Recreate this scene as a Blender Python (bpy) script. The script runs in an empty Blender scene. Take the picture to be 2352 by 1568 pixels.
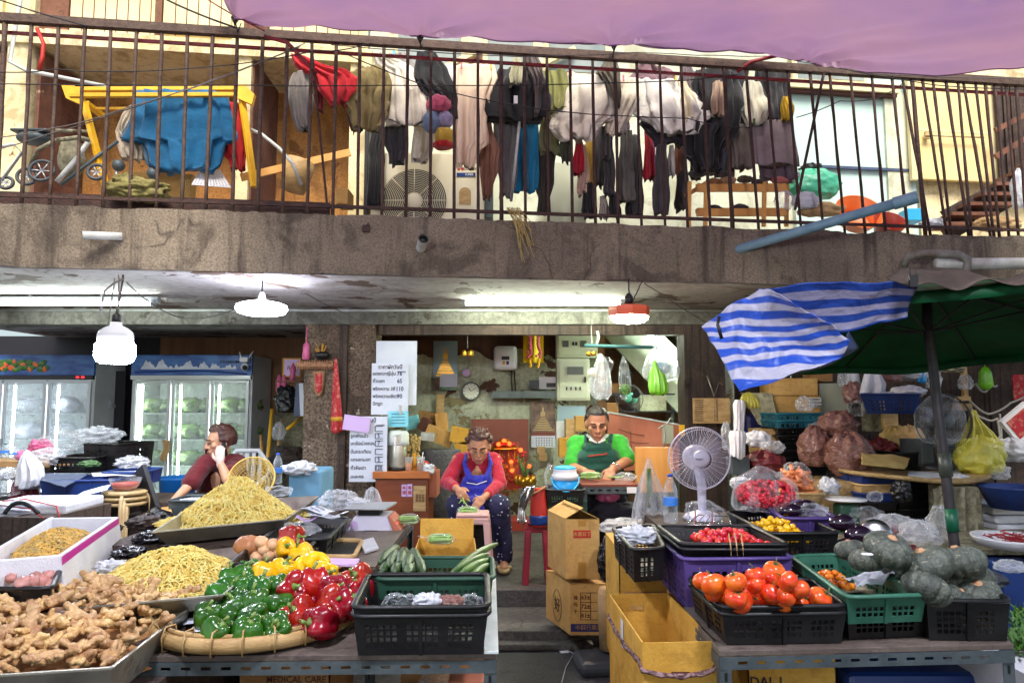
import bpy,math,random
from mathutils import Vector,Matrix,noise as mnoise
R=math.radians
random.seed(7)
scene=bpy.context.scene
COL=scene.collection
PITCH=5.1
CAM_Z=1.5
FPX=1633.0
cam_d=bpy.data.cameras.new("camera");cam=bpy.data.objects.new("camera",cam_d);COL.objects.link(cam)
cam.location=(0,0,CAM_Z);cam.rotation_euler=(R(90+PITCH),0,0)
cam_d.sensor_width=36;cam_d.lens=36*FPX/2352;cam_d.clip_end=500;cam_d.clip_start=.05
scene.camera=cam
SUN_EL,SUN_AZ=52,12
world=bpy.data.worlds.new("World");scene.world=world;world.use_nodes=True
wn=world.node_tree.nodes;wl=world.node_tree.links
sky=wn.new('ShaderNodeTexSky');sky.sky_type='NISHITA';sky.sun_disc=False
sky.sun_elevation=R(SUN_EL);sky.sun_rotation=R(180+SUN_AZ);sky.dust_density=3.0;sky.air_density=1.0
wl.new(sky.outputs[0],wn['Background'].inputs[0]);wn['Background'].inputs[1].default_value=0.15
sun_d=bpy.data.lights.new("sun",'SUN');sun_d.energy=3.4;sun_d.angle=R(24);sun_d.color=(1.0,.95,.86)
sun=bpy.data.objects.new("sun",sun_d);COL.objects.link(sun)
sun.rotation_euler=(R(90-SUN_EL),0,R(SUN_AZ));sun.location=(0,-5,12)
scene.view_settings.view_transform='Standard';scene.view_settings.look='None'
scene.view_settings.gamma=1;scene.view_settings.exposure=0.66
scene.cycles.max_bounces=6;scene.cycles.diffuse_bounces=3;scene.cycles.glossy_bounces=3
scene.cycles.transparent_max_bounces=12;scene.cycles.transmission_bounces=4
scene.cycles.caustics_reflective=False;scene.cycles.caustics_refractive=False
scene.cycles.sample_clamp_indirect=4.0;scene.cycles.use_denoising=True
_cp,_sp=math.cos(R(PITCH)),math.sin(R(PITCH))
def ray(px,py):
 u=(px-1176)/FPX;v=(784-py)/FPX
 return Vector((u,_cp-v*_sp,_sp+v*_cp))
def P(px,py,Y):
 d=ray(px,py);return Vector((0,0,CAM_Z))+d*(Y/d.y)
def PZ(px,py,z):
 d=ray(px,py);return Vector((0,0,CAM_Z))+d*((z-CAM_Z)/d.z)
SLA,SLB=4.91,.128
def PL(px,py,off=0.):
 d=ray(px,py);t=(SLA+off)/(d.y-SLB*d.x)
 return Vector((0,0,CAM_Z))+d*t
def K(Y):return Y/FPX
def rnd(a,b):return random.uniform(a,b)
class MB:
 def __init__(s):s.v=[];s.f=[];s.m=[];s.s=[];s.uv={}
 def add(s,vs,fs,mi=0,smooth=False,M=None,uvs=None):
  n=len(s.v)
  s.v.extend([tuple(M@Vector(p))if M is not None else tuple(p)for p in vs])
  for f in fs:
   s.f.append([i+n for i in f]);s.m.append(mi);s.s.append(smooth)
  if uvs:
   for i,q in enumerate(uvs):s.uv[n+i]=q
  return s
 def box(s,c,d,rz=0,mi=0,M=None,taper=1.0):
  hx,hy,hz=d[0]/2,d[1]/2,d[2]/2
  vs=[(x*hx*(taper if z<0 else 1),y*hy*(taper if z<0 else 1),z*hz)for z in(-1,1)for x,y in((-1,-1),(1,-1),(1,1),(-1,1))]
  T=Matrix.Translation(Vector(c))@(M if M is not None else Matrix.Rotation(rz,4,'Z'))
  return s.add(vs,[(3,2,1,0),(4,5,6,7),(0,1,5,4),(1,2,6,5),(2,3,7,6),(3,0,4,7)],mi,False,T)
 def hexa(s,b,t,mi=0):
  return s.add(list(b)+list(t),[(3,2,1,0),(4,5,6,7),(0,1,5,4),(1,2,6,5),(2,3,7,6),(3,0,4,7)],mi)
 def bar(s,a,b,w,h=None,mi=0,up=(0,0,1)):
  a=Vector(a);b=Vector(b);h=h or w
  d=(b-a).normalized();upv=Vector(up)
  if abs(d.dot(upv))>.98:upv=Vector((0,1,0))
  x=d.cross(upv).normalized();z=x.cross(d).normalized()
  q=[(-x*w-z*h)/2,(x*w-z*h)/2,(x*w+z*h)/2,(-x*w+z*h)/2]
  return s.hexa([a+k for k in q],[b+k for k in q],mi)
 def tube(s,pts,r,n=8,mi=0,caps=True,smooth=True,closed=False,flat=None):
  pts=[Vector(p)for p in pts];m=len(pts)
  rs=r if isinstance(r,(list,tuple))else[r]*m
  vs=[];ref=None
  for i,p in enumerate(pts):
   if closed:d=(pts[(i+1)%m]-pts[i-1])
   else:d=(pts[min(i+1,m-1)]-pts[max(i-1,0)])
   d=d.normalized()if d.length>1e-9 else Vector((0,0,1))
   if ref is None:
    ref=Vector((0,0,1))if abs(d.z)<.9 else Vector((1,0,0))
   x=d.cross(ref)
   if x.length<1e-4:x=d.cross(Vector((0,1,0.01)))
   x.normalize();y=d.cross(x).normalized();ref=-y if ref.dot(-y)>0 else y
   for k in range(n):
    a=2*math.pi*k/n
    vs.append(p+x*(math.cos(a)*rs[i])+y*(math.sin(a)*rs[i]*(flat or 1)))
  fs=[]
  for i in range(m if closed else m-1):
   j=(i+1)%m
   for k in range(n):
    fs.append((i*n+k,i*n+(k+1)%n,j*n+(k+1)%n,j*n+k))
  if caps and not closed:
   fs.append(tuple(range(n-1,-1,-1)));fs.append(tuple((m-1)*n+k for k in range(n)))
  return s.add(vs,fs,mi,smooth)
 def cap(s,a,b,ra,rb,n=14,mi=0):
  a=Vector(a);b=Vector(b);d=b-a
  if d.length<1e-6:return s.ball(a,(ra,ra,ra),mi=mi)
  u=d.normalized();pts=[];rs=[]
  for k in range(1,5):
   t=math.pi/2*(1-k/4.);pts.append(a-u*ra*math.sin(t));rs.append(max(ra*math.cos(t),ra*.05))
  for k in range(0,4):
   t=math.pi/2*k/4.;pts.append(b+u*rb*math.sin(t));rs.append(max(rb*math.cos(t),rb*.05))
  pts.append(b+u*rb);rs.append(rb*.05);pts.insert(0,a-u*ra);rs.insert(0,ra*.05)
  return s.tube(pts,rs,n,mi)
 def chain(s,pts,rs,n=14,mi=0):
  for i in range(len(pts)-1):s.cap(pts[i],pts[i+1],rs[i],rs[i+1],n,mi)
  return s
 def lathe(s,prof,n=24,M=None,mi=0,smooth=True,c=(0,0,0),cap0=True,cap1=True):
  vs=[];m=len(prof)
  for r,z in prof:
   for k in range(n):
    a=2*math.pi*k/n;vs.append((c[0]+r*math.cos(a),c[1]+r*math.sin(a),c[2]+z))
  fs=[(i*n+k,i*n+(k+1)%n,(i+1)*n+(k+1)%n,(i+1)*n+k)for i in range(m-1)for k in range(n)]
  if cap0:fs.append(tuple(range(n-1,-1,-1)))
  if cap1:fs.append(tuple((m-1)*n+k for k in range(n)))
  return s.add(vs,fs,mi,smooth,M)
 def ball(s,c,r,nu=16,nv=10,mi=0,M=None,nz=0.,ns=3.,seed=0,fn=None):
  c=Vector(c);r=Vector(r)if not isinstance(r,(int,float))else Vector((r,r,r))
  vs=[]
  for j in range(nv+1):
   ph=math.pi*j/nv
   for k in range(nu):
    th=2*math.pi*k/nu
    d=Vector((math.sin(ph)*math.cos(th),math.sin(ph)*math.sin(th),math.cos(ph)))
    f=1.
    if nz:f+=nz*mnoise.noise(d*ns+Vector((seed*3.1,seed*1.7,0)))+nz*.4*mnoise.noise(d*ns*2.7+Vector((seed,0,seed*2)))
    if fn:f*=fn(th,ph)
    if j in(0,nv):d=Vector((0,0,1 if j==0 else-1))
    q=Vector((d.x*r.x,d.y*r.y,d.z*r.z))*f
    vs.append(c+(M@q if M is not None else q))
  fs=[(j*nu+k,(j+1)*nu+k,(j+1)*nu+(k+1)%nu,j*nu+(k+1)%nu)for j in range(nv)for k in range(nu)]
  return s.add(vs,fs,mi,True)
 def sheet(s,fn,nu,nv,thick=0,mi=0,smooth=True):
  vs=[];uvs=[]
  for j in range(nv+1):
   for i in range(nu+1):
    vs.append(Vector(fn(i/nu,j/nv)));uvs.append((i/nu,j/nv))
  W=nu+1
  fs=[(j*W+i,j*W+i+1,(j+1)*W+i+1,(j+1)*W+i)for j in range(nv)for i in range(nu)]
  if thick:
   N=[Vector()for _ in vs]
   for f in fs:
    n=(vs[f[1]]-vs[f[0]]).cross(vs[f[3]]-vs[f[0]])
    for i in f:N[i]+=n
   off=len(vs)
   vs2=[vs[i]+(N[i].normalized()if N[i].length>1e-12 else Vector((0,1,0)))*thick for i in range(off)]
   fs2=[tuple(i+off for i in reversed(f))for f in fs]
   ring=[i for i in range(nu+1)]+[j*W+nu for j in range(1,nv+1)]+[nv*W+i for i in range(nu-1,-1,-1)]+[j*W for j in range(nv-1,0,-1)]
   fs3=[(ring[k],ring[k-1],ring[k-1]+off,ring[k]+off)for k in range(len(ring))]
   vs=vs+vs2;fs=fs+fs2+fs3;uvs=uvs+uvs
  return s.add(vs,fs,mi,smooth,None,uvs)
 def loft(s,rows,n=32,waves=0,wamp=0.,nz=0.,seed=0,mi=0,caps=True,tw=0.,edge=0.):
  vs=[];m=len(rows)
  for j,(c,rx,ry)in enumerate(rows):
   v=j/max(1,m-1)
   for k in range(n):
    th=2*math.pi*k/n
    w=1+wamp*(.3+v*.7)*math.sin(waves*th+seed+tw*v+1.3*math.sin(2*th+seed))
    ca,sa=math.cos(th),math.sin(th)
    p=Vector((c.x+rx*ca*(1+(w-1)*.35),c.y+ry*sa*w,c.z))
    if nz:p+=mnoise.noise_vector(p*7+Vector((seed,0,0)))*nz;p.y+=nz*1.6*(1-2*abs(mnoise.noise(Vector((p.x*16,seed,p.z*4)))))
    if edge and j==m-1:p.z+=edge*math.sin(3*th+seed)
    vs.append(p)
  fs=[(i*n+k,i*n+(k+1)%n,(i+1)*n+(k+1)%n,(i+1)*n+k)for i in range(m-1)for k in range(n)]
  if caps:fs.append(tuple(range(n-1,-1,-1)));fs.append(tuple((m-1)*n+k for k in range(n)))
  return s.add(vs,fs,mi,True)
 def panel(s,c4,xs,ys,solid,th,mi=0):
  a,b,c,d=[Vector(q)for q in c4]
  n=(b-a).cross(d-a).normalized()*th
  nx,ny=len(xs),len(ys)
  def pt(x,y):return(a*(1-x)+b*x)*(1-y)+(d*(1-x)+c*x)*y
  vs=[pt(x,y)for y in ys for x in xs];o=len(vs)
  vs+=[p+n for p in vs[:o]]
  fs=[]
  S=lambda i,j:0<=i<nx-1 and 0<=j<ny-1 and solid(i,j)
  for j in range(ny-1):
   for i in range(nx-1):
    if not S(i,j):continue
    p,q,r_,t=j*nx+i,j*nx+i+1,(j+1)*nx+i+1,(j+1)*nx+i
    fs.append((t,r_,q,p));fs.append((p+o,q+o,r_+o,t+o))
    if not S(i,j-1):fs.append((p,q,q+o,p+o))
    if not S(i+1,j):fs.append((q,r_,r_+o,q+o))
    if not S(i,j+1):fs.append((r_,t,t+o,r_+o))
    if not S(i-1,j):fs.append((t,p,p+o,t+o))
  return s.add(vs,fs,mi)
 def mesh(s,name,mats):
  me=bpy.data.meshes.new(name);me.from_pydata(s.v,[],s.f)
  me.polygons.foreach_set('material_index',s.m);me.polygons.foreach_set('use_smooth',s.s)
  if s.uv:
   uvl=me.uv_layers.new(name='UVMap');d=[]
   for l in me.loops:d.extend(s.uv.get(l.vertex_index,(0,0)))
   uvl.data.foreach_set('uv',d)
  for q in(mats if isinstance(mats,(list,tuple))else[mats]):me.materials.append(M(q))
  me.update();return me
def tag(o,label=None,cat=None,group=None,kind=None):
 if label:o['label']=label
 if cat:o['category']=cat
 if group:o['group']=group
 if kind:o['kind']=kind
 return o
def obj(name,mb,mats,parent=None,rel=None,bevel=0,mods=None):
 """one mesh object; rel = world point the vertices are measured from when they were built in world space"""
 if rel is not None:
  r=Vector(rel);mb.v=[(x-r.x,y-r.y,z-r.z)for x,y,z in mb.v]
 me=mb if isinstance(mb,bpy.types.Mesh)else mb.mesh(name,mats)
 o=bpy.data.objects.new(name,me);COL.objects.link(o)
 if parent is not None:o.parent=parent
 if bevel:
  b=o.modifiers.new('bevel','BEVEL');b.width=bevel;b.segments=2;b.limit_method='ANGLE';b.angle_limit=R(40)
 return o
def base_of(mb):
 xs=[p[0]for p in mb.v];ys=[p[1]for p in mb.v];zs=[p[2]for p in mb.v]
 return Vector(((min(xs)+max(xs))/2,(min(ys)+max(ys))/2,min(zs)))
def solo(name,mb,mats,label,cat,group=None,kind=None,bevel=0):
 """a thing that is one mesh, built in world space; its origin goes to its base"""
 b=base_of(mb);o=obj(name,mb,mats,None,b,bevel);o.location=b
 return tag(o,label,cat,group,kind)
def struct(name,mb,mats,bevel=0):
 o=obj(name,mb,mats,None,None,bevel);o['kind']='structure';return o
def root(name,loc,label,cat,group=None,rz=0):
 o=bpy.data.objects.new(name,None);COL.objects.link(o);o.empty_display_size=.1
 o.location=loc;o.rotation_euler=(0,0,rz)
 return tag(o,label,cat,group)
def wpart(rt,name,mb,mats,bevel=0,parent=None):
 """a part whose vertices were built in world space, under a root that is not turned"""
 return obj(name,mb,mats,parent or rt,rt.location,bevel)
def copy_tree(o,parent=None,loc=None,rot=None,scale=None,label=None):
 c=o.copy();COL.objects.link(c)
 if parent is not None:c.parent=parent
 if loc is not None:c.location=loc
 if rot is not None:c.rotation_euler=rot
 if scale is not None:c.scale=(scale,)*3 if isinstance(scale,(int,float))else scale
 if label:c['label']=label
 for ch in[k for k in kids.get(o.name,o.children)]:copy_tree(ch,c)
 return c
kids={}
def remesh(o,voxel=.01,smooth=4):
 m=o.modifiers.new('r','REMESH');m.mode='VOXEL';m.voxel_size=voxel;m.use_smooth_shade=True
 if smooth:
  q=o.modifiers.new('s','SMOOTH');q.iterations=smooth;q.factor=.5
 return o
def bake_mods(o):
 dg=bpy.context.evaluated_depsgraph_get();dg.update()
 me=bpy.data.meshes.new_from_object(o.evaluated_get(dg));me.name=o.name
 o.modifiers.clear();o.data=me;return o
def text_mb(s,size,M4,mi=0,ext=.0004,align='CENTER',mb=None,sx=1.0):
 cu=bpy.data.curves.new('t','FONT');cu.body=s;cu.size=size;cu.extrude=ext;cu.align_x=align;cu.align_y='CENTER'
 cu.resolution_u=2;cu.offset=size*.012
 to=bpy.data.objects.new('t',cu);COL.objects.link(to)
 dg=bpy.context.evaluated_depsgraph_get();me=bpy.data.meshes.new_from_object(to.evaluated_get(dg))
 mb=mb or MB();S=Matrix.Diagonal((sx,1,1,1))
 mb.add([v.co[:]for v in me.vertices],[tuple(p.vertices)for p in me.polygons],mi,False,M4@S)
 bpy.data.objects.remove(to);bpy.data.curves.remove(cu);bpy.data.meshes.remove(me)
 return mb
def face_cam(p,rz=0,ry=0,rx=0):
 return Matrix.Translation(Vector(p))@Matrix.Rotation(rz,4,'Z')@Matrix.Rotation(R(90)+rx,4,'X')@Matrix.Rotation(ry,4,'Z')
ORD=['leftmost','second from the left','third from the left','fourth from the left','fifth from the left','sixth from the left','seventh from the left','eighth from the left']
def lin(c):
 f=lambda x:(x/12.92 if x<=.04045 else((x+.055)/1.055)**2.4)
 return tuple(f(x/255.)for x in c)+(1.,)
_M={}
SPEC={}
def M(q):
 if isinstance(q,bpy.types.Material):return q
 if q in _M:return _M[q]
 m=SPEC[q](q)if callable(SPEC[q])else mat(q,**SPEC[q]);_M[q]=m;return m
def mat(name,c=(128,128,128),c2=None,c3=None,s=6.,rough=.6,bump=.0,bs=60.,metal=0.,stretch=(1,1,1),det=5.,contrast=.5,pos=.5,trans=0.,alpha=1.,emit=None,es=0.,coat=0.,sheen=0.,sss=0.,spec=.5,rv=0.,rough2=None,rand=0.,hue=0.,gen=False,tl=0.):
 m=bpy.data.materials.new(name);m.use_nodes=True;N=m.node_tree.nodes;L=m.node_tree.links
 b=N['Principled BSDF'];out=N['Material Output']
 tc=N.new('ShaderNodeTexCoord');mp=N.new('ShaderNodeMapping');mp.inputs['Scale'].default_value=stretch
 L.new(tc.outputs['Generated' if gen else 'Object'],mp.inputs[0])
 col=None;a=lin(c)
 if c2 is not None:
  no=N.new('ShaderNodeTexNoise');no.inputs['Scale'].default_value=s;no.inputs['Detail'].default_value=det;no.inputs['Roughness'].default_value=.6
  L.new(mp.outputs[0],no.inputs['Vector'])
  rp=N.new('ShaderNodeValToRGB');h=.5*(1-contrast)*.5+.02
  e=rp.color_ramp.elements;e[0].position=max(0,pos-h);e[1].position=min(1,pos+h);e[0].color=a;e[1].color=lin(c2)
  if c3 is not None:
   k=rp.color_ramp.elements.new(min(.99,pos+h+.09));k.color=lin(c3)
  L.new(no.outputs[0],rp.inputs[0]);col=rp.outputs[0]
  if rough2 is not None:
   mr=N.new('ShaderNodeMapRange');mr.inputs[3].default_value=rough;mr.inputs[4].default_value=rough2
   mr.inputs[1].default_value=.35;mr.inputs[2].default_value=.65
   L.new(no.outputs[0],mr.inputs[0]);L.new(mr.outputs[0],b.inputs['Roughness'])
 if rand or hue:
  oi=N.new('ShaderNodeObjectInfo');hs=N.new('ShaderNodeHueSaturation')
  if col is not None:L.new(col,hs.inputs['Color'])
  else:hs.inputs['Color'].default_value=a
  mr=N.new('ShaderNodeMapRange');mr.inputs[3].default_value=1-rand;mr.inputs[4].default_value=1+rand;L.new(oi.outputs['Random'],mr.inputs[0]);L.new(mr.outputs[0],hs.inputs['Value'])
  if hue:
   mh=N.new('ShaderNodeMapRange');mh.inputs[3].default_value=.5-hue;mh.inputs[4].default_value=.5+hue;L.new(oi.outputs['Random'],mh.inputs[0]);L.new(mh.outputs[0],hs.inputs['Hue'])
  col=hs.outputs[0]
 if col is not None:L.new(col,b.inputs['Base Color'])
 else:b.inputs['Base Color'].default_value=a
 if rough2 is None or c2 is None:b.inputs['Roughness'].default_value=rough
 b.inputs['Metallic'].default_value=metal;b.inputs['Transmission Weight'].default_value=trans
 b.inputs['Coat Weight'].default_value=coat;b.inputs['Coat Roughness'].default_value=.12;b.inputs['Sheen Weight'].default_value=sheen
 b.inputs['Specular IOR Level'].default_value=spec
 if sss:b.inputs['Subsurface Weight'].default_value=sss;b.inputs['Subsurface Radius'].default_value=(.02,.008,.004);b.inputs['Subsurface Scale'].default_value=.4
 if emit is not None:b.inputs['Emission Color'].default_value=lin(emit);b.inputs['Emission Strength'].default_value=es
 if bump:
  n2=N.new('ShaderNodeTexNoise');n2.inputs['Scale'].default_value=bs;n2.inputs['Detail'].default_value=4;L.new(mp.outputs[0],n2.inputs['Vector'])
  bp=N.new('ShaderNodeBump');bp.inputs['Strength'].default_value=min(1,bump);bp.inputs['Distance'].default_value=.012*max(1,bump)
  L.new(n2.outputs[0],bp.inputs['Height']);L.new(bp.outputs[0],b.inputs['Normal'])
 sh=b.outputs[0]
 if tl:
  t=N.new('ShaderNodeBsdfTranslucent');mx=N.new('ShaderNodeMixShader');mx.inputs[0].default_value=tl
  if col is not None:L.new(col,t.inputs[0])
  else:t.inputs[0].default_value=a
  L.new(sh,mx.inputs[1]);L.new(t.outputs[0],mx.inputs[2]);sh=mx.outputs[0]
 if alpha<1:
  t=N.new('ShaderNodeBsdfTransparent');mx=N.new('ShaderNodeMixShader')
  fr=N.new('ShaderNodeLayerWeight');fr.inputs[0].default_value=.35
  n3=N.new('ShaderNodeTexNoise');n3.inputs['Scale'].default_value=14;L.new(mp.outputs[0],n3.inputs['Vector'])
  ma=N.new('ShaderNodeMath');ma.operation='MULTIPLY_ADD';L.new(fr.outputs['Facing'],ma.inputs[0]);ma.inputs[1].default_value=.45;ma.inputs[2].default_value=alpha-.25
  m2=N.new('ShaderNodeMath');m2.operation='MULTIPLY_ADD';m2.use_clamp=True;L.new(n3.outputs[0],m2.inputs[0]);m2.inputs[1].default_value=.5;L.new(ma.outputs[0],m2.inputs[2])
  L.new(m2.outputs[0],mx.inputs[0]);L.new(t.outputs[0],mx.inputs[1]);L.new(sh,mx.inputs[2]);sh=mx.outputs[0]
 if sh is not b.outputs[0]:L.new(sh,out.inputs[0])
 return m
def cloth(c,c2=None,**k):
 d=dict(c=c,c2=c2 or tuple(int(x*.82)for x in c),s=9,rough=.88,bump=.35,bs=45,sheen=.2,contrast=.2);d.update(k);return d
def film(c,a=.45,r=.16,**k):return dict(c=c,rough=r,alpha=a,bump=1.0,bs=34,coat=.3,spec=.7,**k)
def auto(name,**k):
 SPEC[name]=k;return name
def stripes(name,ca,cb,n,rough=.3,vert=False,duty=.5,bump=.3,tl=0.):
 m=mat(name,ca,rough=rough,bump=bump,bs=30,tl=tl);N=m.node_tree.nodes;L=m.node_tree.links;b=N['Principled BSDF']
 uv=N.new('ShaderNodeUVMap');sp=N.new('ShaderNodeSeparateXYZ');L.new(uv.outputs[0],sp.inputs[0])
 a=N.new('ShaderNodeMath');a.operation='MULTIPLY';a.inputs[1].default_value=n;L.new(sp.outputs[0 if vert else 1],a.inputs[0])
 f=N.new('ShaderNodeMath');f.operation='FRACT';L.new(a.outputs[0],f.inputs[0])
 g=N.new('ShaderNodeMath');g.operation='GREATER_THAN';g.inputs[1].default_value=duty;L.new(f.outputs[0],g.inputs[0])
 mx=N.new('ShaderNodeMix');mx.data_type='RGBA';mx.inputs[6].default_value=lin(ca);mx.inputs[7].default_value=lin(cb);L.new(g.outputs[0],mx.inputs[0])
 L.new(mx.outputs[2],b.inputs['Base Color']);return m
S=SPEC
S['floor']=dict(c=(52,50,50),c2=(92,88,84),c3=(118,112,104),s=3.5,rough=.55,rough2=.85,bump=.5,bs=22,det=8,contrast=.2)
S['street']=dict(c=(44,43,45),c2=(76,75,76),s=2.6,rough=.45,rough2=.8,bump=.5,bs=30,det=8,contrast=.2)
S['slab']=dict(c=(58,51,44),c2=(140,130,112),c3=(168,158,138),s=3.4,pos=.46,rough=.92,bump=1.0,bs=38,det=9,contrast=.5,stretch=(1.3,1,.5))
S['stain']=dict(c=(30,24,22),c2=(72,52,44),s=9,rough=.95,bump=.6,bs=50)
S['ceil']=dict(c=(112,106,104),c2=(164,160,160),c3=(92,72,60),s=1.8,rough=.85,bump=.8,bs=9,det=8,contrast=.3,pos=.48,stretch=(.5,1,1))
S['beam']=dict(c=(112,114,104),c2=(150,152,140),s=3,rough=.9,bump=.6,bs=18,det=8,contrast=.2,stretch=(.4,1,2))
S['column']=dict(c=(72,60,52),c2=(116,100,88),c3=(176,164,150),s=14,rough=.9,bump=1.0,bs=60,det=9,contrast=.3,pos=.52)
S['darkwood']=dict(c=(40,30,26),c2=(66,50,42),s=4,rough=.7,bump=.4,bs=20,stretch=(6,6,.5))
S['blackwall']=dict(c=(14,14,22),c2=(24,23,32),s=2,rough=.6)
S['plywood']=dict(c=(120,82,48),c2=(156,112,70),s=2.5,rough=.6,bump=.1,bs=20,stretch=(5,5,.35),contrast=.2)
S['peel']=dict(c=(76,50,38),c2=(168,172,146),c3=(196,204,178),s=1.9,rough=.9,bump=.7,bs=22,det=10,contrast=.72,pos=.45)
S['pale']=dict(c=(170,178,156),c2=(202,206,182),c3=(150,138,106),s=3.2,rough=.9,bump=.5,bs=22,det=9,contrast=.2)
S['brownwall']=dict(c=(70,46,34),c2=(98,66,48),s=4,rough=.8,bump=.3,bs=20,stretch=(3,3,.5))
S['cream']=dict(c=(214,196,142),c2=(236,222,176),c3=(170,140,92),s=2.4,rough=.8,bump=.25,bs=18,det=8,contrast=.2)
S['creamdirty']=dict(c=(190,166,112),c2=(222,206,158),c3=(126,94,60),s=6,rough=.85,bump=.4,bs=30,det=9,contrast=.1)
S['ochre']=dict(c=(128,82,40),c2=(176,124,64),c3=(96,62,36),s=2.2,rough=.85,bump=.8,bs=40,det=10,contrast=.4)
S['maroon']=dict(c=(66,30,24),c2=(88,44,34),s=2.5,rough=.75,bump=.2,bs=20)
S['brownpanel']=dict(c=(100,60,44),c2=(128,84,62),s=2.5,rough=.75,stretch=(3,3,.4))
S['mint']=dict(c=(176,204,194),c2=(196,216,204),c3=(150,170,156),s=2,rough=.8,bump=.15,bs=15,det=7,contrast=.2)
S['offwhite']=dict(c=(172,176,152),c2=(198,200,176),s=3,rough=.8,bump=.2,bs=20)
S['glassd']=dict(c=(120,130,126),c2=(160,168,160),s=2,rough=.15)
S['rustbar']=dict(c=(60,42,34),c2=(96,74,60),c3=(134,112,92),s=22,rough=.75,bump=.5,bs=70,det=7,contrast=.2)
S['rustdark']=dict(c=(46,28,24),c2=(74,46,38),s=20,rough=.75,bump=.5,bs=70)
S['redbar']=dict(c=(142,38,44),c2=(110,28,32),s=12,rough=.5)
S['purple']=dict(c=(214,188,202),c2=(200,176,204),c3=(222,202,206),s=1.1,rough=.5,bump=.3,bs=120,det=6,contrast=.2,tl=.6)
S['purpleseam']=dict(c=(150,104,142),rough=.6,tl=.3);S['wire']=dict(c=(30,26,26),rough=.6);S['wirew']=dict(c=(170,166,156),rough=.6);S['wiregrey']=dict(c=(90,84,80),rough=.7)
S['pvcblue']=dict(c=(96,132,152),c2=(120,152,170),c3=(84,96,100),s=8,rough=.5,bump=.2,bs=40)
S['greypipe']=dict(c=(132,132,126),c2=(96,84,72),s=9,rough=.6,bump=.3);S['pvcw']=dict(c=(206,210,206),c2=(176,176,168),s=8,rough=.45)
S['black']=dict(c=(12,12,13),rough=.5);S['blackplastic']=dict(c=(26,26,29),c2=(38,38,42),s=9,rough=.42,bump=.15,bs=60,rough2=.6)
S['crateblack']=dict(c=(8,8,9),c2=(15,15,17),s=7,rough=.38,rough2=.55,bump=.12,bs=60)
S['crategreen']=dict(c=(40,92,72),c2=(58,112,90),s=7,rough=.45,bump=.12,bs=60)
S['cratedgreen']=dict(c=(26,62,46),c2=(38,78,58),s=7,rough=.5)
S['cratepurple']=dict(c=(62,46,104),c2=(84,64,130),s=7,rough=.5,bump=.12,bs=60)
S['crateteal']=dict(c=(24,92,110),c2=(40,120,138),s=7,rough=.5)
S['cratenavy']=dict(c=(18,40,96),c2=(26,56,120),s=7,rough=.45)
S['card']=dict(c=(196,152,78),c2=(210,168,94),c3=(184,138,66),s=3,rough=.8,bump=.12,bs=90,stretch=(1,1,4),contrast=.2)
S['cardyellow']=dict(c=(206,154,48),c2=(220,172,66),s=3,rough=.75,bump=.12,bs=90,stretch=(1,1,4),contrast=.2)
S['cardbrown']=dict(c=(160,116,68),c2=(178,134,84),s=3,rough=.85,bump=.12,bs=90)
S['tape']=dict(c=(176,128,58),rough=.3,coat=.3);S['white']=dict(c=(228,228,226),rough=.6);S['paper']=dict(c=(222,226,234),c2=(206,212,224),s=3,rough=.8)
S['foam']=dict(c=(232,232,236),c2=(216,216,220),s=8,rough=.7,bump=.3,bs=160)
S['pinktape']=dict(c=(214,52,168),rough=.35);S['ink']=dict(c=(22,22,30),rough=.7);S['inkblue']=dict(c=(34,34,92),rough=.7)
S['inkred']=dict(c=(186,44,30),rough=.6);S['inkbrown']=dict(c=(86,44,28),rough=.7)
S['steel']=dict(c=(150,146,132),c2=(178,174,160),c3=(120,112,96),s=6,rough=.32,rough2=.55,metal=.85,bump=.1,bs=40)
S['steelbright']=dict(c=(196,196,196),rough=.22,metal=1.);S['chrome']=dict(c=(210,210,210),rough=.1,metal=1.)
S['angle']=dict(c=(62,72,76),c2=(86,96,98),s=9,rough=.5,bump=.15,bs=50,metal=.2);S['anglelight']=dict(c=(150,158,156),c2=(176,182,178),s=9,rough=.5)
S['tabletop']=dict(c=(92,78,70),c2=(116,100,90),c3=(70,58,52),s=4,rough=.5,rough2=.75,bump=.25,bs=40,det=8)
S['tablewhite']=dict(c=(196,206,204),c2=(222,228,226),c3=(150,150,140),s=8,rough=.5,bump=.2,bs=60)
S['plank']=dict(c=(168,128,84),c2=(190,150,102),s=5,rough=.7,bump=.2,bs=40,stretch=(.5,4,4))
S['wood']=dict(c=(168,92,38),c2=(192,112,52),s=4,rough=.45,stretch=(.5,3,3));S['desk']=dict(c=(116,56,28),c2=(140,72,38),s=4,rough=.45,stretch=(.5,.5,3))
S['woodpale']=dict(c=(204,144,66),c2=(218,160,84),s=4,rough=.55,stretch=(3,3,.6))
S['bamboo']=dict(c=(168,132,80),c2=(202,168,112),c3=(118,88,52),s=9,rough=.55,bump=.25,bs=60,stretch=(1,1,3))
S['wicker']=dict(c=(152,124,78),c2=(182,154,104),s=18,rough=.7,bump=.8,bs=70);S['wickery']=dict(c=(192,160,66),c2=(212,182,88),s=10,rough=.6)
S['gingerdark']=dict(c=(140,92,48),c2=(190,144,92),s=18,rough=.7,bump=1.,bs=30);S['noodle']=dict(c=(255,232,112),c2=(255,250,180),s=70,tl=.25,rough=.5,rand=.0,sss=.0);S['noodled']=dict(c=(240,204,92),c2=(250,222,120),s=40,rough=.6,tl=.2)
S['root']=dict(c=(206,160,70),c2=(226,186,98),c3=(170,118,44),s=30,rough=.6)
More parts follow.
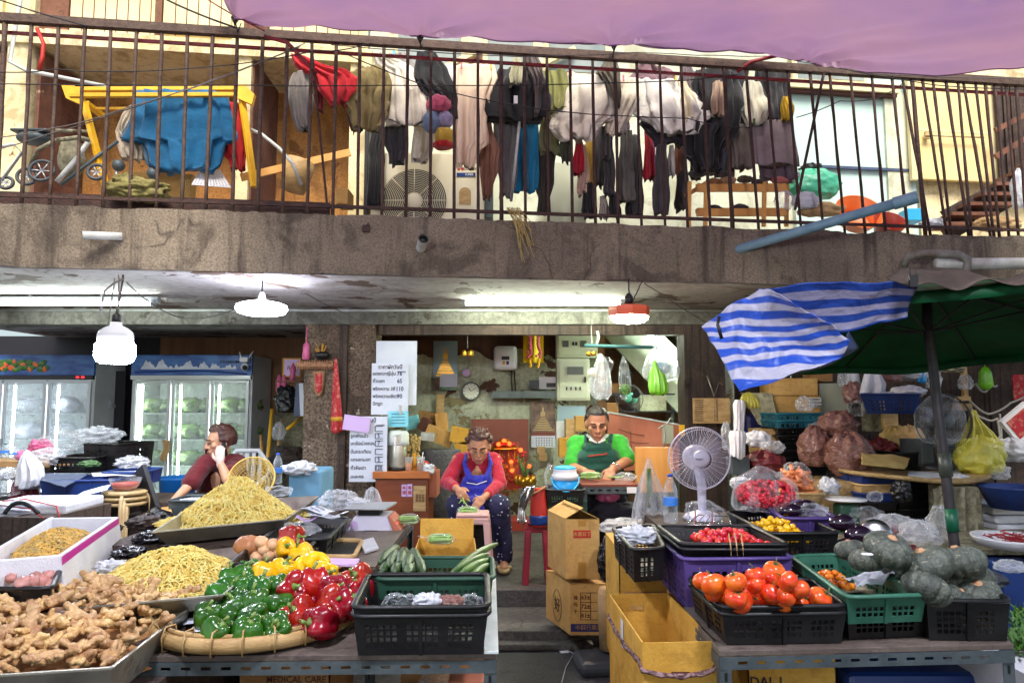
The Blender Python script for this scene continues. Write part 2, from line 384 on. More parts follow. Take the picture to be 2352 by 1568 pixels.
S['ginger']=dict(c=(150,98,50),c2=(220,184,128),c3=(240,216,170),s=26,rough=.5,bump=.45,bs=110,det=8,contrast=.4,pos=.47,rand=.2,hue=.008,spec=.5)
S['pgreen']=dict(c=(24,76,12),c2=(58,120,24),c3=(96,140,30),s=7,rough=.27,coat=.22,rand=.28,hue=.012);S['pyellow']=dict(c=(246,186,8),c2=(250,200,20),s=8,rough=.27,coat=.2,rand=.06,hue=.008)
S['pred']=dict(c=(134,8,12),c2=(182,18,14),c3=(204,52,18),s=6,rough=.25,coat=.25,rand=.2,hue=.01);S['stem']=dict(c=(96,130,52),c2=(142,160,84),s=30,rough=.5)
S['tomato']=dict(c=(222,60,18),c2=(236,116,34),c3=(206,42,22),s=14,rough=.28,coat=.2,rand=.14,hue=.009);S['calyx']=dict(c=(88,94,48),rough=.7)
S['cherryr']=dict(c=(204,24,30),c2=(222,44,40),s=20,rough=.2,coat=.5,rand=.2,hue=.01);S['cherryy']=dict(c=(236,172,10),c2=(244,196,30),s=20,rough=.2,coat=.5,rand=.12,hue=.012)
S['cherryo']=dict(c=(220,110,22),c2=(232,132,36),s=20,rough=.2,coat=.5,rand=.15,hue=.012)
S['pumpkin']=dict(c=(44,54,44),c2=(86,96,80),c3=(122,126,106),s=24,rough=.55,bump=.35,bs=70,det=8,rand=.2);S['pumpscar']=dict(c=(186,142,104),rough=.8)
S['eggplant']=dict(c=(34,18,36),rough=.12,coat=.7);S['cuke']=dict(c=(30,52,26),c2=(72,98,54),s=12,rough=.35,bump=.2,bs=40,stretch=(6,6,.6),rand=.15)
S['longcuke']=dict(c=(44,82,30),c2=(104,138,66),s=10,rough=.4,bump=.2,bs=40,rand=.2);S['squash']=dict(c=(178,116,74),c2=(204,144,98),s=9,rough=.5,bump=.3,bs=30)
S['onion']=dict(c=(230,176,128),c2=(240,196,150),s=12,rough=.4);S['shallot']=dict(c=(178,116,106),c2=(206,152,140),s=12,rough=.4,rand=.2)
S['banana']=dict(c=(188,182,76),c2=(150,152,60),s=9,rough=.5);S['bean']=dict(c=(134,178,90),c2=(176,208,128),s=20,rough=.5)
S['carrot']=dict(c=(226,124,66),c2=(236,150,96),s=15,rough=.5);S['chili']=dict(c=(140,24,34),c2=(170,40,44),s=15,rough=.4)
S['leaf']=dict(c=(62,104,40),c2=(96,140,60),s=10,rough=.6);S['cabbage']=dict(c=(58,74,50),c2=(128,150,92),c3=(206,214,186),s=7,rough=.5,bump=.8,bs=18,stretch=(1,1,3),rough2=.25)
S['bag']=film((240,244,250),.2,.12);S['bagclear']=film((240,246,250),.02,.08);S['bagwhite']=dict(c=(226,228,232),c2=(206,210,218),s=9,rough=.4,bump=.8,bs=26,tl=.2)
S['bagyellow']=film((214,208,84),.8);S['baggreen']=film((116,190,40),.85);S['bagteal']=dict(c=(72,178,140),c2=(96,200,160),s=9,rough=.35,bump=.8,bs=22)
S['bagblack']=dict(c=(18,18,22),rough=.22,bump=1.0,bs=34);S['bagpink']=dict(c=(206,96,140),rough=.4,bump=.6,bs=30);S['bagbrown']=film((150,104,96),.8)
S['shallotbag']=dict(c=(92,52,48),c2=(164,120,106),c3=(214,190,186),s=44,rough=.18,coat=.5,bump=1.0,bs=46,det=7,stretch=(1,1,2.6),contrast=.1)
S['redbag']=dict(c=(92,20,26),c2=(124,38,40),s=12,rough=.3,bump=.9,bs=26);S['burlap']=dict(c=(176,142,96),c2=(196,164,116),s=8,rough=.9,bump=.5,bs=90)
S['burlapy']=dict(c=(170,144,84),c2=(192,166,104),s=8,rough=.9,bump=.5,bs=90);S['sackgrey']=dict(c=(130,124,98),c2=(176,170,142),c3=(92,84,64),s=7,rough=.9,bump=.8,bs=30)
S['skin']=dict(c=(176,122,90),c2=(190,136,102),s=12,rough=.5,sss=.08,bump=.08,bs=90);S['skin2']=dict(c=(196,144,110),c2=(208,158,124),s=12,rough=.5,sss=.08)
S['hair']=dict(c=(28,22,20),c2=(48,38,34),s=40,rough=.5,bump=.8,bs=60,stretch=(1,1,.2));S['hairbrown']=dict(c=(58,30,24),c2=(84,48,38),s=30,rough=.45,bump=.8,bs=60,stretch=(1,1,.2))
S['lip']=dict(c=(168,102,88),rough=.5);S['eyewhite']=dict(c=(214,206,198),rough=.3)
S['pinkshirt']=cloth((190,22,56),(146,12,40),s=60,contrast=.1);S['apronblue']=cloth((44,50,178));S['dotpants']=None
S['greenshirt']=cloth((56,176,50));S['aprongreen']=cloth((10,78,62));S['redshirt']=cloth((104,6,22));S['collar']=cloth((226,234,226))
S['shorts']=cloth((52,48,60));S['glove']=film((226,226,226),.8)
S['leddisc']=dict(c=(255,255,255),emit=(226,232,255),es=30);S['ledfront']=dict(c=(255,255,255),emit=(240,240,255),es=230);S['led']=dict(c=(255,255,255),emit=(226,232,255),es=80);S['tubelight']=dict(c=(255,255,255),emit=(226,238,232),es=100);S['tubewarm']=dict(c=(255,255,255),emit=(232,244,218),es=150)
S['ledwarm']=dict(c=(255,255,255),emit=(255,232,214),es=100);S['fridgelight']=dict(c=(255,255,255),emit=(226,240,255),es=22);S['fridgelightg']=dict(c=(255,255,255),emit=(232,255,238),es=20)
S['redlamp']=dict(c=(220,40,20),emit=(255,60,20),es=6);S['goldlamp']=dict(c=(240,180,60),emit=(255,150,40),es=3);S['ledred']=dict(c=(200,20,30),emit=(255,30,40),es=4)
S['fridgewhite']=dict(c=(196,200,198),c2=(180,184,182),s=4,rough=.4);S['alu']=dict(c=(176,182,186),rough=.35,metal=.6);S['fridgein']=dict(c=(222,230,226),rough=.4)
S['glass']=dict(c=(226,236,238),rough=.04,alpha=.16,spec=.8);S['bluehead']=dict(c=(26,66,136),c2=(74,124,186),s=3,rough=.35,stretch=(1,1,3))
S['bluedark']=dict(c=(24,56,120),rough=.4);S['darkpanel']=dict(c=(22,22,30),rough=.4);S['navy']=dict(c=(20,26,74),c2=(32,40,100),s=6,rough=.5,bump=.4,bs=20)
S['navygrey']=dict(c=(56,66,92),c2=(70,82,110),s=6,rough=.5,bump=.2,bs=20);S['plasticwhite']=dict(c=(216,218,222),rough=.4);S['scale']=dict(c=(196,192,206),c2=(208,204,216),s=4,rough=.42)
S['scaletop']=dict(c=(172,174,176),rough=.4,metal=.4);S['bluejug']=dict(c=(28,150,216),rough=.35);S['bluelid']=dict(c=(60,184,232),rough=.35);S['bluetub']=dict(c=(24,104,178),rough=.4)
S['yellow']=dict(c=(226,166,20),c2=(240,184,36),s=8,rough=.45);S['orangetub']=dict(c=(226,112,50),c2=(236,130,66),s=4,rough=.4);S['redtub']=dict(c=(170,66,52),rough=.4)
S['redstool']=dict(c=(142,28,48),rough=.4);S['pinkstool']=dict(c=(206,164,156),rough=.5);S['orangelamp']=dict(c=(226,96,60),rough=.4);S['greentr']=dict(c=(24,96,66),rough=.4)
S['umbgreen']=dict(c=(10,92,52),c2=(16,112,64),s=3,rough=.6,bump=.2,bs=60,tl=.5);S['umbpole']=dict(c=(34,30,34),c2=(52,48,50),s=20,rough=.5);S['dirtycloth']=dict(c=(58,50,42),c2=(88,76,66),s=5,rough=.85,bump=.5,bs=30)
S['gold']=dict(c=(206,154,50),rough=.3,metal=.8);S['redflag']=dict(c=(176,32,44),c2=(196,120,100),s=30,rough=.7,contrast=.8,pos=.56);S['goldfringe']=dict(c=(206,148,44),rough=.7)
S['carved']=dict(c=(132,86,56),c2=(176,130,92),s=40,rough=.6,bump=1.0,bs=60);S['meter']=dict(c=(184,188,164),c2=(170,174,150),s=3,rough=.5);S['meterdark']=dict(c=(66,70,62),rough=.4)
S['yellowcloth']=dict(c=(236,208,20),rough=.7);S['flower']=dict(c=(226,100,130),rough=.6);S['cloface']=dict(c=(222,226,206),rough=.5);S['calpic']=dict(c=(40,38,50),c2=(150,120,96),s=12,rough=.6,contrast=.3)
S['calsky']=dict(c=(150,176,186),rough=.6);S['brownboard']=dict(c=(112,54,40),c2=(126,64,48),s=4,rough=.6);S['pinkboard']=dict(c=(172,96,70),c2=(190,112,84),s=5,rough=.7,stretch=(1,1,.4))
S['wickergrey']=dict(c=(74,74,78),c2=(98,98,100),s=30,rough=.6,bump=1.0,bs=70);S['cyancard']=dict(c=(112,206,222),c2=(150,222,230),s=12,rough=.6);S['pinkpaper']=dict(c=(208,178,222),rough=.7)
S['soffit']=dict(c=(150,162,146),c2=(186,196,178),s=4,rough=.7);S['fanteal']=dict(c=(70,178,150),rough=.4);S['fanwhite']=dict(c=(214,210,228),rough=.35);S['fanblade']=dict(c=(196,196,226),rough=.2,alpha=.05)
S['mattnet']=dict(c=(62,66,70),rough=.5);S['watertint']=dict(c=(220,232,240),rough=.05,alpha=.12);S['bluecap']=dict(c=(40,90,200),rough=.4);S['label']=dict(c=(60,130,220),rough=.5)
S['teal']=dict(c=(52,96,98),rough=.5);S['bluemach']=dict(c=(96,150,186),c2=(116,168,198),s=6,rough=.5);S['rope']=dict(c=(70,36,40),c2=(150,120,120),s=60,rough=.7,contrast=.8)
S['orangedrink']=dict(c=(226,140,40),rough=.2);S['glassclear']=dict(c=(226,230,230),rough=.05,alpha=.3)
S['stool']=dict(c=(176,148,100),c2=(196,170,122),s=9,rough=.4);S['pumpflesh']=dict(c=(220,140,60),rough=.6);S['greenmesh']=dict(c=(46,80,44),c2=(84,120,70),s=30,rough=.6,bump=1.,bs=50)
S['doorcream']=dict(c=(226,198,130),c2=(238,214,152),c3=(190,150,90),s=3,rough=.7,det=8,contrast=.2)
S['acwhite']=dict(c=(226,214,178),c2=(236,226,196),s=3,rough=.5)
def _dots(name):
 m=mat(name,(34,34,66),rough=.88,bump=.3,bs=40);N=m.node_tree.nodes;L=m.node_tree.links;b=N['Principled BSDF']
 tc=N.new('ShaderNodeTexCoord');vo=N.new('ShaderNodeTexVoronoi');vo.inputs['Scale'].default_value=22;L.new(tc.outputs['Object'],vo.inputs['Vector'])
 g=N.new('ShaderNodeMath');g.operation='LESS_THAN';g.inputs[1].default_value=.17;L.new(vo.outputs['Distance'],g.inputs[0])
 mx=N.new('ShaderNodeMix');mx.data_type='RGBA';mx.inputs[6].default_value=lin((34,34,66));mx.inputs[7].default_value=lin((214,214,230));L.new(g.outputs[0],mx.inputs[0])
 L.new(mx.outputs[2],b.inputs['Base Color']);return m
S['dotpants']=_dots
S['tarp']=lambda n:stripes(n,(196,196,214),(34,88,200),7,.28,tl=.3,bump=1.)
S['tarp_shaded']=lambda n:stripes(n,(44,76,158),(160,158,184),3.2,.28,tl=.3,bump=1.)  # same tarp, with shade put into its duller stripe colours
S['redstripe']=lambda n:stripes(n,(110,28,44),(214,196,190),9,.5,vert=True,duty=.7)
S['toweltan']=lambda n:stripes(n,(232,206,176),(156,104,78),14,.9,duty=.07)
def layered(name,base,light,dark,chip=None,grain=40,gst=.5,s1=1.6,drip=(7,7,.9),dripc=.5,chips=.6,cs=2.2,rough=.9,bump=.8,crack=0.,seed=0.,stn=.5):
 """weathered plaster or concrete: grained base, broad stains, downward drip streaks, peeled patches with hard edges, cracks"""
 m=bpy.data.materials.new(name);m.use_nodes=True;N=m.node_tree.nodes;L=m.node_tree.links;b=N['Principled BSDF'];b.inputs['Roughness'].default_value=rough
 tc=N.new('ShaderNodeTexCoord')
 def noise(scale,st=(1,1,1),det=8,off=0.,dist=0.):
  mp=N.new('ShaderNodeMapping');mp.inputs['Scale'].default_value=st;mp.inputs['Location'].default_value=(off+seed,off*2,off);L.new(tc.outputs['Object'],mp.inputs[0])
  n=N.new('ShaderNodeTexNoise');n.inputs['Scale'].default_value=scale;n.inputs['Detail'].default_value=det;n.inputs['Roughness'].default_value=.62;n.inputs['Distortion'].default_value=dist;L.new(mp.outputs[0],n.inputs['Vector']);return n.outputs[0]
 def step(f,a,c):r=N.new('ShaderNodeMapRange');r.inputs[1].default_value=a;r.inputs[2].default_value=c;L.new(f,r.inputs[0]);return r.outputs[0]
 def mix(f,a,c,k=1.):
  x=N.new('ShaderNodeMix');x.data_type='RGBA'
  if k!=1:q=N.new('ShaderNodeMath');q.operation='MULTIPLY';q.inputs[1].default_value=k;L.new(f,q.inputs[0]);f=q.outputs[0]
  L.new(f,x.inputs[0])
  for s_,v in((6,a),(7,c)):
   if isinstance(v,tuple):x.inputs[s_].default_value=lin(v)
   else:L.new(v,x.inputs[s_])
  return x.outputs[2]
 g=noise(grain,det=6);col=mix(step(noise(s1,off=3),.38,.62),base,light);col=mix(step(g,.42,.62),col,dark,gst)
 col=mix(step(noise(s1*2.6,off=9,dist=.8),.52,.62),col,dark,stn);col=mix(step(noise(1.,drip,5,5),.52,.66),col,dark,dripc)
 h=g
 if chip:
  ch=step(noise(cs,det=12,off=14,dist=.5),chips,chips+.012);col=mix(ch,col,chip);ad=N.new('ShaderNodeMath');ad.operation='MULTIPLY_ADD';L.new(ch,ad.inputs[0]);ad.inputs[1].default_value=-.8;L.new(g,ad.inputs[2]);h=ad.outputs[0]
 if crack:
  mp=N.new('ShaderNodeMapping');L.new(tc.outputs['Object'],mp.inputs[0]);ds=N.new('ShaderNodeTexNoise');ds.inputs['Scale'].default_value=3;L.new(tc.outputs['Object'],ds.inputs['Vector']);mv=N.new('ShaderNodeVectorMath');mv.operation='MULTIPLY_ADD';L.new(ds.outputs['Color'],mv.inputs[0]);mv.inputs[1].default_value=(.6,.6,.6);L.new(tc.outputs['Object'],mv.inputs[2])
  v=N.new('ShaderNodeTexVoronoi');v.feature='DISTANCE_TO_EDGE';v.inputs['Scale'].default_value=crack;L.new(mv.outputs[0],v.inputs['Vector']);cr=step(v.outputs['Distance'],.007,.001);q=N.new('ShaderNodeMath');q.operation='MULTIPLY';L.new(cr,q.inputs[0]);L.new(step(noise(1.1,off=21),.5,.56),q.inputs[1]);col=mix(q.outputs[0],col,tuple(int(x*.5)for x in dark),.6)
 L.new(col,b.inputs['Base Color']);bp=N.new('ShaderNodeBump');bp.inputs['Strength'].default_value=bump;bp.inputs['Distance'].default_value=.012;L.new(h,bp.inputs['Height']);L.new(bp.outputs[0],b.inputs['Normal']);return m
S['slab']=lambda n:layered(n,(122,109,94),(154,140,120),(52,42,35),(164,150,128),grain=85,gst=.5,s1=1.1,drip=(9,9,.8),dripc=.7,chips=.69,cs=2.6,crack=.6,bump=1.,stn=.55)
S['ceil']=lambda n:layered(n,(164,158,154),(190,186,182),(104,86,72),(92,70,56),grain=16,gst=.25,s1=.9,drip=(2,5,1),dripc=.35,chips=.56,cs=1.7,crack=.8,bump=.7,stn=.5)
S['peel']=lambda n:layered(n,(176,182,154),(208,212,184),(112,108,84),(84,58,44),grain=30,gst=.35,s1=2.2,dripc=.4,chips=.555,cs=2.6,crack=1.2,seed=3)
S['pale']=lambda n:layered(n,(178,186,162),(206,210,186),(128,120,92),(146,134,96),grain=26,gst=.3,s1=2,dripc=.35,chips=.57,cs=4,seed=5)
S['beam']=lambda n:layered(n,(116,114,106),(146,144,134),(66,62,54),(86,80,70),grain=30,gst=.4,s1=2,dripc=.5,chips=.6,cs=5)
S['column']=lambda n:layered(n,(112,94,76),(140,122,100),(50,39,30),(190,176,156),grain=48,gst=.8,s1=2,dripc=.4,chips=.65,cs=14)
S['ochre']=lambda n:layered(n,(168,112,52),(196,140,74),(104,66,36),(132,86,42),grain=60,gst=.5,s1=1.3,dripc=.5,chips=.6,cs=5,bump=.4)
S['creamdirty']=lambda n:layered(n,(226,208,156),(240,226,182),(150,116,76),(128,86,54),grain=40,gst=.15,s1=2,dripc=.4,chips=.69,cs=7,bump=.3)
S['offwhite']=lambda n:layered(n,(196,200,174),(216,218,194),(150,144,112),None,grain=20,gst=.15,s1=1.3,dripc=.35,bump=.2)
S['sackgrey']=lambda n:layered(n,(148,142,114),(180,174,146),(74,68,52),(96,86,62),grain=30,gst=.5,s1=3,dripc=.6,chips=.6,cs=6)
S['brownpanel']=lambda n:layered(n,(112,70,52),(134,92,70),(66,38,28),(160,128,100),grain=30,gst=.2,s1=2,drip=(12,12,.5),dripc=.6,chips=.7,cs=6,bump=.3)
S['darkwood']=lambda n:layered(n,(62,48,40),(88,70,58),(26,20,18),(110,94,78),grain=40,gst=.4,s1=1.5,drip=(26,26,.8),dripc=.9,chips=.7,cs=6,bump=.6,rough=.8)
S['floor']=lambda n:layered(n,(76,72,68),(108,104,97),(36,34,34),(122,116,106),grain=40,gst=.5,s1=1.6,drip=(2,2,2),dripc=.5,chips=.69,cs=6,crack=.6,rough=.6)
S['street']=lambda n:layered(n,(58,57,58),(84,83,84),(28,28,30),(104,100,96),grain=50,gst=.5,s1=1.2,drip=(2,2,2),dripc=.4,chips=.7,cs=7,crack=.5,rough=.55)
S['card']=lambda n:layered(n,(196,150,82),(212,170,98),(140,98,52),None,grain=70,gst=.15,s1=4,drip=(3,3,40),dripc=.12,bump=.25,rough=.8,stn=.3)
S['cardyellow']=lambda n:layered(n,(206,154,54),(222,174,74),(146,98,34),None,grain=70,gst=.12,s1=4,drip=(3,3,40),dripc=.12,bump=.25,rough=.78,stn=.35)
S['cardbrown']=lambda n:layered(n,(158,114,68),(178,134,86),(104,72,42),None,grain=70,gst=.15,s1=4,drip=(3,3,40),dripc=.12,bump=.25,rough=.85,stn=.35)
S['tabletop']=lambda n:layered(n,(92,80,72),(118,106,96),(48,40,36),(134,124,114),grain=60,gst=.3,s1=3,drip=(3,30,3),dripc=.3,chips=.68,cs=9,bump=.3,rough=.55)
S['pumpkin']=lambda n:layered(n,(72,80,70),(104,110,96),(36,42,38),(150,148,126),grain=90,gst=.6,s1=9,drip=(20,20,8),dripc=.5,chips=.64,cs=34,bump=.5,rough=.5)
S['tubestair']=dict(c=(255,255,255),emit=(232,248,226),es=330)
S['glovedskin']=dict(c=(222,196,182),rough=.4)
Z1,Z2,Y1,Y2=.095,.21,4.58,5.12
mb=MB();mb.sheet(lambda u,v:(-40+80*u,-40+80*v,0),4,4);struct('street',mb,'street')
mb=MB();mb.box((0,(Y1+Y2)/2,Z1/2+.002),(12,Y2-Y1-.004,Z1));mb.box((-.3,Y1-.03,.022),(1.6,.1,.04));struct('step',mb,'floor',.008)
mb=MB();mb.box((0,(Y2+10)/2,Z2/2+.002),(12,10-Y2,Z2));struct('raised_floor',mb,'floor',.008)
hall=root('market_hall',(0,6.6,0),'old concrete market hall with grimy columns and stained slab ceiling over the stalls','building')
ZC,ZT=2.38,2.79
def slabY(x):return SLA+SLB*x
mb=MB()
def slabfront(u,v):
 x=-6+12*u;z=ZC+(ZT-ZC)*v
 n=mnoise.fractal(Vector((x*2.1,0,z*2.1)),.9,2.1,5);edge=mnoise.noise(Vector((x*3.7,9,0)))
 zz=z+(edge*.022+.01*mnoise.noise(Vector((x*17,3,0))))*(1 if v>.93 else 0)+(.012*mnoise.noise(Vector((x*6,5,0)))if v<.05 else 0)
 return(x,slabY(x)-.012-.014*n,zz)
mb.sheet(slabfront,420,16)
wpart(hall,'slab_edge',mb,'slab')
mb=MB();mb.hexa([(-6,slabY(-6)+.03,ZC),(6,slabY(6)+.03,ZC),(6,9.6,ZC),(-6,9.6,ZC)],[(-6,slabY(-6)+.03,ZT-.03),(6,slabY(6)+.03,ZT-.03),(6,9.6,ZT-.03),(-6,9.6,ZT-.03)])
wpart(hall,'ceiling',mb,'ceil')
mb=MB();BY=6.6
mb.box((0,BY,2.31),(12,.24,.15));wpart(hall,'beam',mb,'beam',.01)
mb=MB();mb.box((.33,BY-.03,2.19),(3.1,.1,.09));wpart(hall,'opening_head',mb,'darkwood')
def colm(px0,px1,Y,mt,z1=2.235,d=.3,name='column'):
 x0=P(px0,950,Y).x;x1=P(px1,950,Y).x
 mb=MB()
 def side(k):
  c=[(x0,Y),(x1,Y),(x1,Y+d),(x0,Y+d)];a=c[k];b=c[(k+1)%4]
  return lambda u,v:(a[0]+(b[0]-a[0])*u+.005*mnoise.noise(Vector((u*4+k,v*14,px0))),a[1]+(b[1]-a[1])*u+.006*mnoise.noise(Vector((v*14,u*4,px0+7))),z1*v)
 for k in range(4):mb.sheet(side(k),6,50,smooth=False)
 return wpart(hall,name,mb,mt)
colm(697,777,6.5,'column');colm(797,860,6.5,'column');colm(1575,1668,6.5,'darkwood',name='timber_post')
mb=MB();x0,x1=P(778,900,6.46).x,P(796,900,6.46).x;mb.box(((x0+x1)/2,6.47,1.15),(x1-x0,.05,2.15));wpart(hall,'door_track',mb,'darkwood',.004)
WL,WC,WR=9.3,8.2,6.95
mb=MB();xa=P(365,900,WL).x;xb=P(700,900,WL).x
mb.box((xa-3,WL+.05,1.2),(6,.1,2.4));wpart(hall,'black_wall',mb,'blackwall')
mb=MB();mb.box(((xa+xb)/2+.55,WL+.03,1.9),(xb-xa+1.1,.1,1.0));wpart(hall,'plywood_wall',mb,'plywood')
mb=MB();mb.box(((xa+xb)/2+.55,WL+.05,.7),(xb-xa+1.1,.1,1.4));wpart(hall,'brick_wall',mb,'sackgrey')
mb=MB();xl=P(860,900,WC).x;xr=P(1370,900,WC).x
mb.box(((xl+xr)/2-.2,WC+.05,1.2),(xr-xl+.4,.1,2.4));wpart(hall,'back_wall',mb,'peel')
mb=MB();zb=P(1100,815,WC).z
mb.sheet(lambda u,v:(xl-.4+(xr-xl+.4)*u,WC-.012,(zb+.05*mnoise.fractal(Vector((u*9,0,4)),.8,2,4)*2)*(1-v)+2.38*v),90,2,.008);wpart(hall,'brown_panelling',mb,'brownwall')
mb=MB();x0=P(1100,900,WC).x;mb.sheet(lambda u,v:(P(880,900,WC).x+(xr-.5-P(880,900,WC).x)*u,WC-.01,P(1100,900,WC).z+(.06*mnoise.fractal(Vector((u*7,2,4)),.8,2,4))*2-.9*v),60,3,.006);wpart(hall,'green_paint',mb,'pale')
mb=MB();mb.box((xl-.06,7.4,1.2),(.1,1.7,2.4));wpart(hall,'side_wall',mb,'brownwall')
mb=MB();mb.box((xr+.05,8.75,1.2),(.1,1.1,2.4));mb.box((xr+.8,9.3,1.2),(1.6,.1,2.4));wpart(hall,'alcove_wall',mb,'plywood')
mb=MB();xs=P(1668,900,6.7).x;mb.box((xs+.02,8.0,1.2),(.08,2.7,2.4));wpart(hall,'partition_wall',mb,'pale')
sof=root('stair_soffit',P(1540,900,7.9),'pale green sloping underside of a staircase behind the right opening','staircase')
mb=MB();a=P(1420,735,8.3);b=P(1640,960,7.9);mb.bar(a,b,.05,.5,up=(.7,0,.7));wpart(sof,'soffit_board',mb,'soffit')
mb=MB();a=P(1470,750,7.6);b=P(1590,880,7.6);mb.bar(a,b,.05,.03);lb=wpart(sof,'light_batten',mb,'alu')
mb=MB();mb.tube([a+Vector((.02,-.04,0)),b+Vector((.02,-.04,0))],.014,10);obj('light_tube',mb,'tubestair',lb,sof.location)
pw=root('plank_wall',(3.2,WR,0),'dark weathered vertical planks of the wall behind the right stall','wall')
random.seed(5);x=P(1668,900,WR).x;k=0
while x<6.2:
 w=rnd(.13,.24);mb=MB();mb.box((x+w/2,WR+rnd(0,.04),1.2+rnd(-.01,.01)),(w-.012,.04,2.36),M=Matrix.Rotation(R(rnd(-.6,.6)),4,'Y'));wpart(pw,'plank',mb,'darkwood');x+=w
FO=1.35
house=root('upper_house',(0,SLA+FO,ZT),'cream and ochre upper storey house front behind the balcony railing','building')
def PF(px,py,off=0):return PL(px,py,FO-off)
def frect(mb,x0,y0,x1,y1,off=0.,th=.06,mi=0):
 ym=(y0+y1)/2;xm=(x0+x1)/2
 a=PF(x0,ym,off);b=PF(x1,ym,off);zt=PF(xm,y0,off).z;zb=PF(xm,y1,off).z
 f=[(a.x,a.y,zb),(b.x,b.y,zb),(b.x,b.y+th,zb),(a.x,a.y+th,zb)]
 return mb.hexa(f,[(x,y,zt)for x,y,_ in f],mi)
def fp(name,mt,*rs,off=0.,th=.06,bevel=0):
 mb=MB()
 for r in rs:frect(mb,*r,off=off,th=th)
 return wpart(house,name,mb,mt,bevel)
fp('ochre_wall','ochre',(-400,100,850,560),off=-.6)
fp('upper_wall','cream',(-400,-400,850,100))
fp('middle_wall','offwhite',(850,-400,1815,620))
fp('mint_wall','mint',(1815,60,2100,620));fp('end_wall','creamdirty',(2100,-200,2900,620),off=-.04)
fp('recess_shade','maroon',(60,100,545,186),off=-.56);fp('recess_shade','maroon',(568,100,806,190),off=-.56)  # dark sheets painting the shade under the ledge onto the wall top
fp('ledge','creamdirty',(-100,82,830,116),off=.12,th=.75)
for r in((18,-300,75,520),(541,112,572,520),(802,112,851,520)):fp('pillar','creamdirty',r,off=.09,th=.12)
for r in((76,118,84,560),(573,120,579,560),(-60,118,17,560)):fp('brown_boarding','brownpanel',r,off=.05,th=.62)
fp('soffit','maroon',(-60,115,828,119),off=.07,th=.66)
for r in((82,-300,165,82),(366,-300,378,82),(566,-300,622,82)):fp('brown_boarding','brownpanel',r,off=.03)
for r in((170,-300,362,80),(382,-300,536,80),(626,-300,826,80),(-60,-300,14,80)):
 sh=fp('shutter','cream',r,off=.035)
 mb=MB();x=r[0]+26
 while x<r[2]-8:frect(mb,x,-300,x+2.2,80,off=.038,th=.02);x+=26
 obj('groove',mb,'brownpanel',sh,house.location)
for(x0,y0,x1,y1)in((905,96,1070,165),(1110,96,1235,175),(1250,96,1400,175)):
 wf=fp('window','cream',(x0,y0-200,x1,y1),off=.03);mb=MB();frect(mb,x0+10,y0-190,x1-10,y1-9,off=.036,th=.02);obj('pane',mb,'glassd',wf,house.location)
for a,b in(((975,178),(1100,118)),((1190,178),(1320,112))):mb=MB();mb.bar(PF(*a,.1),PF(*b,.1),.05,.04);wpart(house,'brace',mb,'cream')
fp('door_frame','brownpanel',(1076,112,1106,500),off=.04)
wf=fp('window','creamdirty',(1820,100,1990,196),off=.05);mb=MB();frect(mb,1832,100,1900,184,off=.056,th=.02);frect(mb,1910,100,1984,184,off=.056,th=.02);obj('pane',mb,'glassd',wf,house.location)
fp('sill','cream',(1815,188,2065,206),off=.1,th=.1);fp('soffit_strip','maroon',(1815,207,2060,216),off=.07)
fp('corner_post','offwhite',(2040,215,2092,600),off=.03)
fp('conduit','navygrey',(1880,384,2118,390),off=.04,th=.03)
dr=fp('door','doorcream',(2096,182,2284,414),off=.08,th=.05,bevel=.004)
mb=MB();frect(mb,2090,172,2104,412,off=.1,th=.05);frect(mb,2276,172,2290,412,off=.1,th=.05);frect(mb,2104,300,2276,304,off=.083,th=.01);obj('door_frame',mb,'cream',dr,house.location)
mb=MB();mb.tube([PF(2125,311,.14),PF(2260,316,.14)],.009,8);mb.box(PF(2130,311,.12),(.05,.03,.07));obj('bolt',mb,'stool',dr,house.location)
stw=root('wooden_stair',PL(2330,500,.9),'dark wooden stair climbing to the right at the end of the balcony','staircase')
random.seed(8)
for i,(a,b)in enumerate((((2170,500),(2420,370)),((2170,540),(2420,400)))):mb=MB();mb.bar(PL(*a,.95),PL(*b,.75),.04,.14);wpart(stw,'stringer',mb,'darkwood')
for i in range(7):
 f=i/6;a=PL(2190+200*f,520-135*f,.85);mb=MB();mb.box(a,(.42,.22,.03));wpart(stw,'tread',mb,'brownpanel')
mb=MB()
for i in range(8):frect(mb,2292+i*18,185,2306+i*18,440,off=.15,th=.03)
wpart(stw,'dark_boarding',mb,'darkwood')
for a,b in(((2286,300),(2420,230)),((2286,360),(2420,280))):mb=MB();mb.bar(PL(*a,1.1),PL(*b,1.0),.03,.05);wpart(stw,'handrail',mb,'brownpanel')
rail=root('balcony_railing',PL(1176,490,.05),'long rusty balcony railing of thin vertical bars above the concrete slab','railing')
RO=.04;RZ=4.06
def PLz(px,z,off=0):
 lo,hi=-400,1200
 for _ in range(40):
  m=(lo+hi)/2
  if PL(px,m,off).z>z:lo=m
  else:hi=m
 return PL(px,lo,off)
a=PLz(-140,RZ,RO);b=PLz(2560,RZ,RO)
mb=MB();mb.bar(a,b,.05,.06);wpart(rail,'top_rail',mb,'rustbar',.003)
mb=MB();mb.bar(a+Vector((0,.05,-.075)),b+Vector((0,.05,-.075)),.02,.02);wpart(rail,'inner_rail',mb,'redbar')
mb=MB();mb.bar(PLz(-140,2.86,RO),PLz(2560,2.86,RO),.02,.022);wpart(rail,'bottom_rail',mb,'rustdark')
mb=MB();mb.bar(PLz(-140,2.86,RO+.2),PLz(758,2.86,RO+.2),.05,.15);wpart(rail,'kick_board',mb,'rustdark')
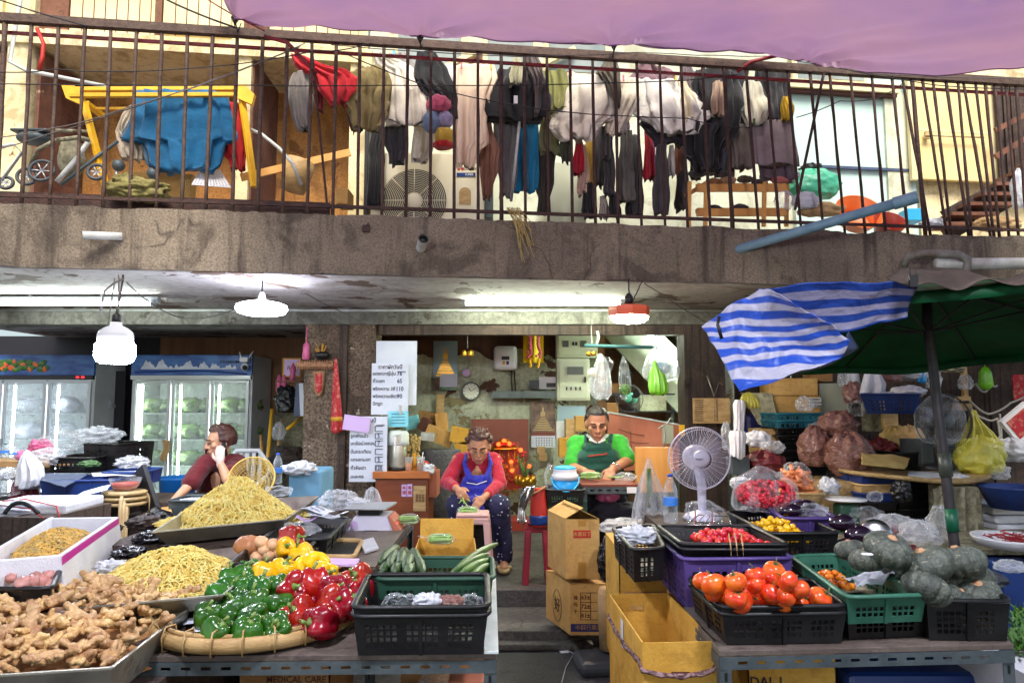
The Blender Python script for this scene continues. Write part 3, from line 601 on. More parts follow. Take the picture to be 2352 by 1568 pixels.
bars=[(12,-8),(73,49),(135,113),(196,174),(255,236),(314,297),(372,358),(431,417),(489,472),(545,533),(604,591),(661,648),(717,705),(773,764),(827,821),(882,877),(937,932),(990,988),(1044,1043),(1098,1098),(1151,1152),(1204,1207),(1256,1260),(1309,1315),(1361,1368),(1412,1420),(1462,1474),(1515,1528),(1564,1580),(1613,1632),(1662,1683),(1713,1743),(1760,1791),(1809,1841),(1860,1892),(1905,1941),(1953,1988),(2002,2035),(2048,2086),(2072,2138),(2094,2126),(2118,2176),(2142,2186),(2172,2226),(2200,2232),(2212,2276),(2240,2284),(2262,2296),(2284,2318),(2310,2340),(2334,2362),(-50,-72)]
for i,(t,bt)in enumerate(bars):
 top=PLz(t,RZ-.01,RO);bo=PLz(bt,2.78,RO);mb=MB();r=(.0122 if i<26 else.0108)if i%10 else.0155
 n=7;pts=[bo.lerp(top,k/n)+Vector((rnd(-.002,.002),rnd(-.002,.002),0))*(0 if k in(0,n)else 1)for k in range(n+1)]
 mb.tube(pts,[r*rnd(.85,1.15)for _ in pts],6);wpart(rail,'bar',mb,'rustbar' if i<16 else 'rustdark')
mb=MB();mb.bar(PLz(1893,RZ-.02,RO-.02),PLz(1826,2.95,RO-.02),.016,.016);wpart(rail,'diagonal_brace',mb,'rustdark')
mb=MB();mb.bar(PLz(715,RZ-.02,RO+.03),PLz(752,2.85,RO+.03),.014,.014);wpart(rail,'diagonal_brace',mb,'rustdark')
def wire(name,pts,r,mt,label,cat='wire',sag=0.,n=24,group=None):
 """pts: world points joined by a slack curve"""
 out=[]
 for i in range(len(pts)-1):
  a,b=Vector(pts[i]),Vector(pts[i+1])
  for k in range(n+(i==len(pts)-2)):
   t=k/n;p=a.lerp(b,t);p.z-=sag*4*t*(1-t);p+=mnoise.noise_vector(p*5)*.004;out.append(p)
 mb=MB();mb.tube(out,r,5);return solo(name,mb,mt,label,cat,group)
wire('clothesline',[PL(-60,192,.0),PL(420,196,.0),PL(1180,196,0),PL(1560,186,0),PL(1700,170,0)],.004,'wire','black wire running straight along the balcony bars behind the blue shirt',sag=.004)
wire('clothesline',[PL(-60,160,.0),PL(130,160,0),PL(420,158,0),PL(720,118,0),PL(850,100,0)],.004,'wire','slack twisted wire along the upper left of the railing',sag=.02)
wire('clothesline',[PL(-20,348,-.02),PL(690,108,-.02)],.0035,'wiregrey','upper of two thin wires slanting up across the left bars',sag=.03)
wire('clothesline',[PL(-20,318,-.03),PL(300,245,-.03),PL(700,100,-.03)],.0035,'wiregrey','lower of two thin wires slanting up across the left bars',sag=.03)
wire('clothesline',[PL(784,120,-.02),PL(1000,205,-.02),PL(1270,255,-.02),PL(1580,272,-.02),PL(1670,290,-.02),PL(1750,290,-.02)],.004,'wire','wire dropping across the hung washing in front of the bars',sag=.01)
wire('clothesline',[PL(760,104,-.02),PL(1180,130,-.02),PL(1470,120,-.02),PL(1780,130,-.02),PL(2030,172,-.02),PL(2400,180,-.02)],.0035,'wiregrey','pale cord strung just under the purple awning',sag=.008)
wire('clothesline',[PL(1900,150,-.02),PL(2150,196,-.02),PL(2400,205,-.02)],.004,'wire','dark cord below the awning above the cream door',sag=.01)
wire('cable',[PL(1830,270,.1),PL(1930,232,.1),PL(2010,228,.1),PL(2070,195,.1)],.004,'wire','black cable looping across the mint wall','cable',.01)
wire('cable',[PL(-30,-10,-.1),PL(200,60,-.1)],.005,'wire','dark cable slanting down at the upper left corner','cable',.01)
wire('cable',[PL(370,-6,-.1),PL(545,66,-.1)],.007,'wire','thick black cable slanting to the awning corner','cable',.01)
wire('cable',[PL(468,-6,-.1),PL(608,72,-.1)],.005,'redbar','reddish cable slanting down beside the thick black one','cable',.01)
mb=MB();mb.tube([PF(58,-60,.3),PF(40,40,.3),PF(22,143,.3),PF(60,162,.3),PF(250,200,.3)],.016,8);solo('pipe',mb,'pvcw','white pipe bending down the pillar at the upper left','pipe')
mb=MB();mb.tube([PL(85,66,-.02),PL(100,100,-.02),PL(98,130,-.02),PL(90,160,-.02)],.013,8);solo('hose',mb,'inkred','short red hose hanging over the left of the railing','hose')
mb=MB();mb.tube([PL(607,84,-.04),PL(660,98,-.04),PL(690,130,.02),PL(728,170,.06)],.014,8);solo('pole',mb,'redbar','red pole with a pale end tied over the railing by the red cloth','pole')
mb=MB();mb.tube([PL(1693,165,.05),PL(1725,142,0),PL(1785,128,-.05)],.014,8);solo('pole',mb,'redbar','red pole with a pale end lashed under the awning on the right','pole')
AE=[(500,-30),(540,46),(700,62),(965,86),(1200,98),(1410,108),(1700,120),(1800,131),(1880,150),(1990,163),(2150,171),(2352,158),(2560,120)]
def awn(u,v):
 k=u*(len(AE)-1);i=min(int(k),len(AE)-2);f=k-i
 x=AE[i][0]*(1-f)+AE[i+1][0]*f;y=AE[i][1]*(1-f)+AE[i+1][1]*f
 e=PL(x,y,-.06 if u<.7 else-.06-(u-.7)*2.2)
 top=Vector((-1.35+4.9*u,2.35,3.62+.12*math.sin(u*5)))
 p=e.lerp(top,v)
 p.z-=.10*math.sin(math.pi*v)*(1-.5*u)
 d=0.
 for(tx,st,k2)in((540,.05,16),(965,.05,18),(1410,.045,20),(1850,.06,16),(2352,.06,14)):
  q=PL(tx,120,-.06);dx=p.x-q.x;dy=q.y-p.y+.02;r=math.hypot(dx,dy)
  if r<1.6:a=math.atan2(dx,dy);d+=st*.6*math.exp(-r*1.5)*(math.sin(a*k2*.5)+.5*math.sin(a*k2+tx))*min(1,r*5)
 d+=.05*mnoise.noise(Vector((p.x*1.2+p.y*.8,p.y*.5,0)))*v+.016*(1-abs(mnoise.noise(Vector((p.x*2.4+p.y*2.2,p.y*.6,4))))*2.5)+.004*mnoise.noise(p*9)
 p.z+=d
 return p
mb=MB();mb.sheet(awn,300,90,.003);aw=solo('awning',mb,'purple','purple fabric awning stretched overhead and tied along the balcony rail','awning')
mb=MB();mb.tube([awn(k/160,.004)-Vector((0,0,.004))for k in range(161)],.006,5);obj('hem',mb,'purpleseam',aw,aw.location)
for x,y in((540,50),(965,92),(1410,110)):
 mb=MB();a=PL(x,y-4,-.05);mb.lathe([(.002,-.05),(.012,-.02),(.03,.012),(.002,.02)],10,c=(a.x,a.y,a.z));mb.tube([a,a+Vector((0,.05,-.06)),a+Vector((.01,.08,.02))],.004,5)
 solo('cord_tie',mb,'bagblack',{540:'black knotted tie at the left corner of the awning',965:'dark knot under the awning above the black jacket',1410:'small dark knot under the middle of the awning'}[x],'knot')
rf=root('unseen_shade_roof',(0,.5,3.5),'added corrugated roof out of view that shades the stalls','roof')  # unseen roof, added to keep sun and sky off the stalls
mb=MB();mb.sheet(lambda u,v:(-7+14*u,-3.6+6.6*v,3.98-.12*v+.02*math.sin(u*300)),400,2,.004);wpart(rf,'roof_sheet',mb,'alu')
mb=MB()
for y in(-3.4,-.5,2.2):mb.box((0,y,3.84-.02*y),(14,.06,.1))
wpart(rf,'purlin',mb,'angle')
def slabpt(px,py,off=-.05):return PL(px,py,off)
mb=MB();mb.tube([slabpt(190,540,-.12),slabpt(280,543,-.02)],.026,12,caps=True);solo('drain_pipe',mb,'pvcw','short grimy cream pipe lying along the left of the slab edge','pipe')
dp=root('drain_pipe',slabpt(965,570,-.1),'short pale pipe stub poking out of the middle of the slab','pipe')
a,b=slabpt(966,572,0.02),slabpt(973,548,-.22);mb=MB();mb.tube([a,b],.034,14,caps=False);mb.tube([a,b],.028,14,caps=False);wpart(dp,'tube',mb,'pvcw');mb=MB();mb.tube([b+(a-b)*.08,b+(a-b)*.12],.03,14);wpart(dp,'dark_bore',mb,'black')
dp=root('drain_pipe',slabpt(1690,572,0),'long blue pipe slanting out and up from the right of the slab','pipe')
a,b=slabpt(1690,574,.02),slabpt(2108,452,-.75);a2=b+(a-b)*.12
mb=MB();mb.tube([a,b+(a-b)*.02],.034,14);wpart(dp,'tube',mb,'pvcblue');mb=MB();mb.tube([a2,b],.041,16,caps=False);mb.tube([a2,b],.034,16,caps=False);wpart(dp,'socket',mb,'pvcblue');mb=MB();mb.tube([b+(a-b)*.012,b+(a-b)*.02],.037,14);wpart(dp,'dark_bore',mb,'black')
mb=MB();c=slabpt(841,525,-.03);mb.box(c,(.05,.03,.045),rz=.1);mb.tube([c,c+Vector((.02,-.03,.03))],.006,6);solo('metal_bracket',mb,'rustdark','small black rusty bracket on the slab edge left of centre','bracket')
pp=root('waste_pipe',slabpt(2200,600,-.2),'grey waste pipe with elbows looping over the green umbrella at right','pipe')
mb=MB();mb.tube([slabpt(2075,610,-.1),slabpt(2085,590,-.14),slabpt(2120,582,-.2),slabpt(2200,585,-.3),slabpt(2222,596,-.3),slabpt(2222,620,-.3),slabpt(2205,630,-.28),slabpt(2140,622,-.2)],.03,12);wpart(pp,'loop',mb,'greypipe')
mb=MB();mb.tube([slabpt(2150,606,-.2),slabpt(2500,604,-.3)],.042,12);wpart(pp,'long_run',mb,'pvcw')
random.seed(4)
for lb,(x,y),n,dr in(('tuft of dry straw and string hanging over the slab edge near the centre',(1180,478),26,(50,130)),):
 mb=MB()
 for i in range(n):
  a=slabpt(x+rnd(-18,12),y+rnd(-3,5),-.03);e=slabpt(x+rnd(10,dr[0])*(1 if x>1000 else rnd(-1,1)),y+rnd(6,dr[1]),-.06);m=a.lerp(e,.5)+Vector((rnd(-.02,.02),-.02,rnd(.0,.03)));mb.tube([a,m,e],.0022,4)
 solo('dry_straw',mb,'burlapy',lb,'straw')
def tubelamp(px0,px1,py,Y,label,mt,mtb='alu'):
 a=P(px0,py,Y);b=P(px1,py,Y);r=root('fluorescent_lamp',((a.x+b.x)/2,Y,ZC),label,'lamp')
 mb=MB();mb.box(((a.x+b.x)/2,Y+.03,a.z+.035),(b.x-a.x+.06,.06,.045));wpart(r,'housing',mb,mtb,.004)
 mb=MB();mb.tube([a,b],.015,12);wpart(r,'light_tube',mb,mt)
 for x in(a.x,b.x):mb=MB();mb.box((x,Y,a.z+.005),(.03,.045,.05));wpart(r,'lamp_holder',mb,mtb,.004)
 for x in(a.x*.7+b.x*.3,a.x*.3+b.x*.7):mb=MB();mb.box((x,Y+.03,(a.z+ZC)/2+.03),(.02,.02,max(.02,ZC-a.z-.05)));wpart(r,'hanger',mb,mtb)
tubelamp(-60,352,697,5.6,'long fluorescent tube glowing under the ceiling at far left','tubelight')
tubelamp(1066,1428,697,5.9,'fluorescent tube glowing above the middle opening','tubewarm')
def cordl(r,a,b,rad=.004,mt='wire',sag=.0,name='cord'):
 mb=MB();n=10;mb.tube([Vector(a).lerp(Vector(b),k/n)+mnoise.noise_vector(Vector((k*.7,b[0],3)))*.006-Vector((0,0,sag*4*(k/n)*(1-k/n)))for k in range(n+1)],rad,6);return wpart(r,name,mb,mt)
c=P(264,808,4.3);r=root('led_bulb',(c.x,c.y,c.z-.08),'big bright white LED bulb hanging on wires before the fridges','lamp')
mb=MB();mb.lathe([(.01,-.072),(.075,-.07),(.1,-.055),(.112,-.03),(.112,.038),(.108,.046)],32,c=c);wpart(r,'diffuser',mb,'led')
mb=MB();mb.lathe([(.1,.05),(.1,.1),(.09,.125),(.06,.148),(.034,.16),(.032,.18)],32,c=c);wpart(r,'housing',mb,'plasticwhite')
mb=MB();mb.lathe([(.024,.18),(.026,.2),(.024,.225),(.01,.235)],16,c=c);wpart(r,'socket',mb,'black')
t=P(284,632,4.5);cordl(r,c+Vector((0,0,.23)),t,.006);cordl(r,c+Vector((-.04,-.02,.14)),P(264,640,4.45),.004,'wiregrey');cordl(r,c+Vector((.01,0,.24)),t+Vector((-.03,0,0)),.005,'wiregrey')
mb=MB();mb.tube([P(230,720,4.4),P(240,668,4.4),P(262,650,4.42),P(284,640,4.45)],.006,6);wpart(r,'cord',mb,'wiregrey')
c=P(601,709,5.0);r=root('led_disc_lamp',(c.x,c.y,c.z-.04),'flat round LED lamp glowing white left of the columns','lamp')
mb=MB();mb.lathe([(.02,-.045),(.11,-.044),(.16,-.03),(.178,-.002),(.17,.024),(.13,.04)],36,c=c);wpart(r,'diffuser',mb,'leddisc')
mb=MB();mb.lathe([(.11,.041),(.08,.052),(.03,.07),(.022,.1),(.012,.12)],24,c=c);wpart(r,'cap',mb,'plasticwhite');cordl(r,c+Vector((0,0,.12)),Vector((c.x,c.y,ZC)),.006)
c=P(1445,722,4.9);r=root('orange_pendant_lamp',(c.x,c.y,c.z-.06),'orange eight sided pendant lamp glowing over the man in green','lamp')
mb=MB();mb.lathe([(.01,-.056),(.1,-.055),(.13,-.03),(.135,-.012)],8,c=c,smooth=False);wpart(r,'diffuser',mb,'ledwarm')
mb=MB();mb.lathe([(.137,-.014),(.144,.03),(.142,.052),(.1,.062),(.03,.066)],8,c=c,smooth=False);wpart(r,'shade',mb,'orangelamp')
mb=MB();mb.lathe([(.03,.066),(.03,.12),(.018,.14),(.01,.15)],16,c=c);wpart(r,'socket',mb,'black');cordl(r,c+Vector((0,0,.15)),Vector((c.x,c.y,ZC)),.006);cordl(r,c+Vector((.03,0,.1)),P(1475,645,4.9),.004)
def bulb(x,y,z,label,mt='led',rr=.12):
 c=Vector((x,y,z));r=root('led_bulb',(x,y,z-.08),label,'lamp')
 mb=MB();mb.lathe([(.01,-.09),(rr*.7,-.085),(rr,-.05),(rr,.02),(rr*.96,.03)],28,c=c);wpart(r,'diffuser',mb,mt)
 mb=MB();mb.lathe([(rr*.9,.032),(rr*.85,.07),(.03,.12),(.026,.2)],28,c=c);wpart(r,'housing',mb,'plasticwhite');cordl(r,c+Vector((0,0,.2)),Vector((x,y,3.45)),.005)
bulb(-1.0,1.45,2.72,'white LED bulb hanging over the pepper table','ledfront')
bulb(1.4,1.45,2.72,'white LED bulb hanging over the tomato crates','ledfront')
mb=MB();mb.tube([P(-100,712,6.45),P(2352,714,6.45)],.012,8);solo('conduit',mb,'pvcw','thin pale conduit running along the beam','pipe')
wire('wire',[P(620,626,5.0),P(730,690,5.8),P(850,748,6.3)],.004,'wiregrey','thin wire running from the slab edge down to the columns')
wire('wire',[P(290,648,4.6),P(420,730,5.8),P(560,700,5.6)],.005,'wiregrey','slack wire looping from the big bulb to the flat round lamp',sag=.04)
wire('wire',[P(1480,650,4.8),P(1570,710,5.4),P(1620,740,6)],.004,'wiregrey','thin wire running from the orange lamp to the timber post')
def quad(pts,z):return[PZ(x,y,z)for x,y in pts]
def hole_line(L,cell,bar,margin,group,gap):
 xs=[0.];hole=[];x=margin;k=0
 while x+cell<L-margin:
  xs.append(x/L);hole.append(False);xs.append((x+cell)/L);hole.append(True)
  k+=1;x+=cell+(gap if k%group==0 else bar)
 xs.append(1.);hole.append(False);return xs,hole
def crate(name,q,zr,zb,mt,label,cat='crate',group=None,shrink=.93,cell=.0155,bar=.006,holes=True,grp=5,lip=.011,lattice=False):
 """open plastic crate; q = rim corners front-left, front-right, back-right, back-left in world space"""
 q=[Vector((p[0],p[1],zr))for p in q];c=sum(q,Vector())/4
 bt=[Vector((c.x+(p.x-c.x)*shrink,c.y+(p.y-c.y)*shrink,zb))for p in q]
 r=root(name,(c.x,c.y,zb),label,cat,group);mb=MB();H=zr-zb
 for i in range(4):
  a,b=bt[i],bt[(i+1)%4];ta,tb=q[i],q[(i+1)%4];L=(tb-ta).length
  if holes:
   xs,hx=hole_line(L,cell,bar,.03,grp,.032);ys,hy=hole_line(H,cell*.9,bar,.022,99,bar)
   mb.panel((a,b,tb,ta),xs,ys,lambda I,J:not(hx[I]and hy[J]),-.0045)
  else:mb.panel((a,b,tb,ta),[0,1],[0,1],lambda I,J:True,-.0045)
  n=max(2,int(L/.15));out=Vector(((tb-ta).y,-(tb-ta).x,0)).normalized()
  for k in range(1,n):
   t=k/n;mb.bar(a.lerp(b,t)+out*.003,ta.lerp(tb,t)+out*.003,.012,.006,up=out)
 mb.panel([bt[0]+Vector((0,0,.001)),bt[1]+Vector((0,0,.001)),bt[2]+Vector((0,0,.001)),bt[3]+Vector((0,0,.001))],[0,1],[0,1],lambda I,J:True,.004)
 wpart(r,'body',mb,mt)
 mb=MB();rr=[p+(p-c).normalized()*.004 for p in q]
 pts=[]
 for i in range(4):
  a,b,d=rr[i-1],rr[i],rr[(i+1)%4];e=.035
  for t in(0,.5,1):
   p1=b+(a-b).normalized()*e;p2=b+(d-b).normalized()*e
   pts.append((p1.lerp(b,t)).lerp(b.lerp(p2,t),t))
 mb.tube(pts,lip,8,closed=True,flat=.75,smooth=True);wpart(r,'rim',mb,mt)
 return r
def carton(name,q,zr,zb,mt,label,flaps=(),cat='box',group=None,closed=False,th=.005,shrink=1.0):
 q=[Vector((p[0],p[1],zr))for p in q];c=sum(q,Vector())/4;bt=[Vector((c.x+(p.x-c.x)*shrink,c.y+(p.y-c.y)*shrink,zb))for p in q]
 r=root(name,(c.x,c.y,zb),label,cat,group);mb=MB()
 for i in range(4):mb.panel((bt[i],bt[(i+1)%4],q[(i+1)%4],q[i]),[k/6 for k in range(7)],[k/4 for k in range(5)],lambda I,J:True,-th)
 mb.panel([p+Vector((0,0,.001))for p in bt],[0,1],[0,1],lambda I,J:True,.004)
 if closed:mb.panel([p+Vector((0,0,-.001))for p in q],[0,1],[0,1],lambda I,J:True,-.004)
 wpart(r,'body',mb,mt)
 for(i,w,ang)in flaps:
  a,b=q[i],q[(i+1)%4];out=Vector(((b-a).y,-(b-a).x,0)).normalized();u=out*math.cos(R(ang))+Vector((0,0,math.sin(R(ang))));ins=(b-a).normalized()*.006
  mb=MB();mb.panel((a+ins,b-ins,b-ins+u*w,a+ins+u*w),[0,1],[0,1],lambda I,J:True,.004);wpart(r,'flap',mb,mt)
 r['q']=[v for p in q for v in p];return r
def boxat(x0,x1,y0,y1):return[(x0,y0),(x1,y0),(x1,y1),(x0,y1)]
def pbox(px0,px1,Y,depth,rz=0,pyref=1000):
 a=P(px0,pyref,Y);b=P(px1,pyref,Y);w=b.x-a.x;cx=(a.x+b.x)/2
 return[Vector((cx+x*math.cos(rz)-y*math.sin(rz),Y+depth/2+x*math.sin(rz)+y*math.cos(rz),0))for x,y in((-w/2,-depth/2),(w/2,-depth/2),(w/2,depth/2),(-w/2,depth/2))]
def prows(rows,Y,depth,n=14,k=1.0,Yf=None):
 """rows (py, px_left, px_right) at distance Y -> smooth loft rows"""
 out=[];m=len(rows)
 for j in range(n+1):
  t=j/n*(m-1);i=min(int(t),m-2);f=t-i;f2=f*f*(3-2*f)
  py,a,b=[rows[i][q]*(1-f2)+rows[i+1][q]*f2 for q in range(3)]
  y=Y+(Yf(j/n)if Yf else 0);A=P(a,py,y);B=P(b,py,y);hw=abs(B.x-A.x)/2*k
  out.append((Vector(((A.x+B.x)/2,y,(A.z+B.z)/2)),max(hw,.002),max(.003,min(depth,hw*.9+.003))))
 return out
def hang(name,rows,Y,mt,label,cat='garment',depth=.035,waves=5,wamp=.5,group=None,n=18,seed=None,nz=.008,edge=.012,seg=48):
 """hung cloth, garment, sack or bag: a closed folded form"""
 sd=seed if seed is not None else len(label)*1.7
 mb=MB();mb.loft(prows(rows,Y,depth,n),seg,waves,wamp,nz,sd,edge=edge);return solo(name,mb,mt,label,cat,group)
def lump(name,px,py,Y,rx,rz_,mt,label,cat='bag',ry=None,nz=.25,ns=2.2,seed=1,group=None,flatten=None,base=None,neck=None,pleat=0):
 """crumpled bag or bundle: centre in picture units at distance Y, radii in picture units"""
 k=K(Y);c=P(px,py,Y);mb=MB()
 fn=(lambda th,ph:1+.07*math.sin(pleat*th+seed)*(1 if ph<1.2 else.3))if pleat else None
 mb.ball(c,(rx*k,(ry or rx)*k,rz_*k),56,36,nz=nz,ns=ns,seed=seed,fn=fn)
 mb.v=[(lambda p:tuple(Vector(p)+mnoise.noise_vector(Vector(p)*22)*.006))(p)for p in mb.v]
 b=base if base is not None else c.z-rz_*k*.8
 mb.v=[(x,y,max(z,b))for x,y,z in mb.v]
 if neck:
  a=Vector((c.x,c.y,c.z+rz_*k*.85));h=neck*k
  mb.loft([(a+Vector((0,0,h*t)),rx*k*w,rx*k*w*.7)for t,w in((-.4,.35),(0,.16),(.2,.08),(.5,.14),(.8,.3),(1.,.36))],26,6,.5,.004,seed)
 return solo(name,mb,mt,label,cat,group)
def ties(a,b,c,n=8):return[a*(1-t)**2+b*2*t*(1-t)+c*t*t for t in[k/n for k in range(n+1)]]
def decal(r,px0,px1,py0,py1,Y,mt,name='print',th=.0015,rz=0):
 a=P(px0,py1,Y);b=P(px1,py0,Y);mb=MB();mb.box(((a.x+b.x)/2,Y,(a.z+b.z)/2),(abs(b.x-a.x),th,abs(b.z-a.z)),rz=rz)
 return wpart(r,name,mb,mt)if r is not None else mb
def card(name,px0,px1,py0,py1,Y,mt,label,cat,th=.004,tilt=0,**k):
 a=P(px0,py1,Y);b=P(px1,py0,Y);mb=MB();mb.box(((a.x+b.x)/2,Y,(a.z+b.z)/2),(abs(b.x-a.x),th,abs(b.z-a.z)),M=Matrix.Rotation(R(tilt),4,'Y'));return solo(name,mb,mt,label,cat,**k)
def ptext(s,px,py,Y,hpx,mt,r,name='lettering',sx=1.,off=0.,roll=0,align='CENTER',bold=0):
 p=P(px,py,Y);p.y-=off;mb=text_mb(s,hpx*K(Y),face_cam(p,ry=R(roll)),align=align,sx=sx);return wpart(r,name,mb,mt)
def sheetpx(name,quadpx,mt,label,cat,th=.002,nz=.01,n=24,sag=0.,ns=3.,seed=0,group=None):
 """draped sheet; corners (px, py, Y): top-left, top-right, bottom-right, bottom-left"""
 A,B,C_,D=[P(*p)for p in quadpx];mb=MB()
 def f(u,v):
  p=A*(1-u)*(1-v)+B*u*(1-v)+C_*u*v+D*(1-u)*v
  p=p+mnoise.noise_vector(p*ns+Vector((seed,0,0)))*nz*2+mnoise.noise_vector(p*ns*4)*nz*.6;p.z-=sag*4*u*(1-u);return p
 mb.sheet(f,n,n,th);return solo(name,mb,mt,label,cat,group)
def frame_table(name,q,zt,mt_top,label,zl=0.,rail=.04,mt='angle',th=.018,slots=True,shelf=None,legs=(0,1,2,3)):
 q=[Vector((p[0],p[1],zt))for p in q];c=sum(q,Vector())/4;r=root(name,(c.x,c.y,zl),label,'table')
 mb=MB();mb.hexa([p-Vector((0,0,th))for p in q],q);wpart(r,'table_top',mb,mt_top,.002)
 for i in range(4):
  a,b=q[i],q[(i+1)%4];dn=Vector((0,0,-th-.001));L=(b-a).length;out=Vector(((b-a).y,-(b-a).x,0)).normalized()*.002
  xs=[0.];h=[];x=.06
  while slots and x+.03<L-.05:xs+=[x/L,(x+.03)/L];h+=[False,True];x+=.062
  xs.append(1.);h.append(False)
  mb=MB();a0=a+dn+out;b0=b+dn+out;lo=Vector((0,0,-rail));mb.panel((a0+lo,b0+lo,b0,a0),xs,[0,.4,.64,1],lambda I,J:not(h[I]and J==1),-.003)
  wpart(r,'frame_rail',mb,mt)
 for i in legs:
  p=q[i];s=(c-p);sx=1 if s.x>0 else-1;sy=1 if s.y>0 else-1;mb=MB();h=zt-th-zl
  mb.box((p.x+sx*.019,p.y+sy*.002,zl+h/2),(.038,.003,h-.004));mb.box((p.x+sx*.002,p.y+sy*.0215,zl+h/2),(.003,.035,h-.004));lg=wpart(r,'leg',mb,mt)
  mb=MB()
  for k in range(int(h/.06)):mb.box((p.x+sx*.02,p.y+sy*-.0005,zl+.04+k*.06),(.008,.002,.026))
  obj('slots',mb,'black',lg,r.location)
 if shelf:
  mb=MB();mb.hexa([Vector((p.x,p.y,shelf-.015))for p in q],[Vector((p.x,p.y,shelf))for p in q]);wpart(r,'shelf',mb,'plank')
 return r
def lobed(nl,amp,top,bot,p=2.0,rot=0):
 def f(th,ph):
  s,c_=abs(math.sin(ph)),abs(math.cos(ph));g=(s**p+c_**p)**(-1/p)
  g*=1+amp*math.cos(nl*th+rot)*s**.8-top*math.exp(-(ph/.38)**2)-bot*math.exp(-((math.pi-ph)/.4)**2)
  return g
 return f
def mk_pepper(mt,k,s=.05):
 mb=MB();mb.ball((0,0,0),(s*.92,s*.92,s*1.0),32,20,fn=lobed(4 if k%3 else 3,.12,.36,.32,2.8,k),nz=.17,ns=1.4,seed=k*3)
 mb.v=[(x*(1-.14*(z<0)*-z/s),y*(1-.14*(z<0)*-z/s),z)for x,y,z in mb.v]
 o=obj('bell_pepper',mb,mt);st=MB();st.lathe([(.013,0),(.016,.004),(.008,.008),(.0055,.016)],10,c=(0,0,s*.66));st.tube([(0,0,s*.66+.014),(.002,0,s*.66+.024),(.008,.002,s*.66+.034)],[.0055,.005,.0062],8);obj('stem',st,'stem',o);return o
def mk_tomato(k,s=.038):
 mb=MB();mb.ball((0,0,0),(s,s,s*.84),28,18,fn=lobed(5,.025,.22,.06,2.1,k),nz=.05,ns=1.2,seed=k);o=obj('tomato',mb,'tomato');st=MB()
 for i in range(5):
  a=2*math.pi*i/5+k;st.add([(0,0,s*.68),(.006*math.cos(a+1.2),.006*math.sin(a+1.2),s*.72),(.021*math.cos(a),.021*math.sin(a),s*.80),(.006*math.cos(a-1.2),.006*math.sin(a-1.2),s*.72)],[(0,1,2,3)])
 st.tube([(0,0,s*.66),(.002,0,s*.66+.012),(.010,.003,s*.66+.022)],[.0022,.002,.0026],6);obj('calyx',st,'calyx',o);return o
def mk_pumpkin(k,s=.1):
 mb=MB();mb.ball((0,0,0),(s,s,s*.72),60,24,fn=lambda th,ph:(1-.07*abs(math.sin(5.5*th+k))**.5*-1*1 if False else 1-.14*(1-abs(math.sin(5.5*th+k)))**2.4*math.sin(ph))*(1-.22*math.exp(-(ph/.42)**2)-.2*math.exp(-((math.pi-ph)/.4)**2)),nz=.06,ns=1.3,seed=k)
 o=obj('pumpkin',mb,'pumpkin');st=MB();st.lathe([(.024,-.004),(.02,.004),(.012,.006),(.012,.012)],12,c=(0,0,s*.56));obj('stem_scar',st,'pumpscar',o);return o
def mk_cherry(mt,s=.0115,lobes=1.0):
 mb=MB();mb.ball((0,0,0),(s,s,s*lobes),12,8);return obj('cherry_tomato',mb,mt)
def mk_ginger(k):
 random.seed(300+k);mb=MB();p=Vector((-.04,0,0));d=Vector((1,0,0));n=3+k%3
 for i in range(n):
  d=(d+Vector((0,rnd(-.8,.8),rnd(-.2,.2)))).normalized();q=p+d*rnd(.017,.026);r0=rnd(.0145,.0185)
  mb.ball((p+q)/2,(r0*1.25,r0*1.05,r0*.9),14,10,nz=.1,seed=i+k,M=d.to_track_quat('X','Z').to_matrix());mb.cap(p,q,r0*.85,r0*.9,10)
  for s_ in range(1+(i*3+k)%3):
   e=Vector((rnd(-.5,.5),rnd(-1,1),rnd(-.3,.4))).normalized();m=q+e*rnd(.018,.028);r1=rnd(.010,.0145);mb.cap(q,m,r1*1.05,r1,10)
   if rnd(0,1)>.55:f=(e+Vector((rnd(-1,1),rnd(-.5,.5),0))).normalized();mb.cap(m,m+f*rnd(.010,.018),r1*.9,r1*.75,8)
  p=q
 mb.v=[tuple(Vector(v)+mnoise.noise_vector(Vector(v)*70+Vector((k,0,0)))*.0022)for v in mb.v]
 o=obj('ginger_root',mb,'ginger');remesh(o,.0036,1);return bake_mods(o)
def place(o,loc,rot=None,s=1.,label=None,first=[None],group=None,cat=None):
 c=copy_tree(o,loc=loc,rot=rot if rot is not None else(rnd(-.5,.5),rnd(-.5,.5),rnd(0,6.3)),scale=s);tag(c,label,cat,group);return c
def discard(o):
 for ch in list(o.children):bpy.data.objects.remove(ch)
 bpy.data.objects.remove(o)
def hmap(x,y,rx,h):return h*(1+.16*mnoise.noise(Vector((x*7,y*7,rx*9)))+.07*mnoise.noise(Vector((x*24,y*24,1))))
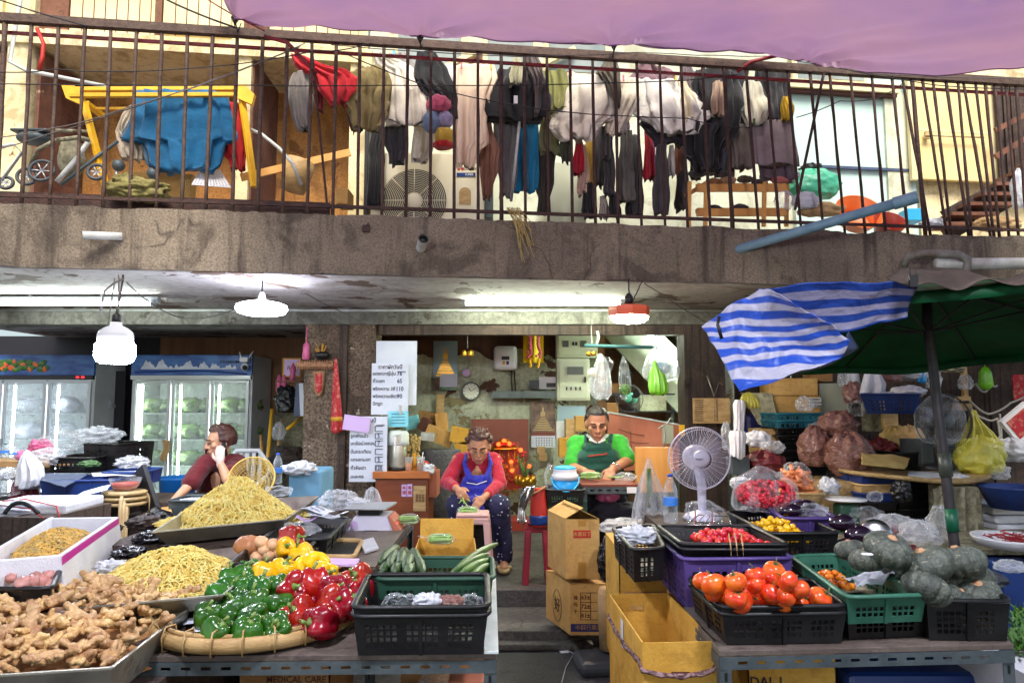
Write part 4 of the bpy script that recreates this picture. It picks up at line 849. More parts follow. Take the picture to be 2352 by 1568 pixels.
def strands(mb,c,rx,ry,h,n,ln,th,pw=1.2,curl=.35,spill=1.08,rz=0):
 for i in range(n):
  a=rnd(0,6.283);r=math.sqrt(rnd(0,1))*spill;rr=min(r,1.)
  x=rx*r*math.cos(a);y=ry*r*math.sin(a);z=hmap(x,y,rx,h)*(1-rr**pw)+rnd(-.3,.8)*ln*.14+.004
  d=Vector((rnd(-1,1),rnd(-1,1),0)).normalized();sl=-h*pw*rr**(pw-1)/max(rx,.01)if r<1 else 0;rad=Vector((math.cos(a),math.sin(a),0));d.z=d.dot(rad)*sl+rnd(-.35,.5)
  d.normalize();sd=d.cross(Vector((0,0,1))).normalized()*rnd(-curl,curl);L=ln*rnd(.6,1.1);p=Vector((x*math.cos(rz)-y*math.sin(rz)+c[0],x*math.sin(rz)+y*math.cos(rz)+c[1],z+c[2]))
  pts=[p+d*L*(t-.5)+sd*L*(t-.5)**2*2+Vector((0,0,-L*.25*(2*(t-.5))**2))for t in(0,.33,.66,1)]
  if r>1:pts=[Vector((q.x,q.y,max(q.z,c[2]+.002)))for q in pts]
  mb.tube(pts,[th,th*1.1,th,th*.6],4,smooth=False,mi=i%3==0)
def mound(mb,c,rx,ry,h,pw=1.2,rz=0,nz=.1):
 def f(u,v):
  a=2*math.pi*u;r=v;x=rx*r*math.cos(a);y=ry*r*math.sin(a);z=hmap(x,y,rx,h)*(1-r**pw)-.012
  return(x*math.cos(rz)-y*math.sin(rz)+c[0],x*math.sin(rz)+y*math.cos(rz)+c[1],max(z,-.01)+c[2])
 mb.sheet(f,60,24)
TZ=.72
tq=[PZ(280,1507,TZ),PZ(1140,1500,TZ),PZ(1127,1300,TZ),PZ(640,1268,TZ)]
frame_table('slotted_table',tq,TZ,'tabletop','dark slotted steel table carrying the peppers and the black crates')
mb=MB();a=PZ(1112,1503,TZ);b=PZ(1145,1503,TZ);c_=PZ(1138,1300,TZ);d_=PZ(1112,1300,TZ)
mb.hexa([p+Vector((0,0,.003))for p in(a,b,c_,d_)],[p+Vector((0,0,.009))for p in(a,b,c_,d_)]);solo('white_board',mb,'tablewhite','narrow flaking white painted board along the right edge of the pepper table','board')
sh=MB();sh.box((-.62,2.75,.30),(1.1,.7,.02));solo('low_shelf',sh,'plank','low shelf board under the pepper table','shelf')
tc=Vector((P(590,1400,2.62).x,2.74,TZ+.004));RT=.362;EY=1.30
bt=root('bamboo_tray',tc,'round woven bamboo tray full of bell peppers on the front table','tray')
def weave(u,v):
 a=2*math.pi*u;r=RT*v;return tc+Vector((r*math.cos(a),EY*r*math.sin(a),.012+.045*max(0,v-.8)/.2*v+.0015*math.sin(r*160)*math.sin(a*60)))
mb=MB();mb.sheet(weave,96,40,.003);wpart(bt,'woven_base',mb,'wicker')
mb=MB();mb.tube([tc+Vector((RT*math.cos(a),EY*RT*math.sin(a),.03+.004*math.sin(3*a)))for a in[2*math.pi*k/72 for k in range(72)]],.016,10,closed=True,flat=1.5);wpart(bt,'outer_rim',mb,'bamboo')
mb=MB();mb.tube([tc+Vector(((RT-.02)*math.cos(a),EY*(RT-.02)*math.sin(a),.052+.003*math.sin(3*a)))for a in[2*math.pi*k/72 for k in range(72)]],.008,8,closed=True);wpart(bt,'inner_rim',mb,'bamboo')
for k in range(26):
 a=2*math.pi*k/26+.1;mb=MB();q=[(.0,-.028),(.022,-.02),(.026,.02),(.012,.05),(-.022,.05),(-.03,.02)]
 mb.tube([tc+Vector(((RT+x)*math.cos(a),EY*RT*math.sin(a)+x*math.sin(a),.028+z))for x,z in q],.0028,5,closed=True);wpart(bt,'lashing',mb,'bamboo')
random.seed(21)
for i,(x,y)in enumerate(((455,1400),(470,1445),(450,1430),(520,1462),(660,1462),(700,1450))):
 p=PZ(x,y,TZ+.03);a0=rnd(0,3);mb=MB();mb.sheet(lambda u,v:p+Vector(((u-.5)*.1*math.cos(a0)-(v-.5)*.07*math.sin(a0),(u-.5)*.1*math.sin(a0)+(v-.5)*.07*math.cos(a0),.004+.003*i*.5+.006*math.sin(u*4+i))),6,6,.001)
 solo('paper_scrap',mb,'paper',['paper scrap at the left rim of the bamboo tray','paper scrap in front of the leftmost green pepper','creased scrap furthest left in the bamboo tray','paper scrap before the front green peppers','paper scrap between the green and red peppers','paper scrap under the lowest red pepper'][i],'paper')
kinds={'g':[mk_pepper('pgreen',k)for k in range(4)],'y':[mk_pepper('pyellow',k+5)for k in range(3)],'r':[mk_pepper('pred',k+9,.053)for k in range(3)]}
cn={'g':'green','y':'yellow','r':'red'}
PEP=[('g','back row',.83,[(531,1333),(562,1330),(574,1316)]),('g','upper middle row',.815,[(530,1354),(565,1355),(602,1358),(634,1352)]),('g','middle row',.80,[(503,1380),(545,1384),(584,1392),(636,1392),(674,1372)]),('g','lower middle row',.785,[(476,1420),(530,1412),(582,1420)]),('g','front row',.775,[(498,1457),(568,1455),(634,1446)]),('y','back row',.86,[(694,1279),(722,1296)]),('y','front row',.84,[(601,1320),(648,1316),(698,1308),(742,1318)]),('r','back row',.845,[(672,1350),(715,1344),(764,1352),(824,1332)]),('r','middle row',.81,[(760,1386),(802,1388),(822,1362)]),('r','front row',.785,[(690,1413),(736,1430),(772,1408)])]
under={'g':[(545,1400,.79),(600,1400,.765),(640,1420,.765),(560,1380,.765)],'r':[(715,1395,.77),(790,1360,.78),(740,1370,.78)],'y':[(640,1335,.79),(680,1330,.79)]}
random.seed(31)
for c0,row,z,pts in PEP:
 for i,(x,y)in enumerate(pts):
  wh=ORD[i]if i<len(pts)-1 or len(pts)==1 else 'rightmost'
  tx=rnd(.7,1.5)if rnd(0,1)>.35 else rnd(-.4,.4)
  place(kinds[c0][i%len(kinds[c0])],PZ(x,y,z),(tx,rnd(-.4,.4),rnd(-1.2,1.2)),rnd(1.0,1.2),f'{wh} glossy {cn[c0]} bell pepper in the {row} of its heap',group=f'{cn[c0]} bell peppers on the bamboo tray',cat='bell pepper')
for c0,l in under.items():
 for x,y,z in l:place(kinds[c0][0],PZ(x,y,z),None,.95,f'{cn[c0]} bell pepper mostly buried under the others in the tray',group=f'{cn[c0]} bell peppers on the bamboo tray',cat='bell pepper')
place(kinds['y'][1],PZ(655,1256,.9),(1.2,.2,.4),.9,'yellow bell pepper lying in the squash crate',cat='bell pepper')
place(kinds['r'][1],PZ(668,1232,.93),(1.5,.1,1.2),1.05,'long red bell pepper lying on top of the squash crate',cat='bell pepper')
for l in kinds.values():
 for o in l:discard(o)
fq=[(812,1398),(1120,1395),(1117,1320),(848,1322)]
crate('plastic_crate',[PZ(x,y,.868)for x,y in fq],.846,TZ+.003,'crateblack','lower of the two nested black crates at the front of the pepper table')
crate('plastic_crate',[PZ(x,y,.868)for x,y in fq],.872,TZ+.024,'crateblack','upper black crate holding a few clear bags beside the red peppers')
for i,(x,y,rx,mt,lb)in enumerate(((925,1385,42,'bagclear','clear bag lying left in the front black crate'),(985,1383,34,'bagwhite','white mushrooms bag in the middle of the front black crate'),(1035,1388,32,'shallotbag','bag of pale brown roots in the front black crate'),(1085,1385,24,'bagclear','clear bag at the right end of the front black crate'))):
 lump('bag',x,y,2.5,rx,20,mt,lb,seed=i*5+2,nz=.35,ns=3,ry=26,base=TZ+.03)
crate('plastic_crate',[PZ(x,y,.86)for x,y in((866,1330),(1132,1328),(1128,1280),(900,1280))],.86,TZ+.003,'cratedgreen','dark green crate of cucumbers behind the front black crates')
random.seed(5)
def cuke(name,a,b,r,mt,lb,cat='cucumber',group=None,nb=.1):
 a,b=Vector(a),Vector(b);mb=MB();n=12;pts=[];rs=[]
 for k in range(n+1):
  t=k/n;p=a.lerp(b,t);p.z+=nb*(b-a).length*t*(1-t);pts.append(p);rs.append(r*max(.12,(math.sin(math.pi*min(max(t,.03),.97)))**.38))
 mb.tube(pts,rs,12);return solo(name,mb,mt,lb,cat,group)
ck=[((872,1292,2.86),(905,1262,3.1)),((893,1300,2.82),(912,1268,3.1)),((918,1296,2.84),(925,1266,3.1)),((930,1306,2.8),(944,1276,3.0)),((877,1312,2.8),(900,1292,2.95)),((950,1312,2.84),(925,1260,3.15)),((964,1310,2.86),(948,1262,3.15)),((972,1318,2.82),(955,1280,3.0)),((905,1316,2.78),(915,1296,2.9)),((938,1318,2.76),(938,1298,2.9)),((885,1278,2.95),(915,1258,3.2))]
for i,(a,b)in enumerate(ck):cuke('cucumber',P(*a),P(*b),.023,'cuke','thick dark green cucumber in the pile left in the green crate',group='thick cucumbers in the dark green crate')
lc=[((1035,1318,2.8),(1142,1248,3.25)),((1030,1322,2.78),(1120,1272,3.1)),((1050,1324,2.78),(1122,1284,3.05)),((1060,1316,2.82),(1112,1292,3.0)),((1080,1326,2.78),(1126,1296,3.0)),((1090,1320,2.84),(1128,1306,3.0))]
for i,(a,b)in enumerate(lc):cuke('long_cucumber',P(*a),P(*b),.016,'longcuke',['longest thin cucumber pointing up to the right from the green crate'][0]if i==0 else f'thin pale green cucumber, number {i + 1} down the right side of the green crate' if False else('longest thin cucumber pointing up to the right from the green crate' if i==0 else 'thin pale green cucumber in the bundle right in the green crate'),group=None if i==0 else 'thin cucumbers in the dark green crate')
cb=carton('carton',[PZ(x,y,.84)for x,y in((948,1275),(1096,1275),(1090,1235),(962,1235))],.84,.66,'cardyellow','opened yellow carton with a bag of beans behind the cucumbers',flaps=((0,.10,12),(2,.095,82)))
mb=MB();mb.box((cb.location.x,3.45,.33),(.36,.4,.65));solo('stool_box',mb,'cardbrown','brown box under the opened yellow carton behind the cucumbers','box')
def beanbag(px,py,Y,w,h,lb,tied=True,base=None,mt='bagclear'):
 k=K(Y);c=P(px,py,Y);r=root('bean_bag',(c.x,c.y,c.z-h*k),lb,'bag');mb=MB()
 for i in range(26):
  yy=rnd(-1,1);zz=rnd(-1,1)*math.sqrt(1-yy*yy);L=w*k*.8*rnd(.8,1.05);a=c+Vector((-L,yy*h*k*.9,zz*h*k*.75));b=c+Vector((L,yy*h*k*.9+rnd(-.01,.01),zz*h*k*.75+rnd(-.005,.005)))
  mb.tube(ties(a,(a+b)/2+Vector((0,0,rnd(-.012,.012))),b,6),.0042,5)
 wpart(r,'green_beans',mb,'bean');mb=MB();mb.ball(c,(w*k,h*k*1.15,h*k),30,20,nz=.12,ns=2.5,seed=px)
 if tied:mb.loft([(c+Vector((-w*k*(.9+.5*t),0,.004+.01*t)),.006+.012*t,.012+.02*t)for t in(0,.3,.6,1)],14,4,.5,.003,2)
 wpart(r,'plastic_film',mb,mt);return r
beanbag(1012,1238,3.5,32,13,'clear bag of green beans lying in the opened yellow carton')
beanbag(938,1192,4.2,26,13,'clear bag of green beans on the table right of the scale',tied=False)
frame_table('stall_table',[PZ(640,1300,.8),PZ(862,1300,.8),PZ(950,1190,.8),PZ(700,1190,.8)],.80,'tabletop','long grey brown table carrying the weighing scale',rail=.035)
mb=MB();mb.box((-1.85,3.0,.38),(1.5,1.3,.72));solo('display_bench',mb,'darkwood','dark bench under the trays of shredded ginger at the left','bench')
mb=MB();mb.box((-1.5,3.95,.43),(.85,1.1,.83));solo('display_bench',mb,'darkwood','dark rear bench under the tray with the tallest yellow heap','bench')
for x,y,Y,rx,rz_,mt,lb,sd in((352,1236,3.5,40,16,'bagblack','black plastic bag lying between the two yellow heaps',31),(300,1268,3.3,34,12,'bagblack','black film crumpled beside the white foam box',32),(255,1300,2.95,30,14,'bagwhite','white plastic crumpled between the foam box and the lower yellow heap',33),(330,1200,3.9,36,14,'darkwood','dark sacking behind the black plastic bag',34),(230,1215,4.1,40,12,'bagblack','flat black bag before the stacked round stools',35)):lump('plastic_bag',x,y,Y,rx,rz_,mt,lb,seed=sd,nz=.4,ns=3)
def tray(q,zr,dp,mt,lb,shrink=.86,th=.004,rimw=.009,cat='tray',name='steel_tray'):
 q=[Vector((p.x,p.y,zr))for p in q];c=sum(q,Vector())/4;r=root(name,(c.x,c.y,zr-dp),lb,cat);bt_=[Vector((c.x+(p.x-c.x)*shrink,c.y+(p.y-c.y)*shrink,zr-dp))for p in q];mb=MB()
 for i in range(4):mb.panel((bt_[i],bt_[(i+1)%4],q[(i+1)%4],q[i]),[0,1],[0,1],lambda I,J:True,-th)
 mb.panel([p+Vector((0,0,.0005))for p in bt_],[0,1],[0,1],lambda I,J:True,th);wpart(r,'pan',mb,mt)
 mb=MB()
 for i in range(4):mb.bar(q[i],q[(i+1)%4],rimw,rimw*.6)
 wpart(r,'rim',mb,mt);return r
tray([PZ(150,1398,.84),PZ(512,1366,.84),PZ(652,1243,.84),PZ(318,1283,.84)],.84,.06,'steel','steel tray with the lower heap of shredded yellow ginger')
tray([PZ(350,1222,.93),PZ(658,1192,.93),PZ(732,1139,.93),PZ(462,1152,.93)],.93,.07,'steel','steel tray with the tall heap of shredded yellow ginger')
random.seed(41)
c1=P(398,1330,2.98);c1.z=.79;mb=MB();mound(mb,c1,.29,.27,.10,1.5);mb.m=[1]*len(mb.m);strands(mb,c1,.30,.28,.12,2900,.066,.0025,1.5,spill=1.12);solo('shredded_ginger',mb,['noodle','noodled'],'lower heap of finely shredded yellow ginger in a steel tray','shredded ginger',kind='stuff')
c2=P(542,1190,3.95);c2.z=.875;mb=MB();mound(mb,c2,.32,.32,.205,1.2);mb.m=[1]*len(mb.m);strands(mb,c2,.33,.33,.228,3900,.07,.0027,1.15,spill=1.15);solo('shredded_ginger',mb,['noodle','noodled'],'tall heap of finely shredded yellow ginger in the rear tray','shredded ginger',kind='stuff')
fb=root('foam_box',PZ(110,1260,.80),'white foam box with pink tape holding dried yellow root strips','box')
zf=.95;qf=[PZ(-70,1292,zf),PZ(140,1275,zf),PZ(272,1186,zf),PZ(112,1188,zf)];bq=[Vector((p.x*.99-.0,p.y+.02,.80))for p in qf];mb=MB()
for i in range(4):mb.panel((bq[i],bq[(i+1)%4],qf[(i+1)%4],qf[i]),[0,1],[0,1],lambda I,J:True,-.02)
mb.panel([p+Vector((0,0,.002))for p in bq],[0,1],[0,1],lambda I,J:True,.01);wpart(fb,'walls',mb,'foam',.004)
mb=MB();o1=Vector((.006,-.001,0));a,b=qf[1]+o1,qf[2]+o1;d=Vector((0,0,-1));mb.add([a+d*.004,b+d*.004,b+d*.036,a+d*.036],[(0,1,2,3)]);m=a.lerp(b,.42);m2=a.lerp(b,.54);mb.add([m+d*.036,m2+d*.036,m2+d*.085,m+d*.085],[(0,1,2,3)]);wpart(fb,'pink_tape',mb,'pinktape')
cf=(qf[0]+qf[1]+qf[2]+qf[3])/4;cf.z=.90;mb=MB();mound(mb,cf,.12,.34,.06,1.6,rz=.32);mb.m=[1]*len(mb.m);strands(mb,cf,.12,.34,.065,1000,.055,.0042,1.5,rz=.32,spill=.98);solo('dried_root_strips',mb,['root','burlapy'],'heap of thin yellow brown root strips in the white foam box','root strips',kind='stuff')
crate('plastic_crate',[PZ(-150,1352,.89),PZ(118,1350,.89),PZ(146,1282,.89),PZ(-90,1282,.89)],.89,.76,'crateblack','black crate of pinkish galangal at the left edge below the foam box')
random.seed(12);mb=MB();mb.ball((0,0,0),(.022,.02,.018),14,10,nz=.3,seed=3);g0=obj('galangal_piece',mb,'shallot')
for i in range(46):place(g0,PZ(rnd(-60,118),rnd(1292,1345),rnd(.86,.90)),None,rnd(.8,1.6),'pinkish galangal piece heaped in the black crate at the left edge',group='galangal in the black crate at left',cat='galangal')
discard(g0)
gz=.79;gq=[PZ(-150,1560,gz),PZ(258,1533,gz),PZ(440,1392,gz),PZ(90,1398,gz)]
tray(gq,gz,.10,'steel','large steel tray heaped with whole ginger roots at the front left',shrink=.9)
mb=MB();mb.box((-1.75,2.35,.33),(1.35,.8,.66));solo('display_bench',mb,'darkwood','low dark bench under the big tray of ginger roots','bench')
mb=MB();a,b=PZ(-40,1432,.80),PZ(150,1366,.80);mb.bar(a,b,.015,.05);solo('foam_strip',mb,'foam','narrow white foam strip behind the ginger roots','foam strip')
gin=[mk_ginger(k)for k in range(8)]
random.seed(55);gcx,gcy=-1.60,2.42;n=0;tries=0
while n<290 and tries<6000:
 tries+=1;x=rnd(-2.1,-1.10);y=rnd(2.03,2.92)
 if x>-1.12-(y-2.0)*.16:continue
 rx,ry=(x+1.58)/.58,(y-2.42)/.56;r=math.hypot(rx,ry);h=max(0,1-r**2.4)*.13
 z=.712+h*.95+rnd(0,.016)+(n/293.)*.012
 place(gin[n%8],(x,y,z),(rnd(-.45,.45),rnd(-.35,.35),rnd(0,6.3)),rnd(.62,.9),'knobbly beige ginger root in the big heap at the front left',group='ginger roots heaped in the front left tray',cat='ginger');n+=1
for x,y,z in((238,1326,.885),(246,1340,.875),(215,1350,.87),(140,1375,.86),(345,1385,.83),(370,1420,.81)):place(gin[(x+y)%8],PZ(x,y,z),(rnd(-.3,.3),rnd(-.9,-.2),rnd(0,6)),.9,'knobbly beige ginger root in the big heap at the front left',group='ginger roots heaped in the front left tray',cat='ginger')
mb=MB();c3=Vector((-1.6,2.45,.695));mound(mb,c3,.52,.42,.12,2.4);solo('ginger_heap_core',mb,'gingerdark','buried ginger roots filling the middle of the front left heap','ginger',kind='stuff')
for o in gin:discard(o)
crate('plastic_crate',[PZ(x,y,.87)for x,y in((528,1296),(672,1292),(724,1242),(592,1243))],.87,.80-.02,'crateblack','small black crate of squash and onions behind the yellow peppers')
crate('plastic_crate',[PZ(x,y,.88)for x,y in((600,1240),(752,1238),(800,1188),(668,1189))],.88,.805,'crateblack','black crate of plastic film and newspapers left of the scale')
c=P(572,1253,3.2);sq=root('squash',(c.x,c.y,c.z-.05),'brown bottle shaped squash lying in the small black crate','squash');mb=MB();mb.ball(c,(.066,.05,.044),28,18,fn=lambda th,ph:1+.05*math.sin(8*th),nz=.1);wpart(sq,'flesh',mb,'squash');mb=MB();mb.tube([c+Vector((.05,-.02,0)),c+Vector((.075,-.035,.008))],[.014,.008],10);wpart(sq,'stem',mb,'stem')
for i,(x,y)in enumerate(((608,1262),(628,1250),(600,1244),(645,1268),(618,1275),(590,1280))):mb=MB();c=P(x,y,3.15);mb.ball(c,(.03,.028,.026),20,14,nz=.12,seed=i);solo('onion',mb,'onion','pale orange onion beside the brown squash in the small black crate','onion','onions beside the squash')
lump('plastic_film',690,1215,3.6,40,16,'bagclear','crumpled clear film lying in the crate left of the scale',seed=4,ry=40)
for i,(x,y,w,a,mt,lb)in enumerate(((725,1180,36,-.3,'paper','folded newspaper on the crate left of the scale'),(745,1192,34,.3,'paper','second newspaper sheet half under the folded one'),(705,1196,24,.2,'pinkpaper','small pink printed slip under the newspapers'),(770,1186,26,-.1,'paper','white receipt sheet beside the newspapers'))):
 c=P(x,y,3.75-.03*i);k=K(3.7);mb=MB();mb.sheet(lambda u,v:c+Vector(((u-.5)*2*w*k*math.cos(a)-(v-.5)*w*1.4*k*math.sin(a),(u-.5)*2*w*k*math.sin(a)+(v-.5)*w*1.4*k*math.cos(a),.01+(3-i)*.004+.012*math.sin(u*5+i))),12,8,.002);o=solo('newspaper',mb,mt,lb,'newspaper')
 if mt=='paper':
  mb=MB()
  for r_ in range(7):
   if r_==3:continue
   v=.12+r_*.12;L=rnd(.5,.85);mb.add([c+Vector(((uu-.5)*2*w*k*math.cos(a)-(vv-.5)*w*1.4*k*math.sin(a),(uu-.5)*2*w*k*math.sin(a)+(vv-.5)*w*1.4*k*math.cos(a),.0135+(3-i)*.004+.012*math.sin(uu*5+i)))for uu,vv in((.1,v),(.1+L*.4,v),(.1+L*.8,v),(.1+L*.8,v+.05),(.1+L*.4,v+.05),(.1,v+.05))],[(0,1,4,5),(1,2,3,4)])
  obj('print_lines',mb,'inkblue',o,o.location)
r=root('mesh_tray',PZ(772,1262,.80),'small bamboo framed tray with black mesh lying on the scale table','tray');q=[PZ(x,y,.815)for x,y in((712,1278),(812,1280),(832,1242),(742,1240))]
mb=MB();pts=[]
for i in range(4):
 a,b,d=q[i-1],q[i],q[(i+1)%4]
 for t in(0,.5,1):p1=b+(a-b).normalized()*.03;p2=b+(d-b).normalized()*.03;pts.append(p1.lerp(b,t).lerp(b.lerp(p2,t),t))
mb.tube(pts,.010,8,closed=True,flat=1.4);wpart(r,'bamboo_frame',mb,'bamboo');mb=MB();xs=[k/30 for k in range(31)];mb.panel([p-Vector((0,0,.006))for p in q],xs,xs,lambda I,J:not(I%3==1 and J%3==1),.001);wpart(r,'mesh',mb,'black')
for i,(pts,mt,lb)in enumerate(((((838,1272),(870,1262),(858,1238),(826,1246)),'bagwhite','packet of white plastic bags right of the mesh tray'),(((728,1300),(820,1302),(826,1288),(738,1286)),'pinkpaper','pink and white printed packet behind the yellow peppers'))):
 q=[PZ(x,y,.805)for x,y in pts];mb=MB();mb.hexa(q,[p+Vector((0,0,.012))for p in q]);solo('packet',mb,mt,lb,'packet',bevel=.003)
sc_=root('weighing_scale',P(858,1225,4.05),'grey electronic weighing scale with flat steel plate on the left table','scale');Ys=4.05
def sp(px,py,dy=0):return P(px,py,Ys+dy)
a,b=sp(793,1229),sp(905,1229);dv=Vector((0,.30,0));c_,d_=sp(886,1188,.0),sp(808,1188,.0)
mb=MB();mb.hexa([a,b,b+dv,a+dv],[d_+Vector((0,.05,0)),c_+Vector((0,.05,0)),c_+dv*.9,d_+dv*.9]);wpart(sc_,'body',mb,'scale',.012)
mb=MB();e1,e2=sp(905,1229),sp(928,1226,.02);mb.hexa([b+Vector((.002,0,0)),e2,e2+dv*.9,b+dv+Vector((.002,0,0))],[c_+Vector((.002,.05,0)),c_+Vector((.012,.05,0)),c_+Vector((.012,0,0))+dv*.8,c_+dv*.9+Vector((.002,0,0))]);wpart(sc_,'sloped_panel',mb,'pinkboard',.004)
mb=MB();e=sp(852,1161,.14);mb.box(e,(.245,.27,.012),M=Matrix.Rotation(R(-4),4,'Z'));wpart(sc_,'plate',mb,'scaletop',.004);mb=MB();mb.box(e-Vector((0,0,.024)),(.12,.12,.036));wpart(sc_,'plate_support',mb,'black')
mb=MB();mb.lathe([(.001,0),(.022,0)],20,M=face_cam(sp(812,1205,-.004)+Vector((0,0,0))),cap0=False,cap1=False);s1=wpart(sc_,'round_sticker',mb,'pinkpaper')
mb=MB();mb.box(sp(911,1203,.1),(.008,.10,.022),M=Matrix.Rotation(R(24),4,'Y'));wpart(sc_,'red_digits',mb,'ledred')
mb=MB();mb.loft([(sp(852,1229,.0)+Vector((0,-.002,z)),.05-z*.4,.004)for z in(0,.015,.028)],16);wpart(sc_,'dark_recess',mb,'black')
for i,(x,y,rx,rz_,mt,lb,nk)in enumerate(((778,1150,40,24,'bag','pile of thin translucent carrier bags behind the scale',None),(822,1158,26,14,'bagwhite','white plastic bag lying left behind the scale plate',None))):lump('carrier_bag',x,y,4.3,rx,rz_,mt,lb,seed=i*7+1,nz=.4,ns=3.2,neck=nk)
hang('carrier_bag',[(1118,850,856),(1126,842,866),(1142,838,872),(1168,834,880)],4.35,'bag','upright white carrier bag with looped handles behind the scale','bag',depth=.05,waves=7)
cm=carton('carton',pbox(566,770,2.72,.4),.585,.32,'cardbrown','brown carton lettered in brown on the shelf under the pepper table',closed=True)
p=P(680,1560,2.715);mb=text_mb('MEDICAL CARE',.032,face_cam(p));wpart(cm,'lettering',mb,'inkbrown')
mb=MB();c=P(700,1552,2.72);mb=text_mb('PREMIUM',.014,face_cam(P(640,1543,2.715)));wpart(cm,'lettering',mb,'inkbrown')
cd_=root('food_tub',P(1078,1568,2.75),'white plastic tub with a pink lid under the pepper table','tub');c=P(1072,1568,2.75);mb=MB();mb.box(c-Vector((0,0,.03)),(.12,.12,.09));wpart(cd_,'tub_body',mb,'plasticwhite',.015);mb=MB();mb.box(c+Vector((0,0,.022)),(.13,.13,.014));wpart(cd_,'lid',mb,'pinkboard',.006)
lump('plastic_film',1010,1560,2.8,40,22,'bagclear','heap of clear bags beside the tub under the pepper table',seed=9,nz=.4,ns=4)
mb=MB();mb.box((-.2,2.95,.15),(.5,.5,.3));solo('storage_box',mb,'cardbrown','brown box standing on the ground under the pepper table','box')
RZT=.72
frame_table('slotted_table',[PZ(1652,1494,RZT),PZ(2328,1478,RZT),PZ(2200,1380,RZT),PZ(1570,1392,RZT)],RZT,'tabletop','dark slotted steel table carrying the tomato and pumpkin crates')
mb=MB();mb.box((1.4,3.3,.62),(1.1,.46,.36));solo('display_bench',mb,'darkwood','dark bench hidden under the rear fruit crates at right','bench')
mb=MB();mb.box((1.2,3.98,.44),(.84,.72,.84));solo('display_bench',mb,'darkwood','dark rear bench holding the white fan and the bag of red tomatoes','bench')
G=RZT+.003
tqr=[(1659,1394),(1943,1390),(1860,1330),(1583,1326)]
crate('plastic_crate',[PZ(x,y,.845)for x,y in tqr],.822,G,'crateblack','lower nested black crate under the big red tomatoes')
crate('plastic_crate',[PZ(x,y,.845)for x,y in tqr],.845,G+.02,'crateblack','front black crate heaped with big red and orange tomatoes')
gqr=[(1946,1371),(2128,1365),(1926,1273),(1818,1277)]
crate('plastic_crate',[PZ(x,y,.865)for x,y in gqr],.83,G,'crateblack','black crate nested under the green crate of small orange tomatoes')
crate('plastic_crate',[PZ(x,y,.875)for x,y in gqr],.875,G+.06,'crategreen','sea green crate with a few small orange tomatoes and a crumpled paper')
crate('plastic_crate',[PZ(x,y,.855)for x,y in((2128,1378),(2320,1380),(2190,1300),(2010,1300))],.855,G,'crateblack','black crate under the heap of dark green pumpkins')
ppq=[(1570,1284),(1820,1281),(1732,1238),(1507,1232)]
crate('plastic_crate',[PZ(x,y,.905)for x,y in ppq],.905,G-.02,'cratepurple','purple crate under the crate of small red tomatoes',shrink=.9,cell=.022,bar=.008)
rq=[(1568,1250),(1809,1251),(1722,1208),(1512,1208)]
crate('plastic_crate',[PZ(x,y,.955)for x,y in rq],.937,.89,'crateblack','thin black crate nested just above the purple one')
crate('plastic_crate',[PZ(x,y,.955)for x,y in rq],.957,.895,'crateblack','black crate of small bright red tomatoes on top of the purple crate')
yq=[(1768,1225),(1926,1223),(1797,1164),(1671,1176)]
crate('plastic_crate',[PZ(x,y,.95)for x,y in yq],.95,.84,'crateblack','black crate of small yellow tomatoes behind the green crate')
bq_=[(1800,1190),(1920,1190),(1860,1150),(1740,1150)]
crate('plastic_crate',[PZ(x,y,.97)for x,y in bq_],.97,.86,'cratepurple','dark purple crate with eggplants behind the yellow tomatoes',holes=False)
toms=[mk_tomato(k)for k in range(4)]
TL=[('top row',.945,[(1690,1335),(1735,1322),(1778,1311),(1810,1335)]),('second row',.92,[(1614,1333),(1640,1343),(1736,1342),(1768,1330),(1835,1352)]),('third row',.895,[(1640,1360),(1770,1364),(1805,1370),(1828,1358),(1690,1372)]),('front row',.865,[(1668,1372),(1702,1384),(1735,1366),(1795,1382),(1884,1374)]),('bottom row',.845,[(1690,1390),(1728,1388),(1770,1388),(1840,1384),(1872,1382),(1750,1376)])]
random.seed(61)
for row,z,pts in TL:
 pts=sorted(pts)
 for i,(x,y)in enumerate(pts):
  wh=ORD[i]if i<len(pts)-1 else 'rightmost'
  place(toms[i%4],PZ(x,y,z-.012),(rnd(-.3,1.1),rnd(-.6,.6),rnd(0,6)),rnd(.8,1.12),f'{wh} big tomato in the {row} of the front heap',group='big tomatoes in the front black crate',cat='tomato')
for o in toms:discard(o)
cr=mk_cherry('cherryr',.0145);cy=mk_cherry('cherryy',.0155,1.15);co=mk_cherry('cherryo',.0135)
def fill(o,q,n,z0,h,label,group,s=(.85,1.15),inset=.8):
 c=sum(q,Vector())/4
 for i in range(n):
  u,v=rnd(0,1),rnd(0,1);p=q[0]*(1-u)*(1-v)+q[1]*u*(1-v)+q[2]*u*v+q[3]*(1-u)*v;p=c+(p-c)*inset
  d=4*min(u,1-u)*min(v,1-v)*2;place(o,(p.x,p.y,z0+(i/n)*h*min(1,.3+d)),(rnd(0,3),rnd(0,3),0),rnd(*s),label,group=group,cat='cherry tomato')
fill(cr,quad(((1606,1250),(1796,1250),(1722,1218),(1560,1220)),.94),150,.917,.05,'tiny bright red tomato in the crate above the purple one','tiny red tomatoes in the black crate')
fill(cy,quad(((1768,1220),(1880,1220),(1800,1180),(1690,1188)),.95),98,.90,.06,'tiny yellow tomato in the crate behind the green one','tiny yellow tomatoes in the black crate')
fill(co,quad(((1880,1330),(1972,1328),(1930,1298),(1860,1302)),.85),44,.81,.04,'small orange tomato in the sea green crate','small orange tomatoes in the sea green crate')
for o in(cr,cy,co):discard(o)
